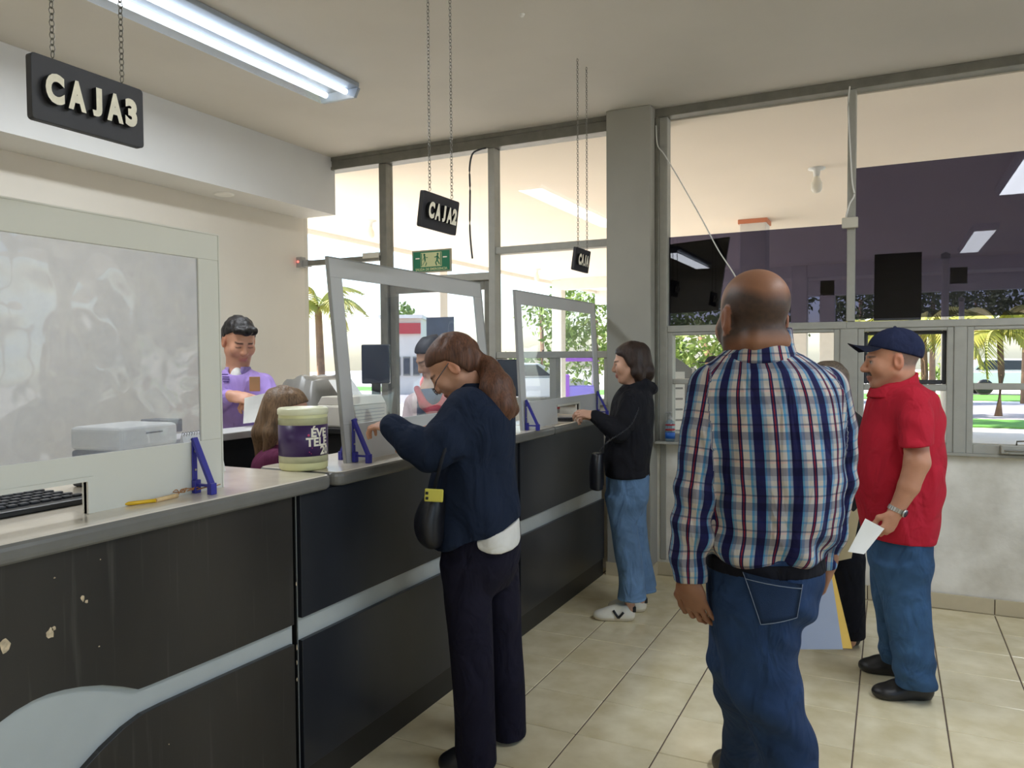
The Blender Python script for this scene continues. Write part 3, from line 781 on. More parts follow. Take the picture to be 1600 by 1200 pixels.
# ------------------------------------------------------------------ small things on the counter
def paper_stack(name, label, cat, loc, rz, w, l, h, mat):
    t = thing(name, label, cat, loc, rz)
    MB().box(-w/2, w/2, -l/2, l/2, 0, h, bev=min(0.0015, h*0.3), seg=1).build('sheets', mat, t)
    return t
wl_ = thing('wallet', 'black folded wallet on the worktop under the screen slot by the girl', 'wallet', atz(884, 657, ZT), 0.3)
MB().box(-0.05, 0.05, -0.085, 0.085, 0, 0.014, bev=0.004).build('cover', M['black'], wl_)
MB().box(-0.046, 0.046, -0.08, 0.08, 0.016, 0.026, bev=0.004).build('flap', M['dark_grey'], wl_)
M['red_card'] = pmat('red_plastic', srgb(176, 40, 48), 0.4)
cr = thing('card_terminal', 'small red and grey box behind the slot near the girl', 'box', atz(885, 646, ZT)+Vector((-0.10, 0, 0)), 0.0)
MB().box(-0.03, 0.03, -0.05, 0.05, 0, 0.06, bev=0.004).build('case', M['grey_plastic'], cr)
MB().box(0.03, 0.032, -0.03, 0.045, 0.028, 0.056).build('red_face', M['red_card'], cr)
wb_ = thing('purse_wallet', 'open black wallet held on the worktop by the woman in the blazer', 'wallet', Vector((0.0, 0.28, ZT+0.001)), 0.2)
MB().box(-0.045, 0.045, -0.09, 0.09, 0, 0.02, bev=0.005).build('cover', M['black'], wb_)
MB().box(-0.04, 0.04, -0.085, 0.085, 0, 0.015, bev=0.004).build('flap', M['black'], wb_, xform=Matrix.Translation((-0.045, 0, 0.02)) @ Matrix.Rotation(-1.0, 4, 'Y') @ Matrix.Translation((0.04, 0, 0)))
MB().box(-0.036, 0.03, -0.08, 0.06, 0.021, 0.023).build('receipt', M['paper'], wb_)

# ------------------------------------------------------------------ behind the counter
# keyboard shelf seen through the pay slot of the near screen
kb = thing('keyboard', 'black keyboard lying behind the pay slot of the near screen', 'keyboard', (-0.36, -1.62, ZT+0.0005), 0)
MB().box(-0.13, 0.13, -0.22, 0.22, 0, 0.016, bev=0.004).build('case', M['black'], kb)
key0 = None
for i in range(5):
    for j in range(14):
        if key0 is None:
            key0 = MB().box(-0.009, 0.009, -0.0125, 0.0125, 0, 0.007, bev=0.002, seg=1).build('key', M['dark_grey'], kb); k_ = key0
        else:
            k_ = key0.copy(); COL.objects.link(k_)
        k_.location = (-0.09+i*0.042, -0.195+j*0.03, 0.016)
pr = thing('receipt_printer', 'white and dark grey desktop printer behind the hazy screen', 'printer', (-0.46, -1.13, ZT+0.0005), 0.12)
MB().box(-0.10, 0.10, -0.12, 0.12, 0, 0.115, bev=0.008).build('base', M['dark_grey'], pr)
MB().box(-0.105, 0.105, -0.122, 0.122, 0.115, 0.19, bev=0.016, seg=3).build('cover', M['white_plastic'], pr)
MB().box(0.102, 0.106, -0.02, 0.05, 0.163, 0.168).build('paper_slot', M['black'], pr)
MB().box(-0.06, 0.06, 0.122, 0.19, 0.15, 0.195, bev=0.004).build('rear_tray', M['dark_grey'], pr)
cal_ = thing('desk_calendar', 'white spiral desk calendar standing beside the desktop printer', 'calendar', (-0.38, -0.90, ZT+0.0005), 0.1)
MB().prism([(-0.035, 0), (0.035, 0), (0.002, 0.145), (-0.002, 0.145)], -0.085, 0.085, axis='y').build('pages', M['paper'], cal_)
for k in range(14):
    MB().torus((0, -0.078+k*0.012, 0.145), 0.005, 0.0012, (0, 1, 0), (0, 0, 1), 8, 4).build('ring', M['black'], cal_)
db = thing('storage_box', 'white box standing behind the hazy screen beside the keyboard', 'box', (-0.557, -1.62, ZT+0.0005), 0.0)
MB().box(-0.06, 0.06, -0.10, 0.10, 0, 0.26, bev=0.006).build('case', M['white_plastic'], db)
MB().box(0.06, 0.064, -0.07, 0.03, 0.03, 0.2, bev=0.001).build('door_panel', M['grey_plastic'], db)

# back worktop between the clerks: a narrow run and a wider end
WZ = 1.165
bw = thing('back_worktop', 'pale grey worktop on a dark cabinet in front of the standing clerk', 'desk', (-0.96, 0.0, 0))
top_ = MB(); top_.prism([(0, -0.8), (0, 0.32), (-0.10, 0.45), (-0.10, 0.98), (-0.47, 0.98), (-0.47, 0.48), (-0.20, 0.48), (-0.20, -0.8)], WZ-0.035, WZ, axis='z', bev=0.004)
top_.build('top', M['grey_board'], bw)
MB().box(-0.19, -0.17, -0.78, 0.3, 0, WZ-0.04).build('back_panel', M['plinth'], bw)
MB().box(-0.165, -0.02, -0.78, 0.3, 0.0, 0.78).build('cabinet', M['plinth'], bw)
MB().box(-0.165, -0.02, -0.78, -0.76, 0.78, WZ-0.04).build('side_panel', M['plinth'], bw)
MB().box(-0.165, -0.02, 0.28, 0.3, 0.78, WZ-0.04).build('side_panel', M['plinth'], bw)
MB().box(-0.45, -0.12, 0.50, 0.96, 0.0, WZ-0.04).build('end_cabinet', M['plinth'], bw)
M['magazine'] = pmat('magazine_cover', srgb(176, 150, 128), 0.5, var=0.35, scale=14)
for k, (dx_, dy_, rz_, w_, mt_) in enumerate(((-0.17, -0.30, 0.2, 0.2, 'magazine'), (-0.15, -0.28, 0.5, 0.19, 'paper'), (-0.17, -0.33, -0.1, 0.17, 'manila'))):
    t = thing('document_stack', ('patterned magazine at the bottom of the pile under the back worktop', 'white papers on the magazine under the back worktop', 'tan folder topping the pile under the back worktop')[k], 'papers', (-0.96+dx_*0.55, dy_*0.7, 0.781+0.022*k), 0.0)
    MB().box(-w_*0.3, w_*0.3, -0.14, 0.14, 0, 0.02, bev=0.002, seg=1).build('sheets', M[mt_], t)

M['dust_cover'] = pmat('grey_vinyl_cover', srgb(128, 126, 120), 0.3, var=0.12, scale=5)
def blob_cover(name, label, loc, rz, L, W, H, seed):
    """printer under a draped vinyl cover: bumpy box with sagging skirts"""
    bm = bmesh.new(); nx, ny = 18, 14
    g = [[None]*(ny+1) for _ in range(nx+1)]
    for i in range(nx+1):
        for j in range(ny+1):
            u, v = i/nx*2-1, j/ny*2-1
            e = max(abs(u), abs(v))
            z = H*(0.55+0.45*(1-max(0, -u*0.9-0.0)**1.5)) if e < 0.72 else H*(0.9-(e-0.72)/0.28*0.9)
            z = max(0.002, z*(0.9 if u > 0.3 else 1)+0.018*noise.noise((u*3+seed, v*3, 0)))
            g[i][j] = bm.verts.new((u*L/2, v*W/2, z if e < 0.999 else 0.0))
    for i in range(nx):
        for j in range(ny): bm.faces.new((g[i][j], g[i+1][j], g[i+1][j+1], g[i][j+1]))
    mb = MB(); mb.merge(bm)
    t = thing(name, label, 'printer', loc, rz)
    mb.build('dust_cover', M['dust_cover'], t, smooth=True)
    return t
blob_cover('covered_printer', 'printer under a grey vinyl dust cover on the back worktop', (-1.245, 0.73, WZ), 0.0, 0.34, 0.46, 0.24, 1)
dm = thing('dot_matrix_printer', 'beige dot matrix printer beside the covered printer', 'printer', (-0.885, 0.60, WZ-0.03), 0.0)
MB().box(-0.12, 0.12, -0.16, 0.16, 0.0, 0.12, bev=0.012).build('base', M['beige_plastic'], dm)
MB().prism([(-0.12, 0.12), (0.12, 0.12), (0.09, 0.165), (-0.09, 0.165)], -0.15, 0.15, axis='y', bev=0.004).build('hood', M['beige_plastic'], dm)
MB().box(-0.001, 0.001, -0.10, 0.10, 0, 0.12).build('paper_sheet', M['paper'], dm, xform=Matrix.Translation((-0.02, 0.02, 0.16)) @ Matrix.Rotation(-0.7, 4, 'Y'))
for k in range(5):
    MB().box(-0.1205, 0.121, -0.13, 0.13, 0.02+k*0.018, 0.024+k*0.018).build('vent_slot', M['grey_plastic'], dm)
st_ = thing('printer_stand', 'dark printer stand below the beige dot matrix printer', 'stand', (-0.885, 0.70, 0), 0.0)
MB().box(-0.155, 0.13, -0.29, 0.29, WZ-0.06, WZ-0.03, bev=0.004).build('top', M['plinth'], st_)
MB().box(-0.145, 0.12, -0.27, 0.27, 0.0, WZ-0.06).build('cabinet', M['plinth'], st_)
MB().box(0.1205, 0.123, -0.15, -0.06, 0.85, WZ-0.08).build('red_label', M['red_card'], st_)

def monitor(label, c, w, h, rz, stand_z):
    t = thing('monitor', label, 'monitor', (c.x, c.y, stand_z), rz)
    z0 = c.z-h/2-stand_z
    MB().box(-w/2, w/2, -0.02, 0.02, z0, z0+h, bev=0.008).build('display', M['screen'], t)
    MB().box(-0.025, 0.025, -0.012, 0.02, 0.012, z0+0.05).build('neck', M['black'], t)
    MB().lathe([(0.0001, 0), (0.075, 0), (0.075, 0.008), (0.03, 0.014), (0.0001, 0.014)], n=24).build('foot', M['black'], t)
    return t
monitor('dark monitor turned away behind the screen the navy blazer woman faces', Vector((-0.93, 0.885, 1.47)), 0.165, 0.23, YAW, WZ-0.03)
ct = thing('clerk_table', 'grey work table behind the counter with the second monitor', 'table', (-0.80, 1.62, 0), 0)
MB().box(-0.28, 0.28, -0.6, 0.6, 1.0, 1.03, bev=0.004).build('top', M['grey_board'], ct)
for sx in (-1, 1):
    for sy in (-1, 1): MB().box(sx*0.25-0.02, sx*0.25+0.02, sy*0.56-0.02, sy*0.56+0.02, 0, 1.0).build('leg', M['plinth'], ct)
st2 = at(922, 590, 5.35)
monitor('dark monitor seen through the screen facing the girl', Vector((-0.62, 2.0, 1.36)), 0.17, 0.26, 0.9, 1.03)
# notice on the exit door glass
nd = thing('notice', 'blue-grey notice sheet taped to the glass exit door', 'notice', (-1.37, YW-0.03, 1.42))
M['notice2'] = pmat('backlit_notice', srgb(104, 116, 140), 0.8, var=0.12, scale=10)
MB().box(-0.125, 0.125, 0, 0.002, 0, 0.40).build('sheet', M['notice2'], nd)
# hand sanitizer on the low window sill
M['gel'] = glassmat('clear_gel_bottle', (0.80, 0.88, 0.93, 1), 1.0, 0.05, haze=0.15, hazecol=srgb(190, 215, 230))
M['gel_label'] = pmat('blue_label', srgb(30, 90, 170), 0.4)
hs = thing('sanitizer_bottle', 'clear hand sanitizer bottle with red and blue label on the window sill', 'bottle', (0.455, YW-0.075, 0.9325))
MB().lathe([(0.0001, 0), (0.028, 0), (0.032, 0.01), (0.032, 0.115), (0.026, 0.135), (0.012, 0.145), (0.012, 0.155)], n=20).build('bottle', M['gel'], hs)
MB().lathe([(0.033, 0.02), (0.0332, 0.02), (0.0332, 0.062), (0.033, 0.062)], n=20).build('label_band', M['gel_label'], hs)
MB().lathe([(0.033, 0.075), (0.0332, 0.075), (0.0332, 0.085)], n=20).build('label_band', M['red_card'], hs)
MB().lathe([(0.033, 0.108), (0.0332, 0.108), (0.0332, 0.116)], n=20).build('label_band', M['red_card'], hs)
MB().lathe([(0.014, 0.148), (0.014, 0.163), (0.006, 0.166), (0.006, 0.19), (0.010, 0.191), (0.010, 0.198), (0.0001, 0.199)], n=14).tube([(0, 0, 0.194), (-0.03, -0.01, 0.192)], 0.004, 8).build('pump', M['grey_plastic'], hs)
# ------------------------------------------------------------------ outside
ZG = -0.12
M['concrete'] = pmat('sunlit_concrete', srgb(214, 208, 198), 0.85, var=0.06, scale=0.8)
M['canopy'] = pmat('canopy_cream_paint', srgb(240, 228, 212), 0.85, var=0.02, scale=1.5)
M['ext_col'] = pmat('exterior_column_paint', srgb(226, 222, 216), 0.8, var=0.03)
M['orange'] = pmat('orange_trim', srgb(206, 130, 96), 0.7)
M['lawn'] = pmat('lawn', srgb(96, 150, 60), 0.9, var=0.2, scale=6)
M['road'] = pmat('asphalt', srgb(150, 146, 150), 0.9, var=0.06, scale=2)
M['leaf'] = pmat('leaf_green', srgb(98, 128, 58), 0.6, var=0.3, scale=3, var_col=srgb(142, 160, 74))
M['leaf_dark'] = pmat('leaf_dark_green', srgb(74, 94, 52), 0.6, var=0.3, scale=3, var_col=srgb(108, 116, 66))
M['palm'] = pmat('palm_leaf', srgb(138, 152, 60), 0.55, var=0.3, scale=2, var_col=srgb(190, 178, 84))
M['bark'] = pmat('bark', srgb(150, 118, 92), 0.9, var=0.2, scale=8, bump=0.4, bscale=20)
for nm in ('leaf', 'leaf_dark', 'palm'):
    b = M[nm].node_tree.nodes['Principled BSDF']
    b.inputs['Subsurface Weight'].default_value = 0.0
struct('ground', MB().box(-60, 60, YW+0.15, 90, ZG-0.2, ZG).box(-60, XB-0.2, -20, YW+0.15, ZG-0.2, ZG).box(XR+0.2, 60, -20, YW+0.15, ZG-0.2, ZG), M['concrete'])
ya, yb = atz(1520, 668, ZG).y, atz(1520, 656, ZG).y
tag(MB().box(-3, 30, ya, yb, ZG, ZG+0.03).build('lawn_strip', M['lawn'], None), 'narrow green lawn strip across the yard beyond the windows', 'lawn', kind='structure')
tag(MB().box(-60, 60, yb+0.6, yb+7.5, ZG, ZG+0.01).build('road', M['road'], None), 'grey road crossing beyond the yard', 'road', kind='structure')
tag(MB().box(-60, 60, yb+9, yb+13, ZG, ZG+0.03).build('lawn_strip', M['lawn'], None), 'wide green verge beyond the road', 'lawn', kind='structure')
ZK = 3.10
can = struct('canopy_roof', MB().box(-4.68, 11, YW+0.061, 15.3, ZK, ZK+0.22), M['canopy'])
MB().box(-4.70, 11, 15.0, 15.3, 2.78, ZK).build('edge_beam', M['ext_col'], can)
MB().box(-4.3, 11, 11.85, 12.1, 2.88, ZK).build('cross_beam', M['ext_col'], can)
MB().box(-4.72, -4.66, YW+0.2, 15.3, ZK-0.06, ZK+0.25).build('fascia', M['ext_col'], can)
def ext_column(x, y, w, label, collar=False):
    t = thing('canopy_column', label, 'column', (x, y, ZG), 0, 'canopy columns'); t['kind'] = 'structure'
    MB().box(-w/2, w/2, -w/2, w/2, 0, ZK-ZG, bev=0.01, seg=1).build('shaft', M['ext_col'], t)
    if collar: MB().box(-w/2-0.015, w/2+0.015, -w/2-0.015, w/2+0.015, ZK-ZG-0.05, ZK-ZG-0.001).build('collar', M['orange'], t)
ext_column(0.32, 6.7, 0.30, 'square canopy column with an orange collar outside the filmed pane', True)
ext_column(0.30, 11.97, 0.27, 'white canopy column outside below the cross beam')
ext_column(0.55, 15.15, 0.30, 'white canopy column outside at the edge beam')
ext_column(-4.47, 7.35, 0.22, 'canopy column outside the glass exit door')
ext_column(-4.47, 12.15, 0.22, 'canopy column outside the third screen')
ext_column(5.6, 6.7, 0.3, 'canopy column far along the yard side')
ext_column(5.6, 12.0, 0.3, 'canopy column by the palms')
M['bulb'] = pmat('bulb_glass', srgb(236, 232, 220), 0.3)
def bulb(x, y, label):
    t = thing('bulb_holder', label, 'lamp', (x, y, ZK), 0, 'bare bulbs under the canopy')
    MB().lathe([(0.07, 0), (0.07, -0.012), (0.03, -0.02), (0.024, -0.07), (0.0001, -0.07)], n=16).build('socket', M['white_plastic'], t)
    MB().lathe([(0.02, -0.07), (0.03, -0.10), (0.045, -0.13), (0.045, -0.18), (0.03, -0.205), (0.0001, -0.215)], n=16).build('bulb', M['bulb'], t)
bulb(-3.66, 4.55, 'bare bulb under the canopy outside the bay by the rear wall')
bulb(-4.0, 10.0, 'bare bulb under the canopy outside the third screen')
bulb(1.20, 4.28, 'bare bulb under the canopy outside the filmed pane')

rs = np.random.RandomState(11)
def leaf_mesh(name, n, rad, size, seed, shell=0.55, flat=1.0):
    r = np.random.RandomState(seed)
    d = r.normal(size=(n, 3)); d /= np.linalg.norm(d, axis=1)[:, None]
    # lumpy crown
    lum = 1+0.22*np.sin(d[:, 0]*5+seed)*np.cos(d[:, 1]*4+seed*2)+0.15*np.sin(d[:, 2]*7+seed)
    rr = (shell+(1-shell)*r.rand(n))*lum
    c = d*rr[:, None]*np.array(rad)
    a = r.normal(size=(n, 3)); a /= np.linalg.norm(a, axis=1)[:, None]
    b_ = np.cross(a, r.normal(size=(n, 3))); b_ /= np.linalg.norm(b_, axis=1)[:, None]
    s = size*(0.6+0.8*r.rand(n))[:, None]
    v = np.stack([c-a*s, c-b_*s*0.45, c+a*s, c+b_*s*0.45], 1).reshape(-1, 3)
    me = bpy.data.meshes.new(name)
    me.from_pydata(v.tolist(), [], [(4*i, 4*i+1, 4*i+2, 4*i+3) for i in range(n)])
    return me
def tree(label, c, rad, n, size, mat, seed, trunk_r=0.12, lean=0.0):
    t = thing('tree', label, 'tree', (c.x, c.y, ZG), 0, 'trees beyond the yard')
    o = link('foliage', leaf_mesh('foliage', n, rad, size, seed), t, M[mat]); o.location = (0, 0, c.z-ZG); o['kind'] = 'stuff'
    MB().tube([(lean*1.0, 0, 0), (lean*0.6, 0, (c.z-ZG)*0.4), (0, 0, c.z-ZG)], [trunk_r*1.3, trunk_r, trunk_r*0.7], 8).build('trunk', M['bark'], t)
    return t
def bush(label, c, rad, n, size, mat, seed):
    t = thing('hedge', label, 'hedge', (c.x, c.y, ZG), 0, 'hedges in the yard')
    o = link('foliage', leaf_mesh('foliage', n, rad, size, seed), t, M[mat]); o.location = (0, 0, rad[2]*0.9); o['kind'] = 'stuff'
    return t
tree('broad green tree seen through the third screen beside the pillar', at(930, 500, 24), (2.1, 1.9, 1.8), 3600, 0.10, 'leaf', 1)
tree('sunlit green tree behind the plaid man beside the pillar', at(1095, 525, 20.5), (2.3, 1.9, 1.55), 3600, 0.11, 'leaf', 2, 0.12, 0.9)
for k, (px_, d_, lb) in enumerate(((1215, 27, 'dark tree behind the film just right of the bald man'), (1345, 26, 'dark tree behind the film left of the large notice'), (1458, 26, 'dark tree behind the film between the two notices'), (1525, 37, 'dark tree behind the film below the small notice'), (1603, 25, 'tall dark tree behind the film right of the small notice'))):
    tree(lb, at(px_, 468, d_), (1.15, 1.1, 1.5), 2000, 0.10, 'leaf_dark', 20+k, 0.09)
bush('dark hedge seen through the film below the hanging screen', at(1075, 505, 29), (1.6, 0.8, 1.1), 900, 0.13, 'leaf_dark', 7)
bush('low green hedge behind the third screen', at(800, 545, 34), (2.6, 0.7, 0.9), 700, 0.16, 'leaf', 8)
bush('leafy hedge below the palm by the rear wall bay', at(497, 592, 13.6), (0.55, 0.5, 0.55), 500, 0.11, 'leaf', 9)
bush('green hedge seen low through the crank window', at(1560, 590, 38), (4.0, 0.8, 0.7), 900, 0.18, 'leaf', 10)
tree('small tree seen over the red-signed building', at(630, 492, 40), (0.6, 0.6, 0.7), 250, 0.16, 'leaf', 12)
def frond_mesh(L, seed):
    r = np.random.RandomState(seed); v = []; f_ = []
    n = 26
    def spine(t): return np.array([L*0.75*math.sin(t*1.35), 0, L*(0.55*t-0.95*t*t)])
    for k in range(n):
        t = (k+1)/n; p = spine(t)
        ll = 0.34*L*math.sin(math.pi*min(1, t*0.85+0.12))
        for s in (-1, 1):
            tip = p+np.array([0.15*L*0.5, s*ll*0.55, -ll*0.9*(0.6+0.4*r.rand())])
            w = np.array([0.022*L, 0, 0])
            i = len(v); v += [p-w, p+w, tip]; f_.append((i, i+1, i+2))
    for k in range(n):
        a, b_ = spine(k/n), spine((k+1)/n); w = np.array([0, 0.012*L, 0]); i = len(v)
        v += [a-w, a+w, b_+w, b_-w]; f_.append((i, i+1, i+2, i+3))
    me = bpy.data.meshes.new('frond'); me.from_pydata([tuple(q) for q in v], [], f_); return me
def palm(label, c, L, seed, n=16):
    t = thing('palm_tree', label, 'palm tree', (c.x, c.y, ZG), 0, 'palms in the yard')
    h = c.z-ZG
    MB().tube([(0, 0, 0), (0.05, 0, h*0.5), (0, 0, h)], [0.10, 0.08, 0.07], 10).build('trunk', M['bark'], t)
    me = frond_mesh(L, seed); me.materials.append(M['palm'])
    r = random.Random(seed)
    for k in range(n):
        o = link('frond', me, t); o.location = (0, 0, h); o.rotation_euler = (r.uniform(-0.25, 0.25), r.uniform(-0.75, 0.35), k*2.4+r.uniform(-0.3, 0.3)); o.scale = (r.uniform(0.85, 1.15),)*3
palm('yellow-green palm seen beside the rear wall', at(497, 480, 15), 1.05, 1, 18)
palm('palm with hanging fronds behind the red polo man', at(1442, 518, 18), 1.6, 2, 18)
palm('tall palm seen through the crank window', at(1562, 520, 20), 1.9, 3, 18)
palm('palm beyond the canopy by the white pole', at(1372, 522, 20.5), 1.3, 5, 16)
palm('slender palm seen through the third screen', at(845, 470, 30), 0.9, 6, 8)
def pole(label, c, h, r=0.06):
    t = thing('pole', label, 'pole', (c.x, c.y, ZG), 0, 'poles in the yard')
    MB().tube([(0, 0, 0.05), (0, 0, h)], r, 10).build('shaft', M['white_plastic'], t)
    MB().box(-r*2, r*2, -r*2, r*2, 0, 0.05).build('base_plate', M['white_plastic'], t)
    MB().lathe([(r*1.2, h-0.02), (r*1.2, h+0.05), (0.0001, h+0.08)], n=10).build('cap', M['grey_plastic'], t)
pole('white pole beside the palm behind the red polo man', at(1476, 520, 11), 3.0, 0.05)
pole('shorter white pole behind the purple film', at(1502, 520, 15.5), 2.7, 0.05)
def building(label, c, w, h, sign_col, seed):
    t = thing('shop_building', label, 'building', (c.x, c.y, ZG), YAW)
    MB().box(-w/2, w/2, 0, 4, 0, h).build('wall', M['wall'], t)
    MB().box(-w/2, w/2, -0.15, 0, h*0.80, h*0.94).build('sign_band', sign_col, t)
    for k in range(4):
        x = -w/2+w*(k+0.5)/4
        f_ = MB().box(x-w*0.09, x+w*0.09, -0.05, 0, h*0.25, h*0.5).build('window', M['alu_dark'], t)
        MB().box(x-w*0.075, x+w*0.075, -0.06, -0.05, h*0.27, h*0.48).build('pane', M['screen'], f_)
    MB().box(-w/2-0.1, w/2+0.1, -0.3, 4, h, h+0.15).build('roof', M['ext_col'], t)
building('white shop building with a red sign band seen through the second screen', at(628, 560, 34), 1.7, 3.35, M['red_card'], 1)
def car(label, c, rz, col):
    t = thing('car', label, 'car', (c.x, c.y, ZG), rz)
    mt_ = pmat('car_paint', col, 0.3)
    MB().prism([(-2.1, 0.3), (2.1, 0.3), (2.15, 0.6), (2.0, 0.85), (1.2, 0.95), (-2.0, 0.95), (-2.12, 0.7)], -0.85, 0.85, axis='y', bev=0.05).build('body', mt_, t)
    MB().prism([(-1.9, 0.95), (1.1, 0.95), (0.45, 1.42), (-1.3, 1.45)], -0.75, 0.75, axis='y', bev=0.06).build('cabin', mt_, t)
    for s in (-1, 1):
        MB().prism([(-1.6, 1.0), (0.85, 1.0), (0.38, 1.36), (-1.25, 1.38)], s*0.76-0.01, s*0.76+0.01, axis='y').build('side_window', M['screen'], t)
        for x in (-1.3, 1.3):
            MB().lathe([(0.0001, -0.1), (0.2, -0.1), (0.31, -0.09), (0.32, 0), (0.31, 0.09), (0.2, 0.1), (0.0001, 0.1)], n=18).build('wheel', M['black'], t, xform=Matrix.Translation((x, s*0.78, 0.32)) @ Matrix.Rotation(math.pi/2, 4, 'X'))
car('white car parked beyond the yard outside the third screen', at(815, 600, 26), YAW+0.2, srgb(225, 225, 228))
bt_ = thing('market_booth', 'small purple booth standing in the yard outside the third screen', 'booth', (at(903, 600, 20.5).x, at(903, 600, 20.5).y, ZG), YAW)
M['purple_paint'] = pmat('purple_paint', srgb(150, 90, 200), 0.6); M['violet_paint'] = pmat('violet_paint', srgb(140, 130, 220), 0.6)
MB().box(-0.45, 0.45, -0.3, 0.3, 0, 0.85).build('counter_box', M['violet_paint'], bt_)
MB().box(-0.45, -0.25, -0.32, 0.3, 0.1, 1.15).build('side_panel', M['purple_paint'], bt_)
for sx in (-0.42, 0.42): MB().tube([(sx, 0.25, 0.8), (sx, 0.25, 1.5)], 0.02, 6).build('post', M['white_plastic'], bt_)
MB().prism([(-0.55, 1.5), (0.55, 1.5), (0.0, 1.75)], -0.35, 0.35, axis='y').build('roof', M['purple_paint'], bt_)
car('white car on the far road seen through the crank window', at(1590, 597, 30.5), 0.1, srgb(232, 232, 234))
car('red car parked outside the exit door', at(745, 600, 30), YAW, srgb(190, 60, 50))
# information totem
tt = thing('information_board', 'grey arched information board with a white sheet outside by the pillar', 'board', (at(1062, 600, 6.2).x, at(1062, 600, 6.2).y, ZG), YAW)
pts = [(-0.16, 0.0), (0.095, 0.0), (0.095, 1.52)] + [(0.095-0.255*(k/6), 1.52+0.13*math.sin(k/6*math.pi/2)) for k in range(1, 6)] + [(-0.16, 1.65)]
MB().prism(pts, -0.02, 0.02, axis='y', bev=0.004).build('panel', M['grey_plastic'], tt)
MB().prism([(0.095, 0.0), (0.115, 0.0), (0.115, 1.53), (0.095, 1.53)], -0.025, 0.025, axis='y').build('edge_trim', M['ext_col'], tt)
MB().box(-0.09, 0.035, -0.024, -0.02, 0.75, 1.50).build('sheet', M['paper'], tt)
for k in range(7):
    MB().box(-0.075, 0.02, -0.0255, -0.024, 0.85+k*0.085, 0.865+k*0.085).build('print_line', M['grey_plastic'], tt)
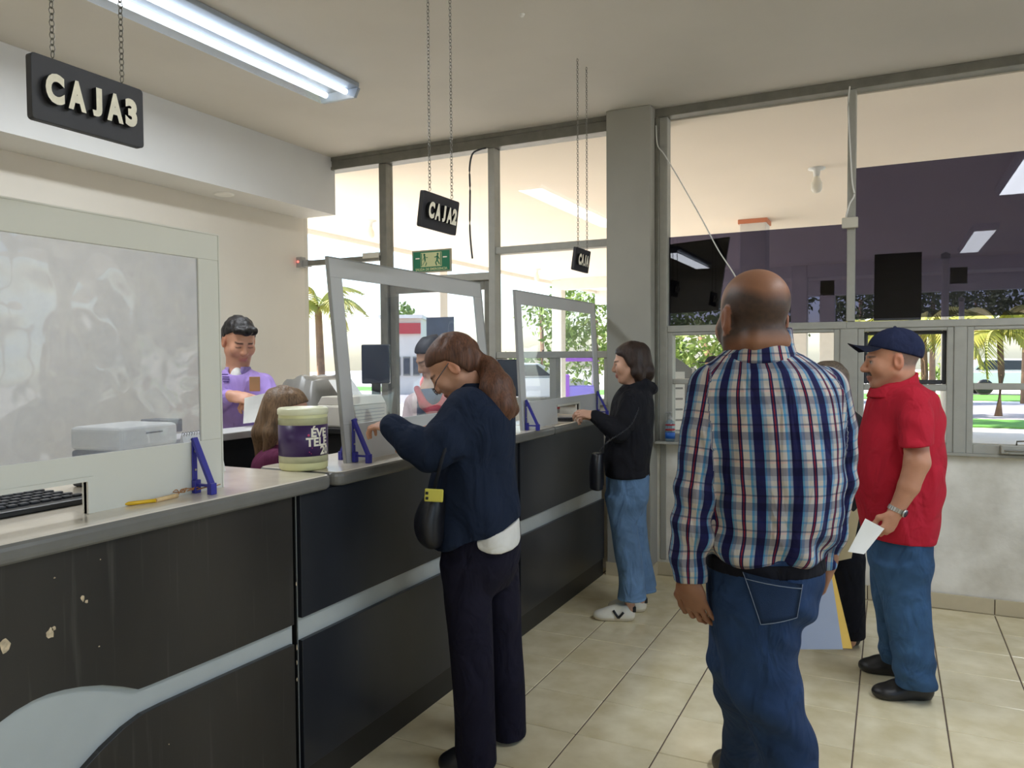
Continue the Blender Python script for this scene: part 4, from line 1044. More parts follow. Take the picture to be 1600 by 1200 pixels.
# ------------------------------------------------------------------ people: signed-distance modelling
def _hash(ix, iy, iz, s):
    n = (ix*374761393+iy*668265263+iz*2147483647+s*1274126177) & 0x7fffffff
    n = ((n ^ (n >> 13))*1274126177) & 0x7fffffff
    return ((n ^ (n >> 16)) & 0xffff)/65535.0*2-1
def vnoise(P_, scale, seed=0):
    """smooth value noise on an (n,3) array"""
    q = P_*np.asarray(scale); i = np.floor(q).astype(np.int64); f_ = q-i; f_ = f_*f_*(3-2*f_)
    r = 0
    for dx in (0, 1):
        for dy in (0, 1):
            for dz in (0, 1):
                w = (f_[:, 0] if dx else 1-f_[:, 0])*(f_[:, 1] if dy else 1-f_[:, 1])*(f_[:, 2] if dz else 1-f_[:, 2])
                r = r+w*_hash(i[:, 0]+dx, i[:, 1]+dy, i[:, 2]+dz, seed)
    return r
class Sdf:
    def __init__(self, lo, hi, h):
        self.lo = np.array(lo, float); self.h = h
        self.n = np.maximum(2, np.ceil((np.array(hi, float)-self.lo)/h).astype(int)+1)
        self.F = np.full(tuple(self.n), 0.15, np.float32)
        self.ax = [np.float32(self.lo[a]+np.arange(self.n[a])*h) for a in range(3)]
    def block(self, lo, hi):
        sl = []; cs = []
        for a in range(3):
            i0 = max(0, int(math.floor((lo[a]-self.lo[a])/self.h))); i1 = min(self.n[a], int(math.ceil((hi[a]-self.lo[a])/self.h))+1)
            if i1 <= i0: return None, None
            sl.append(slice(i0, i1)); sh = [1, 1, 1]; sh[a] = -1
            cs.append(self.ax[a][i0:i1].reshape(sh))
        return tuple(sl), cs
    def put(self, sl, d, k, op):
        F = self.F[sl]
        if op == 'sub': d = -d
        if op == 'add':
            h_ = np.maximum(k-np.abs(F-d), 0)/max(k, 1e-6); self.F[sl] = np.minimum(F, d)-h_*h_*k*0.25
        else:
            h_ = np.maximum(k-np.abs(F-d), 0)/max(k, 1e-6); self.F[sl] = np.maximum(F, d)+h_*h_*k*0.25
    def rc(self, a, b, ra, rb, k=0.012, op='add'):
        a = np.array(a, float); b = np.array(b, float); m_ = max(ra, rb)+k+0.02
        sl, cs = self.block(np.minimum(a, b)-m_, np.maximum(a, b)+m_)
        if sl is None: return self
        w = b-a; L2 = max(1e-9, w@w)
        X, Y, Z = cs[0]-a[0], cs[1]-a[1], cs[2]-a[2]
        t = np.clip((X*w[0]+Y*w[1]+Z*w[2])/L2, 0, 1)
        d = np.sqrt((X-t*w[0])**2+(Y-t*w[1])**2+(Z-t*w[2])**2)-(ra+(rb-ra)*t)
        self.put(sl, d.astype(np.float32), k, op); return self
    def chain(self, pts, rs, k=0.012, op='add'):
        for i in range(len(pts)-1): self.rc(pts[i], pts[i+1], rs[i], rs[i+1], k if i == 0 else min(k, 0.01), op)
        return self
    def ell(self, c, r, R_=None, k=0.012, op='add'):
        """ellipsoid; R_ rows are its axes"""
        c = np.array(c, float); r = np.array(r, float); m_ = r.max()+k+0.02
        sl, cs = self.block(c-m_, c+m_)
        if sl is None: return self
        X, Y, Z = cs[0]-c[0], cs[1]-c[1], cs[2]-c[2]
        if R_ is None: u, v, w = X, Y, Z
        else: u, v, w = [X*R_[i][0]+Y*R_[i][1]+Z*R_[i][2] for i in range(3)]
        k0 = np.sqrt((u/r[0])**2+(v/r[1])**2+(w/r[2])**2); k1 = np.sqrt((u/r[0]**2)**2+(v/r[1]**2)**2+(w/r[2]**2)**2)+1e-6
        d = np.where(k0 < 0.05, -r.min(), k0*(k0-1)/k1)
        self.put(sl, d.astype(np.float32), k, op); return self
    def loft(self, rings, k=0.01, op='add', sub=4, ang=0.0):
        """rings: (x, y, z, ru, rv); elliptical sections, ru along the section's side axis"""
        R_ = np.array(rings, float)
        if len(R_) > 2 and sub > 1:
            out = []
            for i in range(len(R_)-1):
                p0 = R_[max(i-1, 0)]; p1 = R_[i]; p2 = R_[i+1]; p3 = R_[min(i+2, len(R_)-1)]
                for q in range(sub):
                    t = q/sub
                    out.append(0.5*((2*p1)+(p2-p0)*t+(2*p0-5*p1+4*p2-p3)*t*t+(3*p1-p0-3*p2+p3)*t**3))
            out.append(R_[-1]); R_ = np.array(out)
        R_ = R_[np.argsort(R_[:, 2])]
        m_ = R_[:, 3:].max()+k+0.03
        sl, cs = self.block(R_[:, :3].min(0)-m_, R_[:, :3].max(0)+m_)
        if sl is None: return self
        z = cs[2].ravel(); zc = np.clip(z, R_[0, 2], R_[-1, 2])
        I = [np.interp(zc, R_[:, 2], R_[:, q]).astype(np.float32).reshape(1, 1, -1) for q in (0, 1, 3, 4)]
        u = cs[0]-I[0]; v = cs[1]-I[1]; ru, rv = I[2], I[3]
        k0 = np.sqrt((u/ru)**2+(v/rv)**2); k1 = np.sqrt((u/ru**2)**2+(v/rv**2)**2)+1e-6
        d = np.where(k0 < 0.05, -np.minimum(ru, rv), k0*(k0-1)/k1)
        qa = np.abs(z-zc).astype(np.float32).reshape(1, 1, -1)
        d = np.where(qa < 1e-5, d, np.where(d > 0, np.sqrt(d*d+qa*qa), qa))
        self.put(sl, d.astype(np.float32), k, op); return self
    def cut(self, fn, k=0.004, lo=None, hi=None):
        """keep where fn(X,Y,Z) < 0"""
        if lo is None: lo, hi = self.lo, self.lo+self.n*self.h
        sl, cs = self.block(lo, hi)
        d = np.broadcast_to(fn(*cs), self.F[sl].shape).astype(np.float32)
        self.put(sl, d, k, 'int'); return self
    def mesh(self):
        F = self.F; F[0] = F[-1] = 0.1; F[:, 0] = F[:, -1] = 0.1; F[:, :, 0] = F[:, :, -1] = 0.1
        ins = F < 0
        nx, ny, nz = F.shape
        cnt = np.zeros((nx-1, ny-1, nz-1), np.int8)
        for a in (0, 1):
            for b in (0, 1):
                for c in (0, 1): cnt += ins[a:nx-1+a, b:ny-1+b, c:nz-1+c]
        act = (cnt > 0) & (cnt < 8)
        ci = np.argwhere(act)
        idx = np.full(act.shape, -1, np.int32); idx[act] = np.arange(len(ci))
        acc = np.zeros((len(ci), 3)); num = np.zeros(len(ci))
        cor = [(a, b, c) for a in (0, 1) for b in (0, 1) for c in (0, 1)]
        vals = {c: F[ci[:, 0]+c[0], ci[:, 1]+c[1], ci[:, 2]+c[2]] for c in cor}
        for c in cor:
            for a in range(3):
                if c[a] == 0:
                    e = list(c); e[a] = 1; e = tuple(e)
                    va, vb = vals[c], vals[e]; m_ = (va < 0) != (vb < 0)
                    t = np.where(m_, va/(va-vb+1e-12), 0)
                    p = np.array(c, float)[None, :]+np.zeros((len(ci), 3)); p[:, a] += t
                    acc[m_] += p[m_]; num[m_] += 1
        V = (ci+acc/num[:, None])*self.h+self.lo
        faces = []
        for a in range(3):
            s0 = [slice(None)]*3; s1 = [slice(None)]*3; s0[a] = slice(0, -1); s1[a] = slice(1, None)
            x0 = ins[tuple(s0)]; x1 = ins[tuple(s1)]
            for fl, msk in ((False, x0 & ~x1), (True, ~x0 & x1)):
                e = np.argwhere(msk)
                b, c = (a+1) % 3, (a+2) % 3
                e = e[(e[:, b] > 0) & (e[:, c] > 0)]
                q = []
                for (ob, oc) in ((0, 0), (-1, 0), (-1, -1), (0, -1)):
                    g = e.copy(); g[:, b] += ob; g[:, c] += oc
                    q.append(idx[g[:, 0], g[:, 1], g[:, 2]])
                q = np.stack(q, 1)
                if not fl: q = q[:, ::-1]
                faces.append(q)
        Fc = np.concatenate(faces); Fc = Fc[(Fc >= 0).all(1)]
        return V, Fc[:, ::-1]
def vnormals(V, Fc):
    n = np.zeros_like(V)
    fn = np.cross(V[Fc[:, 2]]-V[Fc[:, 0]], V[Fc[:, 3]]-V[Fc[:, 1]])
    for i in range(4): np.add.at(n, Fc[:, i], fn)
    return n/(np.linalg.norm(n, axis=1)[:, None]+1e-12)
def relax(V, Fc, it=2, lam=0.5):
    for _ in range(it):
        s = np.zeros_like(V); c = np.zeros(len(V))
        for i in range(4):
            j = Fc[:, (i+1) % 4]; k = Fc[:, (i-1) % 4]
            np.add.at(s, Fc[:, i], V[j]+V[k]); np.add.at(c, Fc[:, i], 2)
        V = V*(1-lam)+lam*s/np.maximum(c, 1)[:, None]
    return V
def to_mesh(name, V, Fc, mat, parent=None, col=None, uv=None):
    me = bpy.data.meshes.new(name)
    me.vertices.add(len(V)); me.vertices.foreach_set('co', np.ascontiguousarray(V, np.float32).ravel())
    me.loops.add(len(Fc)*4); me.loops.foreach_set('vertex_index', np.ascontiguousarray(Fc, np.int32).ravel())
    me.polygons.add(len(Fc)); me.polygons.foreach_set('loop_start', np.arange(0, len(Fc)*4, 4, dtype=np.int32))
    me.update(calc_edges=True); me.validate()
    if col is not None:
        at_ = me.color_attributes.new('tint', 'FLOAT_COLOR', 'POINT')
        c4 = np.ones((len(V), 4), np.float32); c4[:, :3] = col
        at_.data.foreach_set('color', c4.ravel())
    if uv is not None:
        at_ = me.attributes.new('weave', 'FLOAT_VECTOR', 'POINT')
        at_.data.foreach_set('vector', np.ascontiguousarray(uv, np.float32).ravel())
    return link(name, me, parent, mat, smooth=True)
def fold_bump(nt, b, under, strength, scale=(9, 9, 5.5)):
    """soft cloth creases as relief"""
    tc = nt.nodes.new('ShaderNodeTexCoord'); mp = nt.nodes.new('ShaderNodeMapping'); mp.inputs['Scale'].default_value = scale; mp.inputs['Rotation'].default_value = (0.3, 0.5, 0.2)
    nt.links.new(tc.outputs['Object'], mp.inputs['Vector'])
    nz = nt.nodes.new('ShaderNodeTexNoise'); nz.inputs['Scale'].default_value = 1.0; nz.inputs['Detail'].default_value = 2.5; nz.inputs['Distortion'].default_value = 1.2
    nt.links.new(mp.outputs[0], nz.inputs['Vector'])
    bp = nt.nodes.new('ShaderNodeBump'); bp.inputs['Strength'].default_value = strength; bp.inputs['Distance'].default_value = 0.05
    nt.links.new(nz.outputs[0], bp.inputs['Height'])
    if under is not None: nt.links.new(under.outputs[0], bp.inputs['Normal'])
    nt.links.new(bp.outputs[0], b.inputs['Normal'])
def tint_mat(name, rough=0.55, bump=0.06, bscale=90, spec=0.35, sss=0.0, var=0.10, vscale=14, fold=0.0):
    mt, nt, b = _new(name)
    b.inputs['Roughness'].default_value = rough; b.inputs['Specular IOR Level'].default_value = spec
    va = nt.nodes.new('ShaderNodeVertexColor'); va.layer_name = 'tint'
    tc = nt.nodes.new('ShaderNodeTexCoord'); nz = nt.nodes.new('ShaderNodeTexNoise'); nz.inputs['Scale'].default_value = vscale; nz.inputs['Detail'].default_value = 5
    nt.links.new(tc.outputs['Object'], nz.inputs['Vector'])
    mr = nt.nodes.new('ShaderNodeMapRange'); mr.inputs['From Min'].default_value = 0.3; mr.inputs['From Max'].default_value = 0.7; mr.inputs['To Min'].default_value = 1-var; mr.inputs['To Max'].default_value = 1+var
    nt.links.new(nz.outputs[0], mr.inputs['Value'])
    ml = nt.nodes.new('ShaderNodeVectorMath'); ml.operation = 'SCALE'
    nt.links.new(va.outputs['Color'], ml.inputs[0]); nt.links.new(mr.outputs[0], ml.inputs['Scale'])
    nt.links.new(ml.outputs[0], b.inputs['Base Color'])
    if sss: b.inputs['Subsurface Weight'].default_value = sss; b.inputs['Subsurface Radius'].default_value = (0.01, 0.004, 0.002); b.inputs['Subsurface Scale'].default_value = 0.5
    n2 = nt.nodes.new('ShaderNodeTexNoise'); n2.inputs['Scale'].default_value = bscale; nt.links.new(tc.outputs['Object'], n2.inputs['Vector'])
    bp = nt.nodes.new('ShaderNodeBump'); bp.inputs['Strength'].default_value = bump; bp.inputs['Distance'].default_value = 0.004
    nt.links.new(n2.outputs[0], bp.inputs['Height']); nt.links.new(bp.outputs[0], b.inputs['Normal'])
    if fold: fold_bump(nt, b, bp, fold)
    return mt
M['skin'] = tint_mat('skin', 0.5, 0.05, 250, 0.4)
M['hair'] = tint_mat('hair', 0.5, 0.5, 160, 0.35, var=0.45, vscale=1.0)
for n_ in M['hair'].node_tree.nodes:
    if n_.type == 'TEX_NOISE':
        mp = M['hair'].node_tree.nodes.new('ShaderNodeMapping'); mp.inputs['Scale'].default_value = (170, 170, 16)
        tc_ = M['hair'].node_tree.nodes.new('ShaderNodeTexCoord')
        M['hair'].node_tree.links.new(tc_.outputs['Object'], mp.inputs['Vector']); M['hair'].node_tree.links.new(mp.outputs[0], n_.inputs['Vector'])
        n_.inputs['Scale'].default_value = 1.0
M['cloth'] = tint_mat('cloth', 0.85, 0.25, 500, 0.2, var=0.07, vscale=10, fold=0.55)
M['denim'] = tint_mat('denim', 0.85, 0.4, 700, 0.2, var=0.16, vscale=16, fold=0.7)
M['leather'] = tint_mat('shoe_leather', 0.4, 0.15, 120, 0.5, var=0.08)

R0 = Vector((math.cos(YAW), math.sin(YAW), 0)); F0 = Vector((-math.sin(YAW), math.cos(YAW), 0))
C3 = lambda c: np.array(c[:3])
class Person:
    """figure frame: x to the photo's right, y away from the camera, z up; origin on the floor below the figure"""
    def __init__(self, d0, foot_px, z0=0.0):
        p = at(foot_px, 600, d0); self.o = Vector((p.x, p.y, z0)); self.d0 = d0; self.s = d0/FPX
        self.root = None
    def P(self, px_, py_, dd=0.0):
        q = at(px_, py_, self.d0+dd)-self.o
        return np.array([q.dot(R0), q.dot(F0), q.z])
    def ring(self, px_, py_, hw, rv, dd=0.0):
        q = self.P(px_, py_, dd); return (q[0], q[1], q[2], hw*(self.d0+dd)/FPX, rv)
    def add(self, name, V, Fc, mat, col=None, uv=None):
        if col is not None and np.ndim(col) == 1: col = np.tile(np.array(col[:3]), (len(V), 1))
        o = to_mesh(name, V, Fc, mat, self.root, col, uv)
        if self.root is None:
            self.root = o; o.location = self.o; o.rotation_euler = (0, 0, YAW)
        return o
def headframe(yaw, pitch, roll=0.0):
    """rows: head right, forward, up in the figure frame; yaw 0 looks away from the camera, +90 looks to the photo's left"""
    cy_, sy_ = math.cos(yaw), math.sin(yaw)
    fw = np.array([-sy_*math.cos(pitch), cy_*math.cos(pitch), -math.sin(pitch)])
    rt = np.array([cy_, sy_, 0.0]); up = np.cross(rt, fw)
    cr_, sr_ = math.cos(roll), math.sin(roll)
    return np.array([cr_*rt+sr_*up, fw, -sr_*rt+cr_*up])
def head(S, c, H, s=1.0, jaw=1.0, nose=1.0, fem=False):
    def L(x, y, z): return c+s*(x*H[0]+y*H[1]+z*H[2])
    e = lambda x, y, z, r, k=0.012, op='add': S.ell(L(x, y, z), np.array(r)*s, H, k*s, op)
    r = lambda a, b, ra, rb, k=0.012, op='add': S.rc(L(*a), L(*b), ra*s, rb*s, k*s, op)
    e(0, -0.014, 0.036, (0.075, 0.096, 0.080))
    e(0, 0.026, -0.028, (0.059*jaw, 0.062, 0.076), 0.03)
    e(0, 0.058, -0.096, (0.026*jaw, 0.022, 0.019), 0.03)
    for q in (-1, 1):
        r((q*0.052*jaw, 0.002, -0.050), (q*0.020, 0.056, -0.094), 0.020, 0.016, 0.03)
        e(q*0.040, 0.064, -0.026, (0.022, 0.020, 0.024), 0.03)
    r((-0.030, 0.083, 0.016), (0.030, 0.083, 0.016), 0.010, 0.010, 0.02)
    for q in (-1, 1):
        e(q*0.031, 0.097, -0.003, (0.017, 0.014, 0.012), 0.014, 'sub')
        e(q*0.031, 0.076, -0.004, (0.0125, 0.0125, 0.0125), 0.004)
        r((q*0.017, 0.086, 0.003), (q*0.044, 0.078, 0.001), 0.0035, 0.003, 0.006)
    r((0, 0.088, 0.006), (0, 0.104*nose, -0.030), 0.0075, 0.0105, 0.012)
    e(0, 0.098*nose, -0.038, (0.012, 0.012, 0.008), 0.01)
    for q in (-1, 1): e(q*0.012, 0.092, -0.036, (0.008, 0.011, 0.008), 0.008)
    e(0, 0.078, -0.052, (0.024, 0.012, 0.014), 0.012)
    e(0, 0.086, -0.064, (0.022, 0.011, 0.0065), 0.008)
    e(0, 0.083, -0.075, (0.019, 0.011, 0.0075), 0.008)
    r((-0.024, 0.088, -0.0695), (0.024, 0.088, -0.0695), 0.0012, 0.0012, 0.003, 'sub')
    for q in (-1, 1):
        e(q*0.078, -0.010, -0.006, (0.009, 0.020, 0.032), 0.008)
        e(q*0.086, -0.004, -0.004, (0.006, 0.010, 0.018), 0.004, 'sub')
    return L
def paint_face(V, col, c, H, s, skin, lips, brow, stub=None, hairline=None, haircol=None, eyes='open'):
    q = (V-c)@H.T/s; x, y, z = q[:, 0], q[:, 1], q[:, 2]; ax_ = np.abs(x)
    hd = (np.abs(x) < 0.10) & (np.abs(y) < 0.13) & (z > -0.125) & (z < 0.13)
    def mix(m_, c_, a=1.0):
        w = (m_*a)[:, None] if m_.dtype != bool else (m_.astype(float)*a)[:, None]
        col[:] = col*(1-w)+np.array(c_[:3])*w
    def band(v, lo, hi, w): return np.clip((v-lo)/w+0.5, 0, 1)*np.clip((hi-v)/w+0.5, 0, 1)
    hf = hd.astype(float)
    if stub is not None:
        mix(hf*band(y, 0.012, 1, 0.03)*band(z, -0.125, -0.048-0.25*np.clip(0.05-y, 0, 1), 0.03), stub, 0.45)
    mix(hf*band(y, 0.078, 1, 0.006)*band(ax_, -1, 0.023, 0.006)*band(z, -0.081, -0.058, 0.005), lips, 0.7)
    mix(hf*band(y, 0.066, 1, 0.006)*band(ax_, 0.012, 0.048, 0.006)*band(z, 0.0125, 0.0215, 0.004), brow, 0.85)
    if eyes == 'open':
        mix(hd & (y > 0.07) & (np.abs(ax_-0.031) < 0.013) & (np.abs(z+0.004) < 0.006), (0.42, 0.38, 0.35), 0.7)
        mix(hd & (y > 0.07) & (np.hypot(ax_-0.031, z+0.004) < 0.0062), (0.02, 0.012, 0.01), 1.0)
    mix(hf*band(y, 0.068, 1, 0.004)*band(ax_, 0.017, 0.045, 0.004)*band(z, (0.001 if eyes == 'open' else -0.007)-0.0022, (0.001 if eyes == 'open' else -0.007)+0.0022, 0.003), brow, 0.8)
    mix(hf*band(ax_, 0.070, 1, 0.006)*band(z, -0.04, 0.028, 0.01), (skin[0]*1.12, skin[1]*0.85, skin[2]*0.8), 0.6)
    if hairline is not None:
        w = np.clip((hairline(x, y, z))/0.028, 0, 1)*hd*(1-((ax_ > 0.0745) & (np.abs(z+0.006) < 0.036)))
        mix(w*(0.93+0.07*vnoise(V, 150, 3)), haircol, 0.9)
def hand(S, wrist, d, n, side, size=1.0, curl=0.5, spread=0.1, thumb=0.5, curls=None):
    """palm and five bent fingers. d: along the hand, n: back-of-hand direction, side: direction of the thumb"""
    d = np.array(d, float); d /= np.linalg.norm(d); n = np.array(n, float); n -= d*(n@d); n /= np.linalg.norm(n)
    sd = np.array(side, float); sd -= d*(sd@d); sd -= n*(sd@n); sd /= np.linalg.norm(sd)
    w = np.array(wrist, float); s = size
    pc = w+d*0.048*s
    S.ell(pc, np.array((0.052, 0.040, 0.0155))*s, np.array([d, sd, n]), 0.015)
    S.rc(w-d*0.01*s, w+d*0.03*s, 0.024*s, 0.022*s, 0.02)
    lens = (0.042, 0.047, 0.044, 0.034); offs = (0.030, 0.0105, -0.010, -0.0295); base = (0.086, 0.091, 0.088, 0.080)
    for i in range(4):
        c0 = curl if curls is None else curls[i]
        ang = c0*0.55; p = w+d*base[i]*s*0.92+sd*offs[i]*s
        dirs = d*math.cos(spread*0)+sd*offs[i]*spread*10
        dirs /= np.linalg.norm(dirs)
        r = (0.0088, 0.0082, 0.0074, 0.0064)
        for j, f_ in enumerate((1.0, 0.62, 0.50)):
            dv = dirs*math.cos(ang)-n*math.sin(ang)
            q = p+dv*lens[i]*f_*s
            S.rc(p, q, r[j]*s*(0.86 if i == 3 else 1), r[j+1]*s*(0.86 if i == 3 else 1), 0.004)
            p = q; ang += c0*(1.0 if j == 0 else 0.7)
    t0 = w+d*0.022*s+sd*0.024*s; dv = d*(0.75-0.3*thumb)+sd*(0.75-0.45*thumb)-n*0.45*thumb; dv /= np.linalg.norm(dv)
    t1 = t0+dv*0.042*s; dv2 = d*0.9+sd*(0.25-0.4*thumb)-n*0.3*thumb; dv2 /= np.linalg.norm(dv2)
    t2 = t1+dv2*0.032*s; t3 = t2+dv2*0.024*s
    S.chain([t0, t1, t2, t3], [0.0145*s, 0.0110*s, 0.0098*s, 0.0080*s], 0.010)
def shoe(pers, toe, heel, width, height, mat, col, name='shoe', sole=None, z0=0.0, solecol=None, slip=True, top=None):
    """low shoe between toe and heel points (figure frame, on the ground)"""
    toe = np.array(toe, float); heel = np.array(heel, float); ax_ = toe-heel; L = np.linalg.norm(ax_[:2]); a = math.atan2(ax_[1], ax_[0])
    S = Sdf((min(toe[0], heel[0])-0.1, min(toe[1], heel[1])-0.1, z0-0.02), (max(toe[0], heel[0])+0.1, max(toe[1], heel[1])+0.1, z0+height+0.08), 0.005)
    u = ax_/max(L, 1e-6); u[2] = 0
    def pt(f_, z): return np.array([heel[0], heel[1], z0])+u*L*f_+np.array([0, 0, z])
    R_ = np.array([u, [-u[1], u[0], 0], [0, 0, 1]])
    S.ell(pt(0.72, 0.024), (L*0.30, width*0.52, 0.038), R_, 0.02)
    S.ell(pt(0.42, 0.030), (L*0.30, width*0.44, 0.045), R_, 0.03)
    S.ell(pt(0.20, 0.036), (L*0.21, width*0.42, 0.055), R_, 0.03)
    S.rc(pt(0.22, 0.05), pt(0.26, height), width*0.36, width*0.33, 0.03)
    S.rc(pt(0.60, 0.045), pt(0.33, height*0.82), width*0.30, width*0.32, 0.03)
    S.cut(lambda X, Y, Z: z0-Z)
    S.cut(lambda X, Y, Z: Z-(z0+height))
    V, Fc = S.mesh(); V = relax(V, Fc, 2)
    V[:, 2] = np.maximum(V[:, 2], z0+0.0005)
    colv = np.tile(np.array(col[:3]), (len(V), 1))
    if solecol is not None: colv[V[:, 2] < z0+0.02] = solecol[:3]
    return pers.add(name, V, Fc, mat, colv)
def garment(pers, name, S, mat, col, wr=0.004, wscale=(9, 9, 14), seed=0, sm=2, uvfn=None, extra=None, paint=None):
    V, Fc = S.mesh(); V = relax(V, Fc, sm)
    N = vnormals(V, Fc)
    if wr > 0:
        a = vnoise(V, wscale, seed); b = vnoise(V, np.array(wscale)*2.1, seed+5)
        V2 = V+N*(wr*(a*0.75+b*0.35))[:, None]
    else: V2 = V
    if extra is not None: V2 = V2+N*extra(V)[:, None]
    if wr > 0 or extra is not None: V2 = relax(V2, Fc, 2, 0.4)
    colv = np.tile(np.array(col[:3]), (len(V), 1))
    if paint is not None: paint(V, colv)
    return pers.add(name, V2, Fc, mat, colv, uvfn(V) if uvfn else None)
def bounds(pts, m_):
    A = np.array([p[:3] for p in pts]); return A.min(0)-m_, A.max(0)+m_
SKIN = srgb(196, 148, 118); LIPS = srgb(168, 96, 86); DARK = srgb(34, 26, 24)
# ------------------------------------------------------------------ the people
def finish_body(p, S, name, label, colfn, skin=SKIN):
    V, Fc = S.mesh(); V = relax(V, Fc, 1, 0.4)
    col = np.tile(np.array(skin[:3]), (len(V), 1))
    colfn(V, col)
    o = p.add(name, V, Fc, M['skin'], col)
    return tag(o, label, 'person')
def hair_cap(p, c, H, s, grow, line, col, extra=None, h=0.005, name='hair', wr=0.004, wsc=(60, 60, 12), seed=1, box=0.2):
    """scalp hair: grown skull shape kept where line(x,y,z) < 0 in head coordinates"""
    m_ = box
    S = Sdf(c-m_, c+m_, h)
    L = lambda x, y, z: c+s*(x*H[0]+y*H[1]+z*H[2])
    S.ell(L(0, -0.016, 0.038), np.array((0.075+grow[0], 0.096+grow[1], 0.080+grow[2]))*s, H, 0.01)
    S.ell(L(0, -0.030, -0.005), np.array((0.068+grow[0], 0.075+grow[1], 0.075))*s, H, 0.03)
    def f_(X, Y, Z):
        q = [((X-c[0])*H[i][0]+(Y-c[1])*H[i][1]+(Z-c[2])*H[i][2])/s for i in range(3)]
        return line(*q)*s
    S.cut(f_, 0.006)
    if extra: extra(S, L)
    V, Fc = S.mesh(); V = relax(V, Fc, 2)
    N = vnormals(V, Fc)
    V = V+N*(wr*vnoise(V, wsc, seed))[:, None]
    cv = np.tile(np.array(col[:3]), (len(V), 1))*(1+0.35*vnoise(V, (45, 45, 10), seed+1))[:, None]
    return p.add(name, V, Fc, M['hair'], np.clip(cv, 0.002, 1))
def box_on(parent, name, c, R_, size, mat, bev=0.0):
    """small box child placed in its owner's frame; R_ columns are its axes"""
    m_ = Matrix(((R_[0][0], R_[1][0], R_[2][0], c[0]), (R_[0][1], R_[1][1], R_[2][1], c[1]), (R_[0][2], R_[1][2], R_[2][2], c[2]), (0, 0, 0, 1)))
    return MB().box(-size[0]/2, size[0]/2, -size[1]/2, size[1]/2, -size[2]/2, size[2]/2, bev=bev, seg=2).build(name, mat, parent, xform=m_)
def world_of(p, q):
    return p.o + R0*q[0] + F0*q[1] + Vector((0, 0, q[2]))
def sheet_between(name, label, cat, corners, mat, th=0.003, bend=0.0, parent=None):
    """thin card with four world corners"""
    c = [Vector(q) for q in corners]; o = sum(c, Vector())/4; n = (c[1]-c[0]).cross(c[3]-c[0]).normalized()
    bm = bmesh.new(); g = 6; G = [[[None]*(g+1) for _ in range(g+1)] for _ in range(2)]
    for k in range(2):
        for i in range(g+1):
            for j in range(g+1):
                u, v = i/g, j/g
                q = (c[0]*(1-u)+c[1]*u)*(1-v)+(c[3]*(1-u)+c[2]*u)*v
                G[k][i][j] = bm.verts.new(q-o+n*(bend*math.sin(math.pi*u)*math.sin(math.pi*v)+(k-0.5)*th))
    for i in range(g):
        for j in range(g):
            bm.faces.new((G[1][i][j], G[1][i+1][j], G[1][i+1][j+1], G[1][i][j+1])); bm.faces.new((G[0][i][j+1], G[0][i+1][j+1], G[0][i+1][j], G[0][i][j]))
    for i in range(g):
        bm.faces.new((G[0][i][0], G[0][i+1][0], G[1][i+1][0], G[1][i][0])); bm.faces.new((G[1][i][g], G[1][i+1][g], G[0][i+1][g], G[0][i][g]))
        bm.faces.new((G[1][0][i], G[1][0][i+1], G[0][0][i+1], G[0][0][i])); bm.faces.new((G[0][g][i], G[0][g][i+1], G[1][g][i+1], G[1][g][i]))
    mb = MB(); mb.merge(bm)
    ob = mb.build(name, mat, parent); ob.location = o
    return tag(ob, label, cat) if label else ob
NAVY = srgb(26, 36, 56); NAVY_TR = srgb(26, 24, 40); WHITE = srgb(232, 230, 226); BLACK = srgb(20, 20, 26)

# ---- woman in the navy blazer, leaning on the counter, reading
p = Person(2.93, 755)
A = p.P
H = headframe(math.radians(86), math.radians(38)); hc = A(709, 574, -0.01); hs_ = 1.0
S = Sdf((-0.48, -0.42, -0.01), (0.30, 0.42, 1.62), 0.004)
head(S, hc, H, hs_, jaw=0.95, fem=True)
S.rc(hc+0.0*H[1]-0.05*H[2]-0.03*H[1], A(736, 622, 0), 0.050, 0.058, 0.03)
S.chain([A(736, 622), A(742, 700), A(748, 830)], [0.05, 0.07, 0.08], 0.02)
wl1 = A(619, 671, -0.15); wr1 = A(672, 674, 0.06)
S.chain([A(742, 660), A(722, 650, -0.13), A(674, 712, -0.20), wl1], [0.03, 0.03, 0.03, 0.024], 0.01)
S.chain([A(742, 660), A(740, 648, 0.14), A(706, 716, 0.17), wr1], [0.03, 0.03, 0.03, 0.024], 0.01)
hand(S, wl1+np.array([-0.004, 0.0, 0.004]), (-0.75, 0.42, 0.12), (-0.1, -0.2, 1), (0.3, 0.9, 0.0), 0.92, 0.75, 0.05, 0.7)
hand(S, wr1, (-0.85, -0.15, -0.12), (-0.1, 0.1, 1), (0.0, -1, 0), 0.92, 0.6, 0.05, 0.6)
for (x0, dd) in ((742, -0.07), (792, 0.11)):
    S.chain([A(750, 860), A(x0-6, 950, dd), A(x0, 1150, dd)], [0.04, 0.035, 0.03], 0.02)
def cf(V, col): paint_face(V, col, hc, H, hs_, SKIN, srgb(158, 88, 80), srgb(70, 48, 40), eyes='down')
finish_body(p, S, 'person', 'woman in a navy blazer with a long ponytail leaning on the counter', cf, srgb(200, 150, 124))
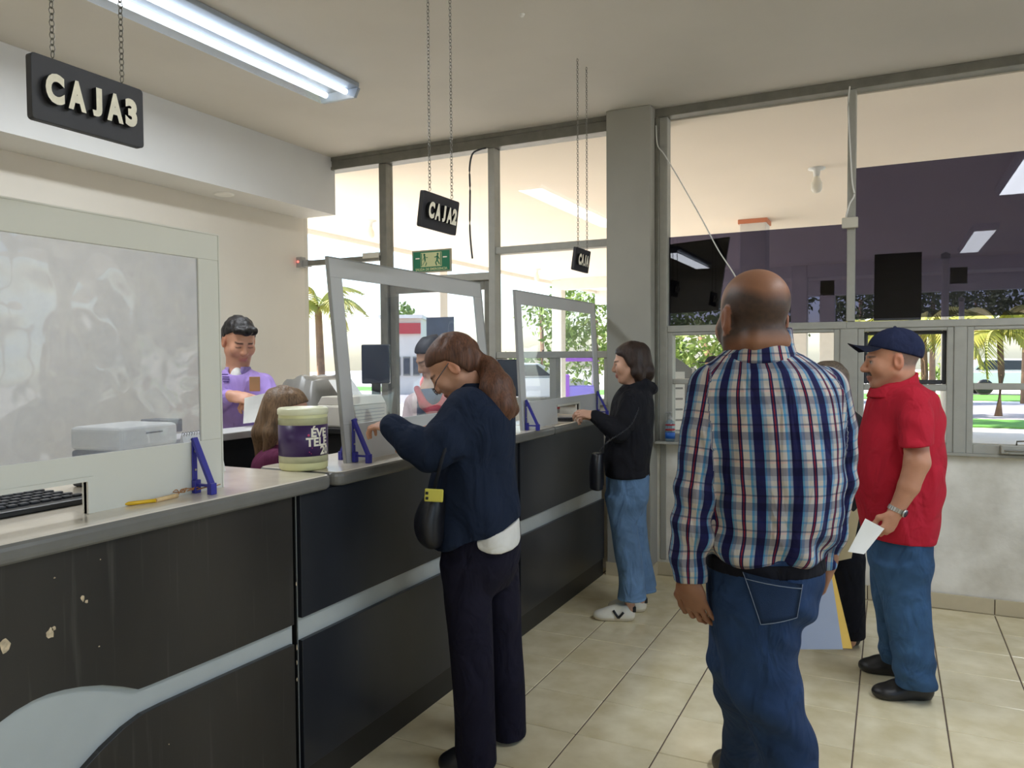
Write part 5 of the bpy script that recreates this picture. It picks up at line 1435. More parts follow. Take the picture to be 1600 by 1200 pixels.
# blazer
S = Sdf((-0.45, -0.42, 0.70), (0.30, 0.42, 1.52), 0.006)
r_ = p.ring
S.loft([r_(741, 604, 24, 0.055), r_(746, 618, 42, 0.13), r_(752, 640, 52, 0.185), r_(748, 680, 58, 0.19), r_(741, 720, 62, 0.18), r_(740, 762, 68, 0.18), r_(744, 802, 72, 0.19), r_(746, 860, 71, 0.195)], 0.02)
S.chain([A(733, 640, -0.13), A(700, 682, -0.18), A(674, 712, -0.20)], [0.086, 0.080, 0.066], 0.04)
S.chain([A(674, 712, -0.20), A(645, 690, -0.18), A(613, 667, -0.145)], [0.066, 0.060, 0.047], 0.02)
S.chain([A(745, 640, 0.13), A(706, 716, 0.17), A(686, 690, 0.11)], [0.065, 0.055, 0.042], 0.03)
hemL, hemR = A(690, 849), A(817, 806)
S.cut(lambda X, Y, Z: (hemL[2]+(hemR[2]-hemL[2])*(X-hemL[0])/(hemR[0]-hemL[0]))-Z)
neck = A(735, 600)
S.ell(neck+np.array([-0.01, 0, 0.02]), (0.052, 0.05, 0.045), None, 0.01, 'sub')
def blz(V): 
    # elbow and waist creases
    e = A(674, 712, -0.20); d = np.linalg.norm(V-e, axis=1)
    f_ = 0.006*np.sin(d*75)*np.exp(-(d/0.12)**2)
    return f_+0.007*np.sin((V[:, 0]*0.8+V[:, 2]*0.35)*42+vnoise(V, (4, 4, 2), 8))*np.clip((1.35-V[:, 2])/0.3, 0, 1)*(V[:, 1] < 0.02)
garment(p, 'blazer', S, M['cloth'], NAVY, 0.005, (7, 7, 5), 2, 2, extra=blz)
# lapel collar and white blouse collar
S = Sdf(A(735, 615)-0.16, A(735, 615)+0.16, 0.005)
S.loft([r_(742, 616, 40, 0.095), r_(737, 597, 30, 0.072)], 0.004, sub=1)
S.loft([r_(740, 622, 32, 0.078), r_(734, 588, 25, 0.060)], 0.004, 'sub', sub=1)
S.cut(lambda X, Y, Z: (A(700, 622)[0]-X)*0.6+(A(700, 622)[2]-Z)*0.2)
garment(p, 'blazer_collar', S, M['cloth'], NAVY, 0.001, seed=3)
S = Sdf(A(728, 612)-0.12, A(728, 612)+0.12, 0.004)
S.loft([r_(734, 618, 29, 0.066), r_(727, 595, 24, 0.058)], 0.004, sub=1)
garment(p, 'blouse_collar', S, M['cloth'], WHITE, 0.001, seed=4)
S = Sdf(A(765, 830)-0.26, A(765, 830)+0.26, 0.006)
S.loft([r_(764, 790, 46, 0.17), r_(767, 820, 46, 0.185), r_(770, 850, 44, 0.187)], 0.01)
S.cut(lambda X, Y, Z: A(783, 848)[2]+((X-A(783, 848)[0])/0.11)**2*0.03-Z)
S.cut(lambda X, Y, Z: Z-(hemL[2]+(hemR[2]-hemL[2])*(X-hemL[0])/(hemR[0]-hemL[0]))-0.004)
garment(p, 'blouse_tail', S, M['cloth'], WHITE, 0.004, (14, 14, 8), 5)
S = Sdf((-0.22, -0.36, 0.002), (0.26, 0.36, 0.90), 0.006)
S.loft([r_(750, 812, 60, 0.165), r_(751, 850, 62, 0.17), r_(751, 885, 58, 0.165), r_(752, 915, 42, 0.12)], 0.02)
S.loft([r_(727, 880, 36, 0.085, -0.075), r_(731, 940, 38, 0.088, -0.08), r_(735, 994, 36, 0.085, -0.09), r_(739, 1060, 34, 0.08, -0.10), r_(743, 1137, 32, 0.08, -0.10), r_(744, 1196, 32, 0.082, -0.10)], 0.05)
S.loft([r_(778, 880, 33, 0.085, 0.08), r_(782, 940, 32, 0.085, 0.09), r_(785, 994, 30, 0.08, 0.10), r_(789, 1060, 30, 0.08, 0.11), r_(793, 1137, 29, 0.08, 0.12), r_(795, 1163, 29, 0.08, 0.12)], 0.03)
S.cut(lambda X, Y, Z: 0.012-Z)
garment(p, 'trousers', S, M['cloth'], NAVY_TR, 0.009, (8, 8, 2.2), 7)
t_ = A(690, 1178, -0.10); q_ = A(768, 1190, -0.10)
shoe(p, (t_[0]-0.01, t_[1], 0), (q_[0]-0.02, q_[1], 0), 0.088, 0.075, M['leather'], BLACK)
shoe(p, (A(735, 1150, 0.12)[0], A(735, 1150, 0.14)[1], 0), (A(818, 1155, 0.12)[0], A(818, 1155, 0.12)[1], 0), 0.088, 0.075, M['leather'], BLACK)
HB = srgb(92, 60, 44)
def hl(x, y, z):
    f_ = np.where(y > 0.0, 0.032+y*0.36, 0.032+y*2.1)
    return f_-z+np.clip(np.abs(x)-0.066, 0, 1)*0.2
tie = A(752, 567, 0.0)
def pony(S, L):
    S.chain([A(748, 562), A(763, 576, -0.03), A(778, 604, -0.06), A(786, 636, -0.09), A(784, 668, -0.10)], [0.028, 0.042, 0.056, 0.050, 0.010], 0.02)
    S.chain([A(762, 575, -0.05), A(766, 610, -0.09), A(772, 640, -0.11), A(778, 658, -0.11)], [0.028, 0.040, 0.034, 0.01], 0.02)
    S.chain([A(770, 580, 0.0), A(790, 612, -0.02), A(799, 640, -0.05), A(796, 656, -0.06)], [0.03, 0.038, 0.03, 0.01], 0.02)
hair_cap(p, hc, H, hs_, (0.010, 0.010, 0.010), hl, HB, pony, 0.005, 'hair', 0.005, (40, 40, 9), 3, 0.32)
S = Sdf(tie-0.05, tie+0.05, 0.004); S.rc(tie+np.array([-0.004, 0, 0.004]), tie+np.array([0.006, 0, -0.006]), 0.031, 0.031)
garment(p, 'hair_tie', S, M['cloth'], srgb(110, 30, 36), 0)
# glasses low on the nose
gm = MB()
for q in (-1, 1):
    c_ = [hc+hs_*((q*0.032+0.021*math.cos(a))*H[0]+0.108*H[1]+(-0.030+0.015*math.sin(a))*H[2]) for a in np.linspace(0, 2*math.pi, 17)]
    gm.tube(c_, 0.0017, 6, cap=False)
    gm.tube([hc+(q*0.052*H[0]+0.106*H[1]-0.024*H[2]), hc+(q*0.078*H[0]+0.07*H[1]-0.004*H[2]), hc+(q*0.084*H[0]-0.005*H[1]+0.018*H[2])], 0.0017, 6)
gm.tube([hc+(-0.011*H[0]+0.112*H[1]-0.026*H[2]), hc+(0.011*H[0]+0.112*H[1]-0.026*H[2])], 0.0017, 6)
gm.build('glasses', M['dark_grey'], p.root)
# bag hanging in front with a phone in its pocket
S = Sdf(A(674, 812, -0.12)-0.2, A(674, 812, -0.12)+0.2, 0.005)
S.loft([r_(682, 768, 14, 0.07, -0.12), r_(676, 790, 22, 0.09, -0.12), r_(672, 815, 25, 0.10, -0.12), r_(674, 838, 22, 0.095, -0.12), r_(678, 851, 14, 0.07, -0.12)], 0.02)
V, Fc = S.mesh(); V = relax(V, Fc, 3)
bag = Person(2.93, 755)
o = bag.add('shoulder_bag', V, Fc, M['leather'], BLACK)
tag(o, 'rounded black shoulder bag hanging before the woman in the blazer', 'bag')
sp = [A(678, 768, -0.13), A(690, 720, -0.26), A(712, 655, -0.215), A(730, 622, -0.12), A(742, 616, -0.02)]
MB().tube(smooth_path([Vector(q) for q in sp], 5), 0.007, 6).build('strap', pmat('bag_strap', srgb(24, 28, 40), 0.6), o)
ph = thing('phone', 'yellow phone tucked in the pocket of the black shoulder bag', 'phone', world_of(p, A(678, 774, -0.215)), YAW)
PF = np.array([[0.995, 0, -0.06], [0, 1, 0], [0.06, 0, 0.995]])
box_on(ph, 'case', (0, 0, 0), PF, (0.066, 0.009, 0.046), pmat('phone_yellow', srgb(206, 196, 84), 0.3), 0.004)
for dz in (-0.009, 0.009):
    box_on(ph, 'camera_lens', (-0.024, -0.006, dz), PF, (0.010, 0.004, 0.010), M['black'], 0.0015)

# ---- girl in the black hoodie
p = Person(4.46, 985); A = p.P; r_ = p.ring
H = headframe(math.radians(82), math.radians(6)); hc = A(985, 567); hs_ = 0.98
S = Sdf((-0.36, -0.36, -0.01), (0.22, 0.36, 1.62), 0.0045)
head(S, hc, H, hs_, jaw=0.93)
S.rc(hc-0.05*H[2]-0.025*H[1], A(992, 612), 0.046, 0.052, 0.03)
S.chain([A(992, 612), A(984, 680), A(980, 745)], [0.05, 0.07, 0.08], 0.02)
wl1 = A(930, 650, -0.12); wr1 = A(934, 654, 0.05)
S.chain([A(988, 630), A(988, 626, -0.13), A(967, 674, -0.17), wl1], [0.03, 0.03, 0.03, 0.022], 0.01)
S.chain([A(988, 630), A(986, 626, 0.13), A(964, 676, 0.15), wr1], [0.03, 0.03, 0.03, 0.022], 0.01)
hand(S, wl1, (-0.93, 0.15, 0.22), (-0.1, -0.5, 0.9), (0.0, 0.7, 0.5), 0.9, 0.8, 0.04, 0.8)
hand(S, wr1, (-0.93, -0.2, 0.2), (-0.1, 0.5, 0.9), (0.0, -0.7, 0.5), 0.9, 0.8, 0.04, 0.8)
for (x0, y0, dd) in ((984, 930, -0.06), (1001, 915, 0.09)):
    S.chain([A(980, 770), A(x0-6, 850, dd), A(x0, y0, dd), A(x0, y0+22, dd)], [0.03, 0.03, 0.03, 0.028], 0.02)
def cf(V, col): paint_face(V, col, hc, H, hs_, SKIN, srgb(176, 92, 86), srgb(60, 42, 36))
finish_body(p, S, 'person', 'girl in a black hoodie and wide blue jeans at the end of the counter', cf, srgb(206, 160, 136))
S = Sdf((-0.36, -0.36, 0.75), (0.22, 0.36, 1.42), 0.006)
S.loft([r_(993, 602, 19, 0.075), r_(991, 613, 27, 0.13), r_(989, 627, 32, 0.165), r_(986, 652, 34, 0.17), r_(983, 682, 36, 0.17), r_(980, 712, 36, 0.17), r_(980, 746, 35, 0.175)], 0.02)
S.chain([A(989, 626, -0.13), A(978, 655, -0.165), A(966, 676, -0.175)], [0.066, 0.060, 0.056], 0.03)
S.chain([A(966, 676, -0.175), A(950, 664, -0.155), A(930, 651, -0.12)], [0.056, 0.05, 0.036], 0.015)
S.chain([A(987, 626, 0.13), A(964, 677, 0.155), A(938, 655, 0.06)], [0.062, 0.055, 0.036], 0.03)
S.chain([A(1006, 600, -0.07), A(1017, 606, -0.02), A(1019, 608, 0.02), A(1008, 602, 0.07)], [0.030, 0.034, 0.034, 0.030], 0.03)
S.chain([A(1006, 602, -0.07), A(985, 608, -0.075)], [0.028, 0.02], 0.03)
S.cut(lambda X, Y, Z: A(980, 743)[2]-Z)
garment(p, 'hoodie', S, M['cloth'], srgb(26, 26, 32), 0.010, (8, 8, 7), 12)
JB = srgb(100, 130, 166)
S = Sdf((-0.25, -0.3, 0.05), (0.22, 0.3, 0.86), 0.006)
S.loft([r_(980, 735, 33, 0.165), r_(980, 755, 34, 0.17), r_(980, 780, 32, 0.16), r_(980, 800, 22, 0.11)], 0.02)
S.loft([r_(971, 775, 25, 0.085, -0.06), r_(975, 820, 21, 0.08, -0.06), r_(981, 860, 20.5, 0.078, -0.06), r_(986, 900, 21, 0.08, -0.06), r_(986, 938, 23, 0.088, -0.06)], 0.05)
S.loft([r_(988, 775, 22, 0.085, 0.08), r_(990, 820, 20, 0.08, 0.09), r_(996, 860, 19, 0.078, 0.10), r_(1003, 900, 20, 0.08, 0.10), r_(1005, 925, 22, 0.085, 0.10)], 0.03)
S.cut(lambda X, Y, Z: (A(986, 936, -0.06)[2]+np.where(Y > 0.02, 0.03, 0.0))-Z)
def jp(V, c):
    f_ = np.clip((0.22-V[:, 2])/0.1, 0, 1)[:, None]*0; c *= (1+0.25*vnoise(V, (5, 5, 2), 4))[:, None]
    c[V[:, 2] < A(986, 931, -0.06)[2]] *= 1.25
garment(p, 'jeans', S, M['denim'], JB, 0.009, (11, 11, 5), 14, paint=jp)
SH = srgb(232, 228, 214)
ty, hy = A(930, 955, -0.06), A(992, 957, -0.06)
sh1 = shoe(p, (ty[0]-0.005, ty[1]+0.03, 0), (hy[0], hy[1]-0.0, 0), 0.085, 0.092, M['leather'], SH, 'sneaker', solecol=srgb(214, 204, 182))
ty2, hy2 = A(952, 948, 0.10), A(1010, 952, 0.10)
sh2 = shoe(p, (ty2[0], ty2[1]+0.03, 0), (hy2[0], hy2[1], 0), 0.085, 0.092, M['leather'], SH, 'sneaker', solecol=srgb(214, 204, 182))
for (sh_, h0) in ((sh1, hy), (sh2, hy2)):
    MB().box(-0.012, 0.012, -0.026, 0.026, 0.052, 0.085, bev=0.005).build('heel_tab', M['black'], sh_, xform=Matrix.Translation((h0[0]-0.008, h0[1]+0.002, 0)))
# dark V mark on the near sneaker's side, following its rounded flank
mb = MB()
for a, b_ in (((0.035, 0.058), (0.064, 0.026)), ((0.092, 0.068), (0.064, 0.026))):
    pts = []
    for k in range(5):
        f_ = k/4; u = a[0]*(1-f_)+b_[0]*f_; z = a[1]*(1-f_)+b_[1]*f_
        pts.append((hy[0]-0.055-u+0.02, hy[1]-0.0385-0.001*k+0.03*(u/0.24)-0.002, z))
    mb.tube(pts, 0.0068, 6)
mb.build('side_mark', M['black'], sh1)
HG = srgb(48, 34, 28)
def hl2(x, y, z):
    f_ = np.where(y > -0.005, 0.020+y*0.55, -0.13)
    return f_-z
def bob(S, L):
    for q in (-1, 1): S.chain([L(q*0.066, -0.03, 0.0), L(q*0.070, -0.035, -0.06), L(q*0.060, -0.045, -0.115)], [0.034, 0.038, 0.026], 0.02)
    S.chain([L(0, -0.07, 0.0), L(0, -0.08, -0.06), L(0, -0.075, -0.115)], [0.05, 0.055, 0.035], 0.02)
    for q in (-1, 1): S.rc(L(q*0.055, 0.035, 0.065), L(q*0.074, 0.0, 0.0), 0.018, 0.022, 0.015)
hair_cap(p, hc, H, hs_, (0.012, 0.012, 0.012), hl2, HG, bob, 0.005, 'hair', 0.006, (40, 40, 8), 5, 0.24)
# her small chain-strap bag
bg = Person(4.46, 985)
S = Sdf(A(932, 735, -0.12)-0.16, A(932, 735, -0.12)+0.16, 0.005)
S.loft([r_(934, 708, 9, 0.05, -0.12), r_(932, 730, 10.5, 0.075, -0.12), r_(932, 764, 10, 0.075, -0.12)], 0.006)
V, Fc = S.mesh(); V = relax(V, Fc, 1)
o = bg.add('handbag', V, Fc, M['leather'], BLACK); tag(o, 'small black handbag with a chain strap beside the girl', 'bag')
mb = MB(); pts = smooth_path([Vector(q) for q in (A(936, 706, -0.19), A(950, 690, -0.24), A(985, 665, -0.225), A(1000, 630, -0.18), A(1000, 612, -0.08))], 14)
for k in range(len(pts)-1):
    dv = (pts[k+1]-pts[k]); mb.torus((pts[k]+pts[k+1])/2, 0.0042, 0.0013, Vector((0, 1, 0)) if k % 2 else dv.cross(Vector((0, 1, 0))), dv, 7, 4)
mb.build('chain_strap', M['dark_grey'], o)

# ---- man in the plaid shirt, seen from behind
p = Person(2.15, 1200); A = p.P; r_ = p.ring
H = headframe(math.radians(14), math.radians(4)); hc = A(1176, 497, 0.0); hs_ = 1.14
PSK = srgb(134, 92, 68)
S = Sdf((-0.34, -0.32, -0.01), (0.30, 0.72, 1.80), 0.0045)
L = head(S, hc, H, hs_, jaw=1.08)
S.rc(L(0, -0.020, -0.045), A(1182, 566, 0.01), 0.066*1.05, 0.074, 0.03)
S.rc(L(-0.035, -0.062, -0.062), L(0.035, -0.062, -0.062), 0.026, 0.026, 0.03)
S.chain([A(1182, 566), A(1200, 700), A(1195, 880)], [0.06, 0.09, 0.09], 0.02)
wl1 = A(1081, 897, -0.02); wr1 = A(1291, 878, 0.10)
S.chain([A(1190, 620), A(1110, 612), A(1086, 765, -0.03), wl1], [0.04, 0.04, 0.036, 0.028], 0.01)
S.chain([A(1200, 620), A(1292, 612), A(1308, 745, 0.06), wr1], [0.04, 0.04, 0.036, 0.028], 0.01)
hand(S, A(1073, 901, -0.03), (0.30, -0.02, -0.95), (-0.62, -0.75, -0.2), (-0.55, 0.8, 0.1), 1.02, 0.5, 0.14, 0.5, curls=(0.75, 0.6, 0.45, 0.3))
hand(S, wr1, (-0.12, 0.18, -0.96), (0.95, -0.15, -0.05), (0.0, 1, 0.2), 1.05, 1.05, 0.02, 0.9)
S.chain([A(1195, 890), A(1190, 1040), A(1232, 1210, -0.02), A(1240, 1385, -0.02)], [0.05, 0.04, 0.04, 0.035], 0.02)
S.chain([A(1185, 890), A(1150, 1030, 0.07), A(1163, 1120, 0.25), A(1157, 1225, 0.46)], [0.05, 0.035, 0.035, 0.03], 0.02)
def hline(x, y, z):
    # dark cropped hair: back and sides below the bald crown, above the nape
    top = 0.052-0.9*np.clip(y+0.02, 0, 1)+0.03*np.clip((np.abs(x)-0.03)/0.045, 0, 1)
    return np.minimum(top-z, z+0.062+0.3*np.clip(y+0.05, 0, 1)) + np.where(y > 0.055, -1, 0)+np.where((np.abs(x) > 0.0755) & (np.abs(z+0.006) < 0.036), -1, 0)
def cf(V, col):
    paint_face(V, col, hc, H, hs_, PSK, LIPS, DARK, srgb(70, 56, 50), hline, srgb(40, 34, 32))
finish_body(p, S, 'person', 'balding man in a blue plaid shirt seen from behind', cf, PSK)
# plaid cloth
mt, nt, b = _new('plaid_cotton')
b.inputs['Roughness'].default_value = 0.85; b.inputs['Specular IOR Level'].default_value = 0.2
at_ = nt.nodes.new('ShaderNodeAttribute'); at_.attribute_name = 'weave'
sx_ = nt.nodes.new('ShaderNodeSeparateXYZ'); nt.links.new(at_.outputs['Vector'], sx_.inputs[0])
def stripes(out, period, stops):
    dv = nt.nodes.new('ShaderNodeMath'); dv.operation = 'DIVIDE'; dv.inputs[1].default_value = period; nt.links.new(out, dv.inputs[0])
    fr = nt.nodes.new('ShaderNodeMath'); fr.operation = 'FRACT'; nt.links.new(dv.outputs[0], fr.inputs[0])
    rp = nt.nodes.new('ShaderNodeValToRGB'); rp.color_ramp.interpolation = 'CONSTANT'
    el = rp.color_ramp.elements
    el[0].position = 0; el[0].color = stops[0][1]; el[1].position = stops[1][0]; el[1].color = stops[1][1]
    for (q, c_) in stops[2:]:
        e = el.new(q); e.color = c_
    nt.links.new(fr.outputs[0], rp.inputs[0]); return rp.outputs[0]
nvy, cyn, off, red_, gry = srgb(34, 34, 84), srgb(100, 158, 192), srgb(204, 197, 190), srgb(140, 44, 56), srgb(152, 166, 184)
warp = stripes(sx_.outputs['X'], 0.084, [(0, nvy), (0.26, cyn), (0.31, gry), (0.40, off), (0.56, nvy), (0.60, red_), (0.64, nvy), (0.68, off), (0.86, cyn), (0.93, gry)])
weft = stripes(sx_.outputs['Y'], 0.092, [(0, srgb(70, 74, 112)), (0.22, off), (0.34, srgb(226, 186, 176)), (0.40, srgb(70, 66, 100)), (0.45, off), (0.66, cyn), (0.72, off), (0.86, gry)])
mx = nt.nodes.new('ShaderNodeMix'); mx.data_type = 'RGBA'; mx.blend_type = 'MULTIPLY'; mx.inputs['Factor'].default_value = 0.72
nt.links.new(warp, mx.inputs['A']); nt.links.new(weft, mx.inputs['B']); nt.links.new(mx.outputs['Result'], b.inputs['Base Color'])
fold_bump(nt, b, None, 0.7, (10, 10, 4.5))
M['plaid'] = mt
tors = [r_(1184, 545, 48, 0.075), r_(1190, 560, 72, 0.10), r_(1196, 580, 90, 0.125), r_(1199, 612, 104, 0.145), r_(1201, 650, 107, 0.16), r_(1204, 700, 108, 0.165), r_(1206, 760, 107, 0.17), r_(1204, 812, 102, 0.168), r_(1199, 848, 96, 0.16), r_(1196, 872, 86, 0.145)]
armL = [A(1112, 606, 0.0), A(1098, 680, -0.02), A(1086, 765, -0.03), A(1080, 840, -0.03), A(1081, 908, -0.02)]; rL = [0.066, 0.064, 0.060, 0.056, 0.040]
armR = [A(1288, 608, 0.02), A(1302, 670, 0.05), A(1305, 750, 0.08), A(1300, 815, 0.10), A(1291, 876, 0.10)]; rR = [0.066, 0.060, 0.056, 0.05, 0.036]
S = Sdf((-0.36, -0.34, 0.88), (0.32, 0.34, 1.62), 0.005)
S.loft(tors, 0.02); S.chain(armL, rL, 0.03); S.chain(armR, rR, 0.03)
S.rc(armL[3]+np.array([0.004, 0, -0.02]), armL[4]+np.array([0, 0, 0.012]), 0.050, 0.047, 0.01)
hz = A(1196, 866)[2]
S.cut(lambda X, Y, Z: np.where(np.abs(X-A(1196, 866)[0]) < 0.165, hz-Z, -1.0))
S.cut(lambda X, Y, Z: A(1081, 911)[2]-Z)
nk = A(1183, 540); S.ell(nk+np.array([-0.012, 0.0, 0.035]), (0.082, 0.08, 0.045), None, 0.01, 'sub')
TR = np.array(tors)
def seg_d(V, pts, rs):
    best = np.full(len(V), 9.0); uu = np.zeros((len(V), 2)); acc = 0.0
    for i in range(len(pts)-1):
        a, b_ = pts[i], pts[i+1]; w = b_-a; L2 = w@w; t = np.clip(((V-a)@w)/L2, 0, 1); q = V-a-t[:, None]*w
        d = np.linalg.norm(q, axis=1)-(rs[i]+(rs[i+1]-rs[i])*t); m_ = d < best
        ang = np.arctan2(q[:, 1], q[:, 0])
        best[m_] = d[m_]; uu[m_, 0] = (ang*0.058)[m_]; uu[m_, 1] = (acc+t*math.sqrt(L2))[m_]
        acc += math.sqrt(L2)
    return best, uu
def weave(V):
    zz = V[:, 2]; o_ = np.argsort(TR[:, 2]); cx_ = np.interp(zz, TR[o_, 2], TR[o_, 0]); cy_ = np.interp(zz, TR[o_, 2], TR[o_, 1])
    ru = np.interp(zz, TR[o_, 2], TR[o_, 3]); rv = np.interp(zz, TR[o_, 2], TR[o_, 4])
    dx, dy = (V[:, 0]-cx_)/ru, (V[:, 1]-cy_)/rv
    dt = (np.hypot(dx, dy)-1)*np.minimum(ru, rv)
    u = np.arctan2(dx, -dy)*0.172
    uv = np.stack([u, zz+0.02*np.abs(u), np.zeros(len(V))], 1)
    for pts, rs in ((armL, rL), (armR, rR)):
        d, q = seg_d(V, pts, rs); m_ = d+0.012 < dt
        uv[m_, 0] = q[m_, 0]; uv[m_, 1] = 1.5-q[m_, 1]
    return uv
def folds(V):
    x = V[:, 0]; z = V[:, 2]; t = np.clip((1.42-z)/0.45, 0, 1)
    f_ = 0.008*np.sin(x*30+(1.1-z)*8*np.sign(x)+vnoise(V, (5, 5, 2), 2)*1.8)*t*np.exp(-((z-1.08)/0.22)**2)
    f_ += 0.009*np.sin((z*45+x*34)+vnoise(V, (7, 7, 7), 4)*1.2)*np.exp(-((z-0.98)/0.07)**2)
    for e in (A(1086, 790, -0.08), A(1310, 770, 0.0)):
        d = np.linalg.norm(V-e, axis=1); f_ += 0.005*np.sin(z*62+x*26+vnoise(V, (8, 8, 8), 6))*np.exp(-(d/0.13)**2)
    return f_
garment(p, 'shirt', S, M['plaid'], WHITE, 0.005, (6, 6, 4), 21, uvfn=weave, extra=folds)
# shirt collar
S = Sdf(A(1184, 540)-0.2, A(1184, 540)+0.2, 0.004)
S.loft([r_(1186, 568, 62, 0.104, -0.005), r_(1183, 540, 55, 0.096, 0.0), r_(1184, 512, 51, 0.092, 0.005)], 0.003, sub=2)
S.loft([r_(1184, 572, 43, 0.070), r_(1182, 505, 41, 0.072, 0.01)], 0.003, 'sub', sub=1)
cA, cB = A(1140, 550), A(1225, 514)
S.cut(lambda X, Y, Z: Z-(cA[2]+(cB[2]-cA[2])*(X-cA[0])/(cB[0]-cA[0])+0.0*Y)-0.0)
def cw(V):
    u = np.arctan2(V[:, 0]-A(1183, 540)[0], -(V[:, 1]-0.0))*0.1
    return np.stack([u*1.0+0.02, V[:, 2]*1.0, V[:, 2]*0], 1)
garment(p, 'shirt_collar', S, M['plaid'], WHITE, 0.001, seed=22, uvfn=cw)
JD = srgb(34, 54, 86)
S = Sdf((-0.26, -0.3, 0.04), (0.26, 0.75, 0.99), 0.006)
S.loft([r_(1195, 846, 82, 0.135), r_(1195, 890, 90, 0.15), r_(1190, 940, 84, 0.155), r_(1183, 980, 62, 0.12)], 0.02)
S.loft([r_(1190, 925, 76, 0.125, -0.02), r_(1180, 991, 64, 0.115, -0.03), r_(1188, 1042, 59, 0.105, -0.03), r_(1198, 1092, 57, 0.098, -0.03), r_(1213, 1124, 49, 0.09, -0.02), r_(1224, 1153, 46, 0.085, -0.02), r_(1232, 1205, 43, 0.08, -0.02), r_(1238, 1300, 40, 0.075, -0.02), r_(1240, 1395, 40, 0.078, -0.02)], 0.03)
S.loft([r_(1160, 960, 50, 0.10, 0.03), r_(1149, 1015, 41, 0.095, 0.06), r_(1146, 1042, 40, 0.09, 0.10), r_(1156, 1085, 37, 0.085, 0.18), r_(1166, 1140, 34, 0.08, 0.30), r_(1160, 1205, 36, 0.08, 0.45), r_(1156, 1226, 37, 0.08, 0.47)], 0.02)
S.cut(lambda X, Y, Z: 0.05-Z)
S.cut(lambda X, Y, Z: Z-0.985)
def jfold(V):
    d = np.abs(V[:, 2]-A(1210, 1115)[2]); f_ = 0.005*np.sin(V[:, 2]*50+V[:, 0]*36+vnoise(V, (6, 6, 6), 2)*1.5)*np.exp(-(d/0.14)**2)
    c_ = A(1245, 975, -0.1); d2 = np.linalg.norm(V-c_, axis=1); f_ += 0.010*np.sin((V[:, 2]*0.8+V[:, 0]*0.6)*65)*np.exp(-(d2/0.10)**2)
    return f_
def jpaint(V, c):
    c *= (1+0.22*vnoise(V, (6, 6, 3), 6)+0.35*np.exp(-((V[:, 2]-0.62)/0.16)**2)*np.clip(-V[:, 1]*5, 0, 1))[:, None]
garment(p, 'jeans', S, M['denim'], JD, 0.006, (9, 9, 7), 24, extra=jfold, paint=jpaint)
S = Sdf(A(1195, 875)-0.26, A(1195, 875)+0.26, 0.005)
S.loft([r_(1195, 884, 90.5, 0.15), r_(1195, 862, 88, 0.147)], 0.002, sub=1)
S.loft([r_(1195, 895, 86, 0.142), r_(1195, 850, 83, 0.138)], 0.002, 'sub', sub=1)
garment(p, 'belt', S, M['cloth'], srgb(18, 17, 24), 0)
# back pocket flap lines on the seat
JS = pmat('denim_pocket', srgb(42, 66, 104), 0.85, var=0.1, scale=30, bump=0.3, bscale=600)
def surf_patch(name, quad, off, mat, th=0.003):
    """pocket lying on the seat of the trousers: grid of pixels pushed onto the hip ellipse"""
    bm = bmesh.new(); g = 8; grid = {}
    J = [np.array(r_(1195, 846, 82, 0.135)), np.array(r_(1195, 890, 90, 0.15)), np.array(r_(1190, 940, 84, 0.155)), np.array(r_(1181, 985, 72, 0.14))]
    J = np.array(J)
    G = [[None]*(g+1) for _ in range(g+1)]
    for i in range(g+1):
        for j in range(g+1):
            u, v = i/g, j/g
            qx = (quad[0][0]*(1-u)+quad[1][0]*u)*(1-v)+(quad[3][0]*(1-u)+quad[2][0]*u)*v
            qy = (quad[0][1]*(1-u)+quad[1][1]*u)*(1-v)+(quad[3][1]*(1-u)+quad[2][1]*u)*v
            q = A(qx, qy, -0.14); z = q[2]; o_ = np.argsort(J[:, 2])
            cx_ = np.interp(z, J[o_, 2], J[o_, 0]); cy_ = np.interp(z, J[o_, 2], J[o_, 1]); ru = np.interp(z, J[o_, 2], J[o_, 3]); rv = np.interp(z, J[o_, 2], J[o_, 4])
            t = min(0.98, abs((q[0]-cx_)/ru)); y = cy_-rv*math.sqrt(1-t*t)-off
            G[i][j] = bm.verts.new((q[0], y, z))
            grid[(i, j)] = Vector((q[0], y-th-0.0005, z))
    for i in range(g):
        for j in range(g): bm.faces.new((G[i][j], G[i+1][j], G[i+1][j+1], G[i][j+1]))
    bmesh.ops.solidify(bm, geom=bm.faces[:], thickness=th)
    mb = MB(); mb.merge(bm); o = mb.build(name, mat, p.root, smooth=True)
    edge = [grid[(0, 0)]] + [grid[(0, j)] for j in range(1, g+1)] + [grid[(i, g)] for i in range(1, g+1)] + [grid[(g, j)] for j in range(g-1, -1, -1)]
    MB().tube(edge, 0.0011, 4).tube([grid[(i, 1)] for i in range(g+1)], 0.0011, 4).build('stitching', pmat('stitch_thread', srgb(112, 122, 138), 0.8), o)
    return o
surf_patch('back_pocket', [(1163, 896), (1250, 910), (1240, 960), (1185, 972)], 0.012, JS)
s1 = A(1224, 1396, -0.06); s2 = A(1250, 1396, -0.02)
shoe(p, (A(1232, 600, 0.16)[0], A(1232, 600, 0.16)[1], 0), (A(1242, 600, -0.10)[0], A(1242, 600, -0.10)[1], 0), 0.10, 0.085, M['leather'], srgb(40, 32, 28))
shoe(p, (A(1130, 600, 0.68)[0], A(1130, 600, 0.68)[1], 0), (A(1158, 600, 0.42)[0], A(1158, 600, 0.42)[1], 0), 0.10, 0.085, M['leather'], srgb(40, 32, 28))
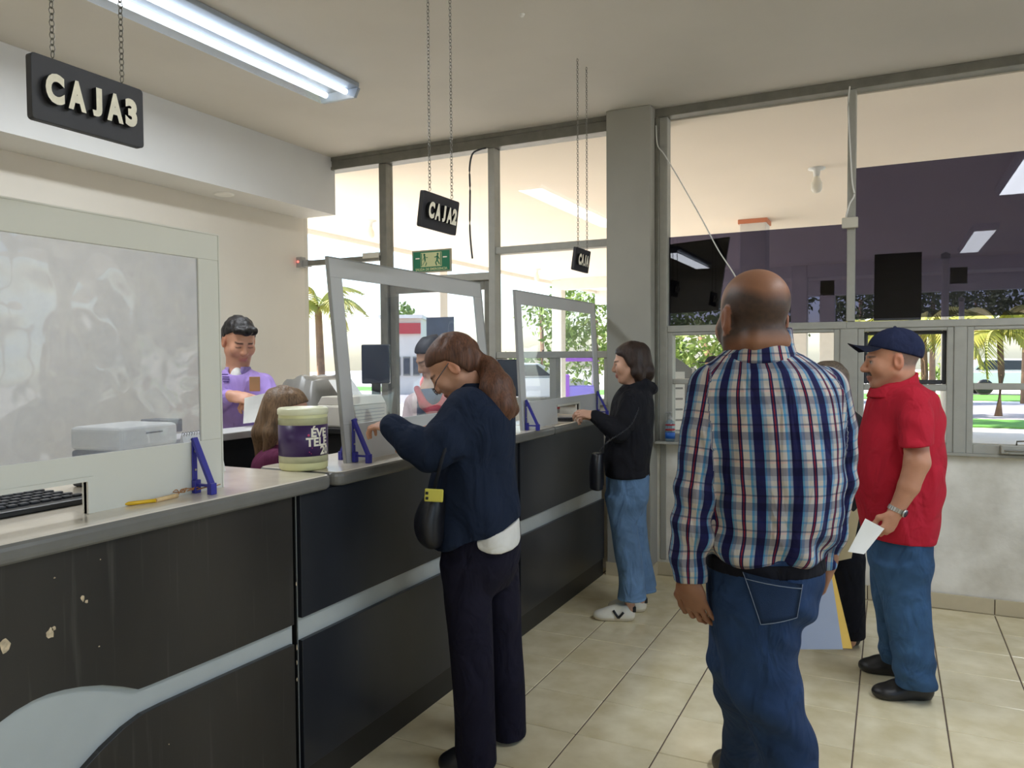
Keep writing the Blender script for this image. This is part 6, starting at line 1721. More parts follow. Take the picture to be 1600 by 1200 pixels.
# folders in his right hand
def W_(px_, py_, dd): return world_of(p, A(px_, py_, dd))
M['blue_card'] = pmat('grey_blue_card', srgb(150, 158, 178), 0.7, var=0.03)
M['yellow_card'] = pmat('yellow_envelope', srgb(216, 176, 84), 0.7, var=0.06)
sheet_between('folder', 'blue-grey document folder carried by the man in the plaid shirt', 'folder', [W_(1228, 900, 0.13), W_(1296, 884, 0.16), W_(1316, 1014, 0.19), W_(1240, 1014, 0.15)], M['blue_card'], 0.006)
sheet_between('envelope', 'yellow envelope held behind the blue-grey folder', 'envelope', [W_(1236, 894, 0.155), W_(1301, 890, 0.178), W_(1331, 1013, 0.215), W_(1246, 1010, 0.17)], M['yellow_card'], 0.005)
# ---- man in the red polo and navy cap
p = Person(3.41, 1408); A = p.P; r_ = p.ring
H = headframe(math.radians(76), math.radians(2)); hc = A(1393, 563); hs_ = 1.08
RSK = srgb(186, 132, 104)
S = Sdf((-0.30, -0.36, -0.01), (0.24, 0.36, 1.68), 0.0045)
L = head(S, hc, H, hs_, jaw=1.08, nose=1.06)
S.rc(L(0, -0.028, -0.045), A(1404, 610), 0.062, 0.068, 0.03)
S.rc(L(0, 0.02, -0.075), A(1394, 608), 0.040, 0.05, 0.03)
S.chain([A(1404, 610), A(1404, 700), A(1405, 850)], [0.06, 0.10, 0.10], 0.02)
wl1 = A(1399, 800, -0.20); wr1 = A(1378, 790, 0.12)
S.chain([A(1410, 640), A(1428, 630, -0.14), A(1433, 722, -0.22)], [0.04, 0.046, 0.049], 0.01)
S.chain([A(1433, 722, -0.22), A(1420, 760, -0.215), wl1], [0.049, 0.042, 0.028], 0.015)
S.chain([A(1408, 640), A(1400, 630, 0.14), A(1392, 720, 0.20), wr1], [0.04, 0.045, 0.045, 0.028], 0.01)
hand(S, wl1, (-0.42, 0.0, -0.90), (0.30, -0.93, -0.15), (-0.85, -0.2, 0.4), 0.98, 1.25, 0.0, 0.9)
hand(S, wr1, (-0.5, -0.1, -0.86), (0.2, 0.95, 0.1), (-0.8, 0.2, 0.4), 0.98, 1.0, 0.0, 0.9)
S.chain([A(1406, 860), A(1418, 960, -0.05), A(1426, 1030, -0.06), A(1424, 1058, -0.07)], [0.05, 0.04, 0.035, 0.03], 0.02)
S.chain([A(1406, 860), A(1398, 950, 0.10), A(1398, 1025, 0.16)], [0.05, 0.04, 0.035], 0.02)
def cf(V, col):
    paint_face(V, col, hc, H, hs_, RSK, srgb(140, 84, 76), srgb(54, 44, 40), srgb(146, 108, 90), lambda x, y, z: np.minimum(np.minimum(0.06-z, z+0.045), 0.016-y-0.25*np.clip(-z, 0, 1)), srgb(110, 96, 88))
    q = (V-hc)@H.T/hs_; m_ = (q[:, 1] > 0.082) & (np.abs(q[:, 0]) < 0.028) & (q[:, 2] < -0.045) & (q[:, 2] > -0.059); col[m_] = srgb(60, 50, 46)[:3]
finish_body(p, S, 'person', 'man in a red polo shirt and navy cap holding a white paper', cf, RSK)
RED = srgb(172, 30, 48)
S = Sdf((-0.28, -0.36, 0.66), (0.24, 0.36, 1.46), 0.0055)
S.loft([r_(1403, 596, 26, 0.08), r_(1406, 606, 37, 0.125), r_(1410, 620, 47, 0.165), r_(1411, 650, 56, 0.18), r_(1407, 690, 61, 0.185), r_(1404, 730, 64, 0.188), r_(1404, 770, 63, 0.188), r_(1404, 812, 56, 0.18), r_(1404, 852, 48, 0.17)], 0.02)
S.chain([A(1426, 626, -0.13), A(1431, 665, -0.19), A(1432, 702, -0.225)], [0.066, 0.068, 0.064], 0.03)
S.chain([A(1402, 626, 0.13), A(1396, 700, 0.20)], [0.064, 0.062], 0.03)
S.cut(lambda X, Y, Z: np.where(Y < -0.190, A(1430, 697, -0.225)[2]+0.12*(X-A(1430, 697, -0.225)[0])-Z, -1.0))
hF, hB = A(1360, 838), A(1452, 843)
S.cut(lambda X, Y, Z: hB[2]+(hF[2]-hB[2])*(hB[0]-X)/(hB[0]-hF[0])-Z)
S.ell(A(1400, 594), (0.075, 0.07, 0.035), None, 0.01, 'sub')
def pf(V):
    f_ = 0.0035*np.sin((V[:, 2]*1.0-V[:, 0]*0.9)*42+vnoise(V, (5, 5, 5), 2)*1.2)*np.exp(-((V[:, 0]-0.13)/0.10)**2)
    e = A(1425, 640, -0.18); d = np.linalg.norm(V-e, axis=1); return f_+0.003*np.sin(V[:, 2]*45+V[:, 0]*45)*np.exp(-(d/0.12)**2)
garment(p, 'polo_shirt', S, M['cloth'], RED, 0.004, (7, 7, 5), 31, extra=pf)
S = Sdf(A(1400, 600)-0.16, A(1400, 600)+0.16, 0.0045)
S.loft([r_(1398, 620, 41, 0.115), r_(1399, 596, 33, 0.094), r_(1402, 580, 29, 0.086)], 0.003, sub=2)
S.loft([r_(1400, 625, 27, 0.082), r_(1401, 575, 23, 0.070)], 0.003, 'sub', sub=1)
kA, kB = A(1367, 606), A(1428, 581)
S.cut(lambda X, Y, Z: Z-(kA[2]+(kB[2]-kA[2])*(X-kA[0])/(kB[0]-kA[0])))
garment(p, 'polo_collar', S, M['cloth'], RED, 0.001, seed=32)
S = Sdf((-0.22, -0.3, 0.04), (0.22, 0.36, 0.80), 0.006)
S.loft([r_(1405, 825, 46, 0.165), r_(1405, 860, 45, 0.165), r_(1406, 885, 42, 0.155), r_(1406, 905, 30, 0.11)], 0.02)
S.loft([r_(1410, 880, 40, 0.09, -0.06), r_(1412, 910, 38, 0.09, -0.06), r_(1417, 950, 35, 0.088, -0.06), r_(1424, 1000, 32, 0.082, -0.065), r_(1428, 1045, 31, 0.08, -0.07), r_(1431, 1072, 30, 0.08, -0.07)], 0.05)
S.loft([r_(1396, 880, 33, 0.085, 0.08), r_(1394, 930, 29, 0.08, 0.10), r_(1400, 990, 26, 0.078, 0.14), r_(1403, 1033, 25, 0.076, 0.16)], 0.02)
S.cut(lambda X, Y, Z: 0.045-Z)
def jp2(V, c): c *= (1+0.22*vnoise(V, (6, 6, 3), 9)+0.3*np.exp(-((V[:, 2]-0.45)/0.2)**2)*np.clip(-V[:, 0]*6+0.3, 0, 1))[:, None]
def jf2(V):
    return 0.005*np.sin(V[:, 2]*65+V[:, 0]*30+vnoise(V, (7, 7, 7), 3)*1.3)*np.exp(-((V[:, 2]-0.12)/0.10)**2)
garment(p, 'jeans', S, M['denim'], srgb(52, 80, 112), 0.009, (9, 9, 6), 33, paint=jp2, extra=jf2)
BK = srgb(30, 29, 30)
shoe(p, (A(1362, 600, -0.02)[0], A(1362, 600, -0.06)[1], 0), (A(1461, 600, -0.06)[0], A(1461, 600, -0.075)[1], 0), 0.105, 0.085, M['leather'], BK, 'loafer')
shoe(p, (A(1352, 600, 0.20)[0], A(1352, 600, 0.24)[1], 0), (A(1425, 600, 0.16)[0], A(1425, 600, 0.16)[1], 0), 0.105, 0.085, M['leather'], BK, 'loafer')
# cap: crown and curved brim
S = Sdf(hc-0.24, hc+0.24, 0.0045)
S.ell(L(0, -0.016, 0.042), np.array((0.084, 0.108, 0.092))*hs_, H, 0.01)
def capcut(X, Y, Z):
    q = [((X-hc[0])*H[i][0]+(Y-hc[1])*H[i][1]+(Z-hc[2])*H[i][2])/hs_ for i in range(3)]
    return (0.036+q[1]*0.30-q[2])*hs_*np.where(q[1] > -0.06, 1, 1)
S.cut(capcut, 0.004)
V, Fc = S.mesh(); V = relax(V, Fc, 2)
cap = p.add('cap', V, Fc, M['cloth'], srgb(30, 36, 62))
bm = bmesh.new(); rows = []
for i in range(9):
    a = (i/8-0.5)*2.3; row = []
    for j in range(5):
        f_ = j/4; ln = 0.075*math.cos(a*0.55)
        x = math.sin(a)*0.080*(1+0.05*f_); y = 0.020+math.cos(a)*0.070+ln*f_; z = 0.064-0.034*(1-math.cos(a*0.9))*2.5*(0.30+0.70*f_)+0.014*f_*f_
        row.append(bm.verts.new(Vector(L(x, y, z))))
    rows.append(row)
for i in range(8):
    for j in range(4): bm.faces.new((rows[i][j], rows[i+1][j], rows[i+1][j+1], rows[i][j+1]))
bmesh.ops.solidify(bm, geom=bm.faces[:], thickness=0.006)
mb = MB(); mb.merge(bm); M['cap_cloth'] = pmat('cap_cloth', srgb(28, 34, 58), 0.85)
mb.build('cap_brim', M['cap_cloth'], cap, smooth=True)
bt = MB(); bt.lathe([(0.0001, 0.008), (0.006, 0.006), (0.008, 0)], n=10); bt.build('cap_button', M['cap_cloth'], cap, xform=Matrix.Translation(L(0, -0.016, 0.133)))
# wrist watch
ax_ = np.array(A(1397, 803, -0.2))-np.array(A(1418, 763, -0.215)); ax_ /= np.linalg.norm(ax_)
wc = np.array(A(1401, 796, -0.2)); mb = MB()
u_ = np.cross(ax_, [0, 1, 0]); u_ /= np.linalg.norm(u_); v_ = np.cross(ax_, u_)
for k in range(22):
    a = 2*math.pi*k/22
    q = wc+0.0335*(u_*math.cos(a)+v_*math.sin(a)); b_ = np.array([ax_, -u_*math.sin(a)+v_*math.cos(a), u_*math.cos(a)+v_*math.sin(a)])
    m_ = Matrix(((b_[0][0], b_[1][0], b_[2][0], q[0]), (b_[0][1], b_[1][1], b_[2][1], q[1]), (b_[0][2], b_[1][2], b_[2][2], q[2]), (0, 0, 0, 1)))
    t_ = MB().box(-0.009, 0.009, -0.0042, 0.0042, -0.0015, 0.0015); t_.bm.transform(m_); mb.merge(t_.bm)
wt = mb.build('watch_strap', M['metal'], p.root)
dirw = -(v_ if v_[1] > 0 else -v_)*0.75 + np.array([0.6, 0, 0]); dirw -= ax_*(dirw@ax_); dirw /= np.linalg.norm(dirw)
q = wc+dirw*0.036; tz = Vector(dirw).to_track_quat('Z', 'Y').to_matrix().to_4x4(); tz.translation = Vector(q)
MB().lathe([(0.0001, -0.002), (0.017, -0.002), (0.018, 0.003), (0.015, 0.006), (0.0001, 0.006)], n=24).build('watch_case', M['metal'], wt, xform=tz)
MB().lathe([(0.0145, 0.0061), (0.0145, 0.0066), (0.0001, 0.0066)], n=24).build('watch_dial', M['screen'], wt, xform=tz)
def W_(px_, py_, dd): return world_of(p, A(px_, py_, dd))
sheet_between('paper_sheet', 'folded white paper in the red polo man\'s hand', 'paper', [W_(1352, 810, -0.20), W_(1382, 826, -0.225), W_(1350, 866, -0.22), W_(1325, 862, -0.19)], M['paper'], 0.0025, 0.004)

# ---- person in the dark jacket, mostly hidden behind the plaid shirt
p = Person(4.05, 1312); A = p.P; r_ = p.ring
H = headframe(math.radians(60), math.radians(8)); hc = A(1290, 601); hs_ = 0.98
S = Sdf((-0.36, -0.34, -0.01), (0.30, 0.34, 1.56), 0.006)
head(S, hc, H, hs_)
S.rc(hc-0.05*H[2]-0.02*H[1], A(1298, 645), 0.05, 0.055, 0.03)
S.chain([A(1298, 645), A(1302, 720), A(1305, 830)], [0.06, 0.09, 0.09], 0.02)
wl1 = A(1322, 800, -0.16); wr1 = A(1285, 790, 0.10)
S.chain([A(1300, 660), A(1330, 660, -0.12), A(1342, 740, -0.17), wl1], [0.04, 0.04, 0.04, 0.028], 0.01)
S.chain([A(1300, 660), A(1280, 660, 0.14), A(1272, 740, 0.18), wr1], [0.04, 0.04, 0.04, 0.028], 0.01)
hand(S, wl1, (-0.6, 0, -0.8), (0.4, -0.9, 0), (-0.7, -0.1, 0.6), 0.95, 0.8)
hand(S, wr1, (-0.6, 0, -0.8), (0.4, 0.9, 0), (-0.7, 0.1, 0.6), 0.95, 0.8)
for (x0, dd) in ((1325, -0.08), (1298, 0.10)): S.chain([A(1305, 840), A(x0-4, 920, dd), A(x0, 1000, dd)], [0.08, 0.06, 0.04], 0.02)
finish_body(p, S, 'person', 'person in a dark jacket and black trousers behind the plaid shirt', lambda V, c: paint_face(V, c, hc, H, hs_, SKIN, LIPS, DARK), SKIN)
S = Sdf((-0.34, -0.34, 0.62), (0.30, 0.34, 1.40), 0.0065)
S.loft([r_(1300, 634, 20, 0.08), r_(1303, 648, 36, 0.14), r_(1305, 670, 44, 0.175), r_(1306, 720, 46, 0.18), r_(1305, 780, 45, 0.175), r_(1305, 815, 44, 0.17)], 0.02)
S.chain([A(1330, 662, -0.12), A(1343, 738, -0.17), A(1326, 795, -0.16)], [0.062, 0.056, 0.042], 0.03)
S.chain([A(1282, 662, 0.14), A(1273, 738, 0.18), A(1284, 786, 0.11)], [0.062, 0.056, 0.042], 0.03)
garment(p, 'jacket', S, M['cloth'], srgb(46, 46, 46), 0.006, (7, 7, 6), 41)
S = Sdf((-0.24, -0.3, 0.03), (0.26, 0.3, 0.72), 0.0065)
S.loft([r_(1305, 800, 42, 0.16), r_(1305, 850, 42, 0.16), r_(1306, 880, 40, 0.155)], 0.02)
S.loft([r_(1320, 870, 30, 0.09, -0.08), r_(1324, 920, 26, 0.085, -0.08), r_(1327, 994, 23, 0.08, -0.08)], 0.02)
S.loft([r_(1296, 870, 30, 0.09, 0.08), r_(1297, 920, 26, 0.085, 0.10), r_(1298, 990, 23, 0.08, 0.10)], 0.02)
garment(p, 'trousers', S, M['cloth'], BLACK, 0.005, (7, 7, 3), 42)
shoe(p, (A(1290, 600, -0.06)[0], A(1290, 600, -0.06)[1], 0), (A(1347, 600, -0.08)[0], A(1347, 600, -0.08)[1], 0), 0.09, 0.075, M['leather'], BK)
shoe(p, (A(1258, 600, 0.12)[0], A(1258, 600, 0.12)[1], 0), (A(1318, 600, 0.10)[0], A(1318, 600, 0.10)[1], 0), 0.09, 0.075, M['leather'], BK)
hair_cap(p, hc, H, hs_, (0.008, 0.008, 0.010), lambda x, y, z: np.where(y > -0.02, 0.03+y*0.4, 0.03+y*0.9)-z, srgb(96, 84, 72), None, 0.006, 'hair', 0.004, (50, 50, 12), 44, 0.18)
def W_(px_, py_, dd): return world_of(p, A(px_, py_, dd))
sheet_between('manila_folder', 'manila folder held by the person in the dark jacket', 'folder', [W_(1290, 808, -0.22), W_(1345, 792, -0.19), W_(1330, 872, -0.20), W_(1284, 882, -0.23)], M['manila'], 0.004)

# ---- standing clerk in the lilac shirt
p = Person(4.12, 378); A = p.P; r_ = p.ring
H = headframe(math.radians(180+38), math.radians(20)); hc = A(374, 533); hs_ = 1.02
S = Sdf((-0.36, -0.34, -0.01), (0.34, 0.30, 1.76), 0.004)
L = head(S, hc, H, hs_, jaw=1.0)
S.rc(hc-0.05*H[2]-0.02*H[1], A(371, 588), 0.054, 0.062, 0.03)
S.chain([A(371, 588), A(374, 650), A(374, 780)], [0.06, 0.09, 0.09], 0.02)
wr1 = A(360, 619, -0.20); wl1 = A(418, 628, -0.17)
S.chain([A(372, 600), A(338, 602, 0.02), A(330, 640, -0.08), wr1], [0.04, 0.04, 0.04, 0.028], 0.01)
S.chain([A(376, 600), A(412, 600, 0.02), A(432, 640, -0.05), wl1], [0.04, 0.04, 0.04, 0.028], 0.01)
hand(S, wr1, (0.92, -0.12, -0.12), (-0.1, -0.6, 0.75), (0.2, -0.3, 0.9), 1.0, 0.55, 0.04, 0.8)
hand(S, wl1, (-0.8, -0.2, 0.1), (0.0, -0.5, 0.8), (0, -0.6, 0.6), 1.0, 0.8, 0.04, 0.8)
for (x0, dd) in ((360, 0), (390, 0)): S.chain([A(374, 780), A(x0, 900, dd), A(x0, 985, dd)], [0.08, 0.06, 0.04], 0.02)
finish_body(p, S, 'person', 'clerk in a lilac shirt standing behind the back worktop looking down', lambda V, c: paint_face(V, c, hc, H, hs_, SKIN, srgb(176, 108, 98), DARK, srgb(150, 106, 88), eyes='down'), srgb(206, 152, 126))
LIL = srgb(172, 146, 214)
S = Sdf((-0.36, -0.34, 0.62), (0.34, 0.30, 1.52), 0.006)
S.loft([r_(372, 575, 17, 0.07), r_(374, 583, 30, 0.10), r_(375, 595, 42, 0.125), r_(376, 620, 46, 0.135), r_(376, 660, 43, 0.13), r_(375, 720, 42, 0.13), r_(375, 790, 44, 0.14)], 0.02)
S.chain([A(340, 600, 0.02), A(331, 640, -0.08), A(356, 621, -0.19)], [0.064, 0.056, 0.040], 0.03)
S.chain([A(411, 600, 0.02), A(431, 640, -0.05), A(422, 630, -0.15)], [0.062, 0.056, 0.040], 0.03)
S.ell(A(372, 574, -0.05), (0.050, 0.07, 0.06), None, 0.01, 'sub')
garment(p, 'lilac_shirt', S, M['cloth'], LIL, 0.006, (7, 7, 6), 51)
S = Sdf(A(372, 582)-0.14, A(372, 582)+0.14, 0.005)
S.loft([r_(372, 586, 22, 0.085), r_(372, 572, 18, 0.075)], 0.003, sub=1)
S.loft([r_(372, 592, 18.5, 0.073), r_(372, 566, 15.5, 0.066)], 0.003, 'sub', sub=1)
S.cut(lambda X, Y, Z: (-0.055+0.9*np.abs(X-A(371, 580)[0]))*-1-(Y+0.10)*0.0-0.0*Z if False else np.where((Y < -0.02) & (np.abs(X-A(373, 580)[0]) < 0.028), 1.0, -1.0)*0.01, 0.002)
garment(p, 'shirt_collar', S, M['cloth'], srgb(160, 140, 196), 0.001, seed=52)
S = Sdf(A(371, 592)-0.12, A(371, 592)+0.12, 0.005)
S.ell(A(371, 596, -0.045), (0.040, 0.055, 0.075), None, 0.01)
garment(p, 'undershirt', S, M['cloth'], WHITE, 0.001, seed=53)
S = Sdf((-0.24, -0.24, 0.02), (0.24, 0.24, 0.78), 0.008)
S.loft([r_(375, 775, 42, 0.135), r_(375, 820, 42, 0.14), r_(375, 850, 40, 0.13)], 0.02)
for q in (-1, 1): S.loft([r_(375+q*18, 840, 24, 0.09), r_(375+q*18, 900, 20, 0.08), r_(375+q*18, 990, 18, 0.07)], 0.02)
garment(p, 'trousers', S, M['cloth'], BLACK, 0.004, (7, 7, 3), 54)
for q in (-1, 1): shoe(p, (q*0.07, -0.16, 0), (q*0.06, 0.08, 0), 0.09, 0.075, M['leather'], BK)
hair_cap(p, hc, H, hs_, (0.008, 0.010, 0.014), lambda x, y, z: np.where(y > 0.0, 0.050+y*0.28, 0.030+y*0.9)-z+np.clip(np.abs(x)-0.05, 0, 1)*-0.6, srgb(26, 22, 22), lambda S, L: S.chain([L(-0.045, 0.075, 0.080), L(0, 0.090, 0.083), L(0.045, 0.075, 0.080)], [0.020, 0.022, 0.020], 0.02), 0.005, 'hair', 0.004, (60, 60, 30), 55, 0.2)
card = thing('card', 'brown card tucked in the lilac shirt pocket', 'card', world_of(p, A(398, 600, -0.145)), YAW)
box_on(card, 'board', (0, 0, 0), np.eye(3), (0.056, 0.004, 0.075), pmat('brown_card', srgb(166, 128, 92), 0.7, var=0.05), 0.002)
M['logo_ink'] = pmat('logo_ink', srgb(92, 70, 140), 0.7)
for k, (x0, x1, y_) in enumerate(((345, 356, 585), (348, 358, 589), (348, 358, 592), (349, 357, 596))):
    a, b_ = A(x0, y_, -0.128), A(x1, y_, -0.135)
    MB().tube([Vector(a), Vector((np.array(a)+np.array(b_))/2), Vector(b_)], 0.003, 4).build('chest_print', M['logo_ink'], p.root)
def W_(px_, py_, dd): return world_of(p, A(px_, py_, dd))
sheet_between('paper_sheet', 'white paper sheet held by the clerk in lilac', 'paper', [W_(382, 622, -0.25), W_(424, 612, -0.22), W_(428, 656, -0.24), W_(380, 662, -0.27)], M['paper'], 0.002, 0.006)

# ---- seated clerk behind the tub
p = Person(3.5, 448, 0.0); A = p.P; r_ = p.ring
H = headframe(math.radians(-84), math.radians(6)); hc = A(450, 648); hs_ = 1.0
S = Sdf((-0.34, -0.34, 0.36), (0.46, 0.34, 1.44), 0.006)
head(S, hc, H, hs_, jaw=0.94)
S.rc(hc-0.05*H[2]-0.02*H[1], A(445, 695), 0.046, 0.052, 0.03)
S.chain([A(445, 695), A(440, 760), A(440, 850)], [0.06, 0.08, 0.09], 0.02)
wl1 = A(480, 790, -0.12); wr1 = A(480, 790, 0.14)
S.chain([A(442, 715), A(436, 720, -0.13), A(440, 800, -0.17), wl1], [0.03, 0.036, 0.034, 0.026], 0.01)
S.chain([A(442, 715), A(450, 720, 0.13), A(452, 800, 0.17), wr1], [0.03, 0.036, 0.034, 0.026], 0.01)
hand(S, wl1, (0.95, 0.1, -0.05), (0, 0, 1), (0, 1, 0), 0.92, 0.4); hand(S, wr1, (0.95, -0.1, -0.05), (0, 0, 1), (0, -1, 0), 0.92, 0.4)
for q in (-1, 1): S.chain([A(440, 850), np.array([q*0.09-0.02, 0.10, 0.48]), np.array([q*0.10-0.02, 0.26, 0.47])], [0.06, 0.05, 0.04], 0.02)
finish_body(p, S, 'person', 'seated woman with light brown hair and maroon top behind the tub', lambda V, c: paint_face(V, c, hc, H, hs_, SKIN, LIPS, srgb(80, 60, 46)), srgb(204, 156, 130))
S = Sdf((-0.34, -0.34, 0.48), (0.32, 0.34, 1.22), 0.0065)
S.loft([r_(443, 694, 20, 0.07), r_(441, 706, 34, 0.13), r_(440, 724, 44, 0.165), r_(440, 770, 46, 0.16), r_(440, 830, 44, 0.15), r_(440, 880, 46, 0.16)], 0.02)
S.chain([A(432, 722, -0.13), A(440, 800, -0.17), A(474, 790, -0.125)], [0.058, 0.052, 0.04], 0.03)
S.chain([A(448, 722, 0.13), A(452, 800, 0.17), A(474, 790, 0.13)], [0.058, 0.052, 0.04], 0.03)
garment(p, 'blouse', S, M['cloth'], srgb(98, 42, 72), 0.005, (7, 7, 6), 61)
S = Sdf((-0.30, -0.26, 0.0), (0.30, 0.50, 0.66), 0.009)
S.loft([r_(440, 860, 44, 0.16), r_(440, 890, 46, 0.165)], 0.02, sub=1)
for q in (-1, 1): S.chain([np.array([q*0.09-0.02, 0.02, 0.51]), np.array([q*0.10-0.02, 0.28, 0.49]), np.array([q*0.10-0.02, 0.30, 0.06])], [0.085, 0.07, 0.05], 0.03)
garment(p, 'skirt_trousers', S, M['cloth'], BLACK, 0.004, (7, 7, 5), 62)
for q in (-1, 1): shoe(p, (q*0.10-0.02, 0.42, 0), (q*0.10-0.02, 0.24, 0), 0.085, 0.07, M['leather'], BK)
def longhair(S, L):
    for q in (-1, 1): S.chain([L(q*0.060, -0.03, 0.0), L(q*0.072, -0.05, -0.08), L(q*0.070, -0.065, -0.17)], [0.036, 0.036, 0.02], 0.02)
    S.chain([L(0, -0.07, 0.0), L(0, -0.095, -0.09), L(0.0, -0.105, -0.19)], [0.055, 0.06, 0.03], 0.02)
hair_cap(p, hc, H, hs_, (0.012, 0.012, 0.014), lambda x, y, z: np.where(y > 0.0, 0.032+y*0.42, -0.10)-z, srgb(112, 88, 66), longhair, 0.006, 'hair', 0.006, (40, 40, 8), 63, 0.3)
sc = thing('clerk_chair', 'black office chair under the seated woman', 'chair', (p.o.x, p.o.y, 0), YAW)
MB().box(-0.20, 0.22, -0.2, 0.2, 0.36, 0.418, bev=0.02).build('seat', M['black'], sc)
MB().tube([(0, 0, 0.07), (0, 0, 0.37)], 0.025, 10).build('column', M['metal'], sc)
MB().box(-0.235, -0.20, -0.18, 0.18, 0.55, 0.86, bev=0.012).build('backrest', M['black'], sc)
MB().tube([(-0.12, 0, 0.38), (-0.25, 0, 0.42), (-0.245, 0, 0.6)], 0.014, 8).build('back_post', M['black'], sc)
for k in range(5):
    a = k*2*math.pi/5+0.3
    MB().tube([(0, 0, 0.075), (math.cos(a)*0.24, math.sin(a)*0.24, 0.03)], 0.02, 8).build('leg', M['black'], sc)

# ---- clerk with long dark hair beyond the second screen
p = Person(4.35, 668); A = p.P; r_ = p.ring
H = headframe(math.radians(120), math.radians(25)); hc = A(676, 560); hs_ = 0.98
S = Sdf((-0.32, -0.32, -0.01), (0.34, 0.32, 1.72), 0.006)
head(S, hc, H, hs_, jaw=0.94)
S.rc(hc-0.05*H[2]-0.02*H[1], A(672, 612), 0.046, 0.052, 0.03)
S.chain([A(672, 612), A(674, 680), A(674, 790)], [0.06, 0.08, 0.09], 0.02)
wl1 = A(650, 670, -0.16); wr1 = A(706, 668, -0.14)
S.chain([A(672, 625), A(646, 628, 0), A(638, 680, -0.05), wl1], [0.03, 0.036, 0.034, 0.026], 0.01)
S.chain([A(676, 625), A(706, 628, 0), A(714, 680, -0.05), wr1], [0.03, 0.036, 0.034, 0.026], 0.01)
hand(S, wl1, (0.5, -0.8, -0.1), (0, 0, 1), (0.9, 0.4, 0), 0.92, 0.5); hand(S, wr1, (-0.5, -0.8, -0.1), (0, 0, 1), (-0.9, 0.4, 0), 0.92, 0.5)
for q in (-1, 1): S.chain([A(674, 790), A(674+q*14, 880), A(674+q*14, 965)], [0.08, 0.06, 0.04], 0.02)
finish_body(p, S, 'person', 'clerk with long dark hair and red scarf beyond the second screen', lambda V, c: paint_face(V, c, hc, H, hs_, SKIN, LIPS, DARK, eyes='down'), SKIN)
S = Sdf((-0.32, -0.32, 0.60), (0.34, 0.32, 1.42), 0.0065)
S.loft([r_(673, 606, 16, 0.07), r_(674, 616, 30, 0.10), r_(675, 630, 40, 0.12), r_(675, 670, 40, 0.12), r_(675, 740, 38, 0.12), r_(675, 800, 42, 0.14)], 0.02)
S.chain([A(648, 630), A(638, 680, -0.05), A(648, 672, -0.14)], [0.058, 0.052, 0.04], 0.03)
S.chain([A(704, 630), A(714, 680, -0.05), A(708, 670, -0.13)], [0.058, 0.052, 0.04], 0.03)
def pk(V, c): c[V[:, 0] < A(655, 650)[0]] = srgb(226, 204, 204)[:3]
garment(p, 'cardigan', S, M['cloth'], srgb(44, 52, 92), 0.005, (7, 7, 6), 71, paint=pk)
S = Sdf((-0.24, -0.24, 0.02), (0.24, 0.24, 0.76), 0.009)
S.loft([r_(674, 780, 40, 0.13), r_(674, 830, 40, 0.14)], 0.02, sub=1)
for q in (-1, 1): S.loft([r_(674+q*16, 820, 22, 0.09), r_(674+q*15, 880, 18, 0.08), r_(674+q*14, 966, 16, 0.07)], 0.02)
garment(p, 'trousers', S, M['cloth'], BLACK, 0.004, (7, 7, 3), 72)
for q in (-1, 1): shoe(p, (q*0.06-0.03, -0.14, 0), (q*0.055, 0.08, 0), 0.085, 0.07, M['leather'], BK)
S = Sdf(A(674, 632, -0.1)-0.2, A(674, 632, -0.1)+0.2, 0.006)
S.chain([A(652, 608, -0.06), A(662, 632, -0.13), A(676, 644, -0.15), A(692, 634, -0.13), A(700, 610, -0.06)], [0.02, 0.026, 0.03, 0.026, 0.02], 0.02)
garment(p, 'red_scarf', S, M['cloth'], srgb(176, 48, 66), 0.005, (14, 14, 14), 73)
hair_cap(p, hc, H, hs_, (0.012, 0.012, 0.014), lambda x, y, z: np.where(y > 0.0, 0.028+y*0.5, -0.10)-z, srgb(40, 36, 42), longhair, 0.006, 'hair', 0.006, (40, 40, 8), 74, 0.3)

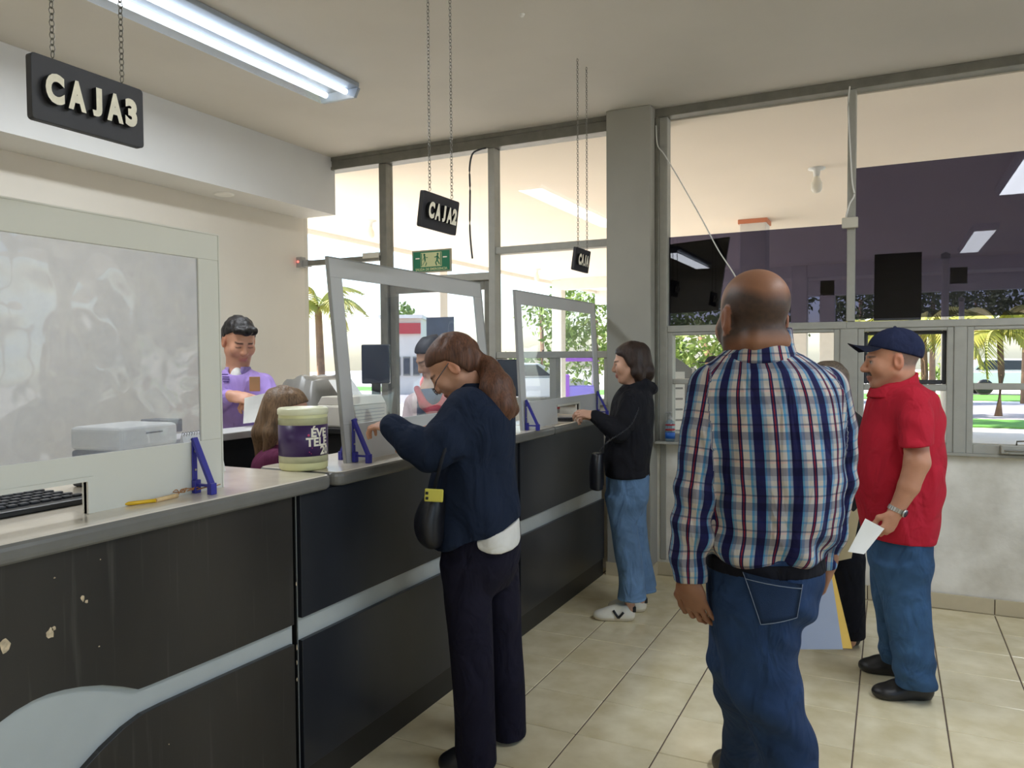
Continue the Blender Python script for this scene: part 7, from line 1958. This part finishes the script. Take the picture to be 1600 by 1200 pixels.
# ---- man in a cap far outside
p = Person(11.0, 1112, ZG); A = p.P; r_ = p.ring
H = headframe(math.radians(80), 0.0); hc = A(1112, 570); hs_ = 0.95
S = Sdf((-0.5, -0.4, -0.01), (0.5, 0.4, 1.75), 0.012)
head(S, hc, H, hs_)
gz = hc[2]
S.rc(hc-0.06*H[2], (hc[0], 0, gz-0.20), 0.05, 0.06, 0.03)
S.chain([np.array([hc[0], 0, gz-0.2]), np.array([hc[0], 0, 0.9])], [0.06, 0.08], 0.02)
for q in (-1, 1):
    S.chain([np.array([hc[0], 0, gz-0.28]), np.array([hc[0], q*0.2, gz-0.28]), np.array([hc[0]+0.02, q*0.23, gz-0.58]), np.array([hc[0]-0.06, q*0.22, gz-0.82])], [0.04, 0.045, 0.04, 0.03], 0.02)
    hand(S, np.array([hc[0]-0.06, q*0.22, gz-0.82]), (-0.1, 0, -1), (0, q, 0), (-1, 0, 0), 1.0, 0.4)
    S.chain([np.array([hc[0], q*0.08, 0.88]), np.array([hc[0]-0.02, q*0.09, 0.48]), np.array([hc[0], q*0.1, 0.06])], [0.08, 0.06, 0.04], 0.02)
finish_body(p, S, 'person', 'distant man in a dark cap standing outside beside the pillar window', lambda V, c: paint_face(V, c, hc, H, hs_, SKIN, LIPS, DARK), SKIN)
S = Sdf((-0.5, -0.4, 0.7), (0.5, 0.4, 1.75), 0.012)
S.loft([(hc[0], 0, gz-0.17, 0.08, 0.08), (hc[0], 0, gz-0.25, 0.11, 0.18), (hc[0], 0, gz-0.45, 0.125, 0.2), (hc[0], 0, gz-0.8, 0.13, 0.18)], 0.02)
for q in (-1, 1): S.chain([np.array([hc[0], q*0.19, gz-0.27]), np.array([hc[0]+0.02, q*0.23, gz-0.55])], [0.065, 0.06], 0.03)
garment(p, 'shirt', S, M['cloth'], srgb(60, 66, 84), 0.004, seed=81)
S = Sdf((-0.5, -0.4, 0.03), (0.5, 0.4, 1.0), 0.012)
S.loft([(hc[0], 0, gz-0.75, 0.12, 0.17), (hc[0], 0, gz-0.9, 0.12, 0.17)], 0.02, sub=1)
for q in (-1, 1): S.chain([np.array([hc[0], q*0.085, 0.8]), np.array([hc[0], q*0.1, 0.08])], [0.09, 0.065], 0.03)
garment(p, 'trousers', S, M['cloth'], srgb(50, 50, 58), 0.004, seed=82)
for q in (-1, 1): shoe(p, (hc[0]-0.16, q*0.1, 0), (hc[0]+0.08, q*0.1, 0), 0.095, 0.09, M['leather'], BK)
S = Sdf(hc-0.22, hc+0.22, 0.008)
S.ell(hc-0.016*H[1]+0.042*H[2], (0.08, 0.104, 0.088), H, 0.01); S.cut(lambda X, Y, Z: hc[2]+0.03-Z)
S.ell(hc+0.13*H[1]+0.035*H[2], (0.06, 0.06, 0.008), H, 0.01)
garment(p, 'cap', S, M['cloth'], srgb(30, 30, 40), 0)
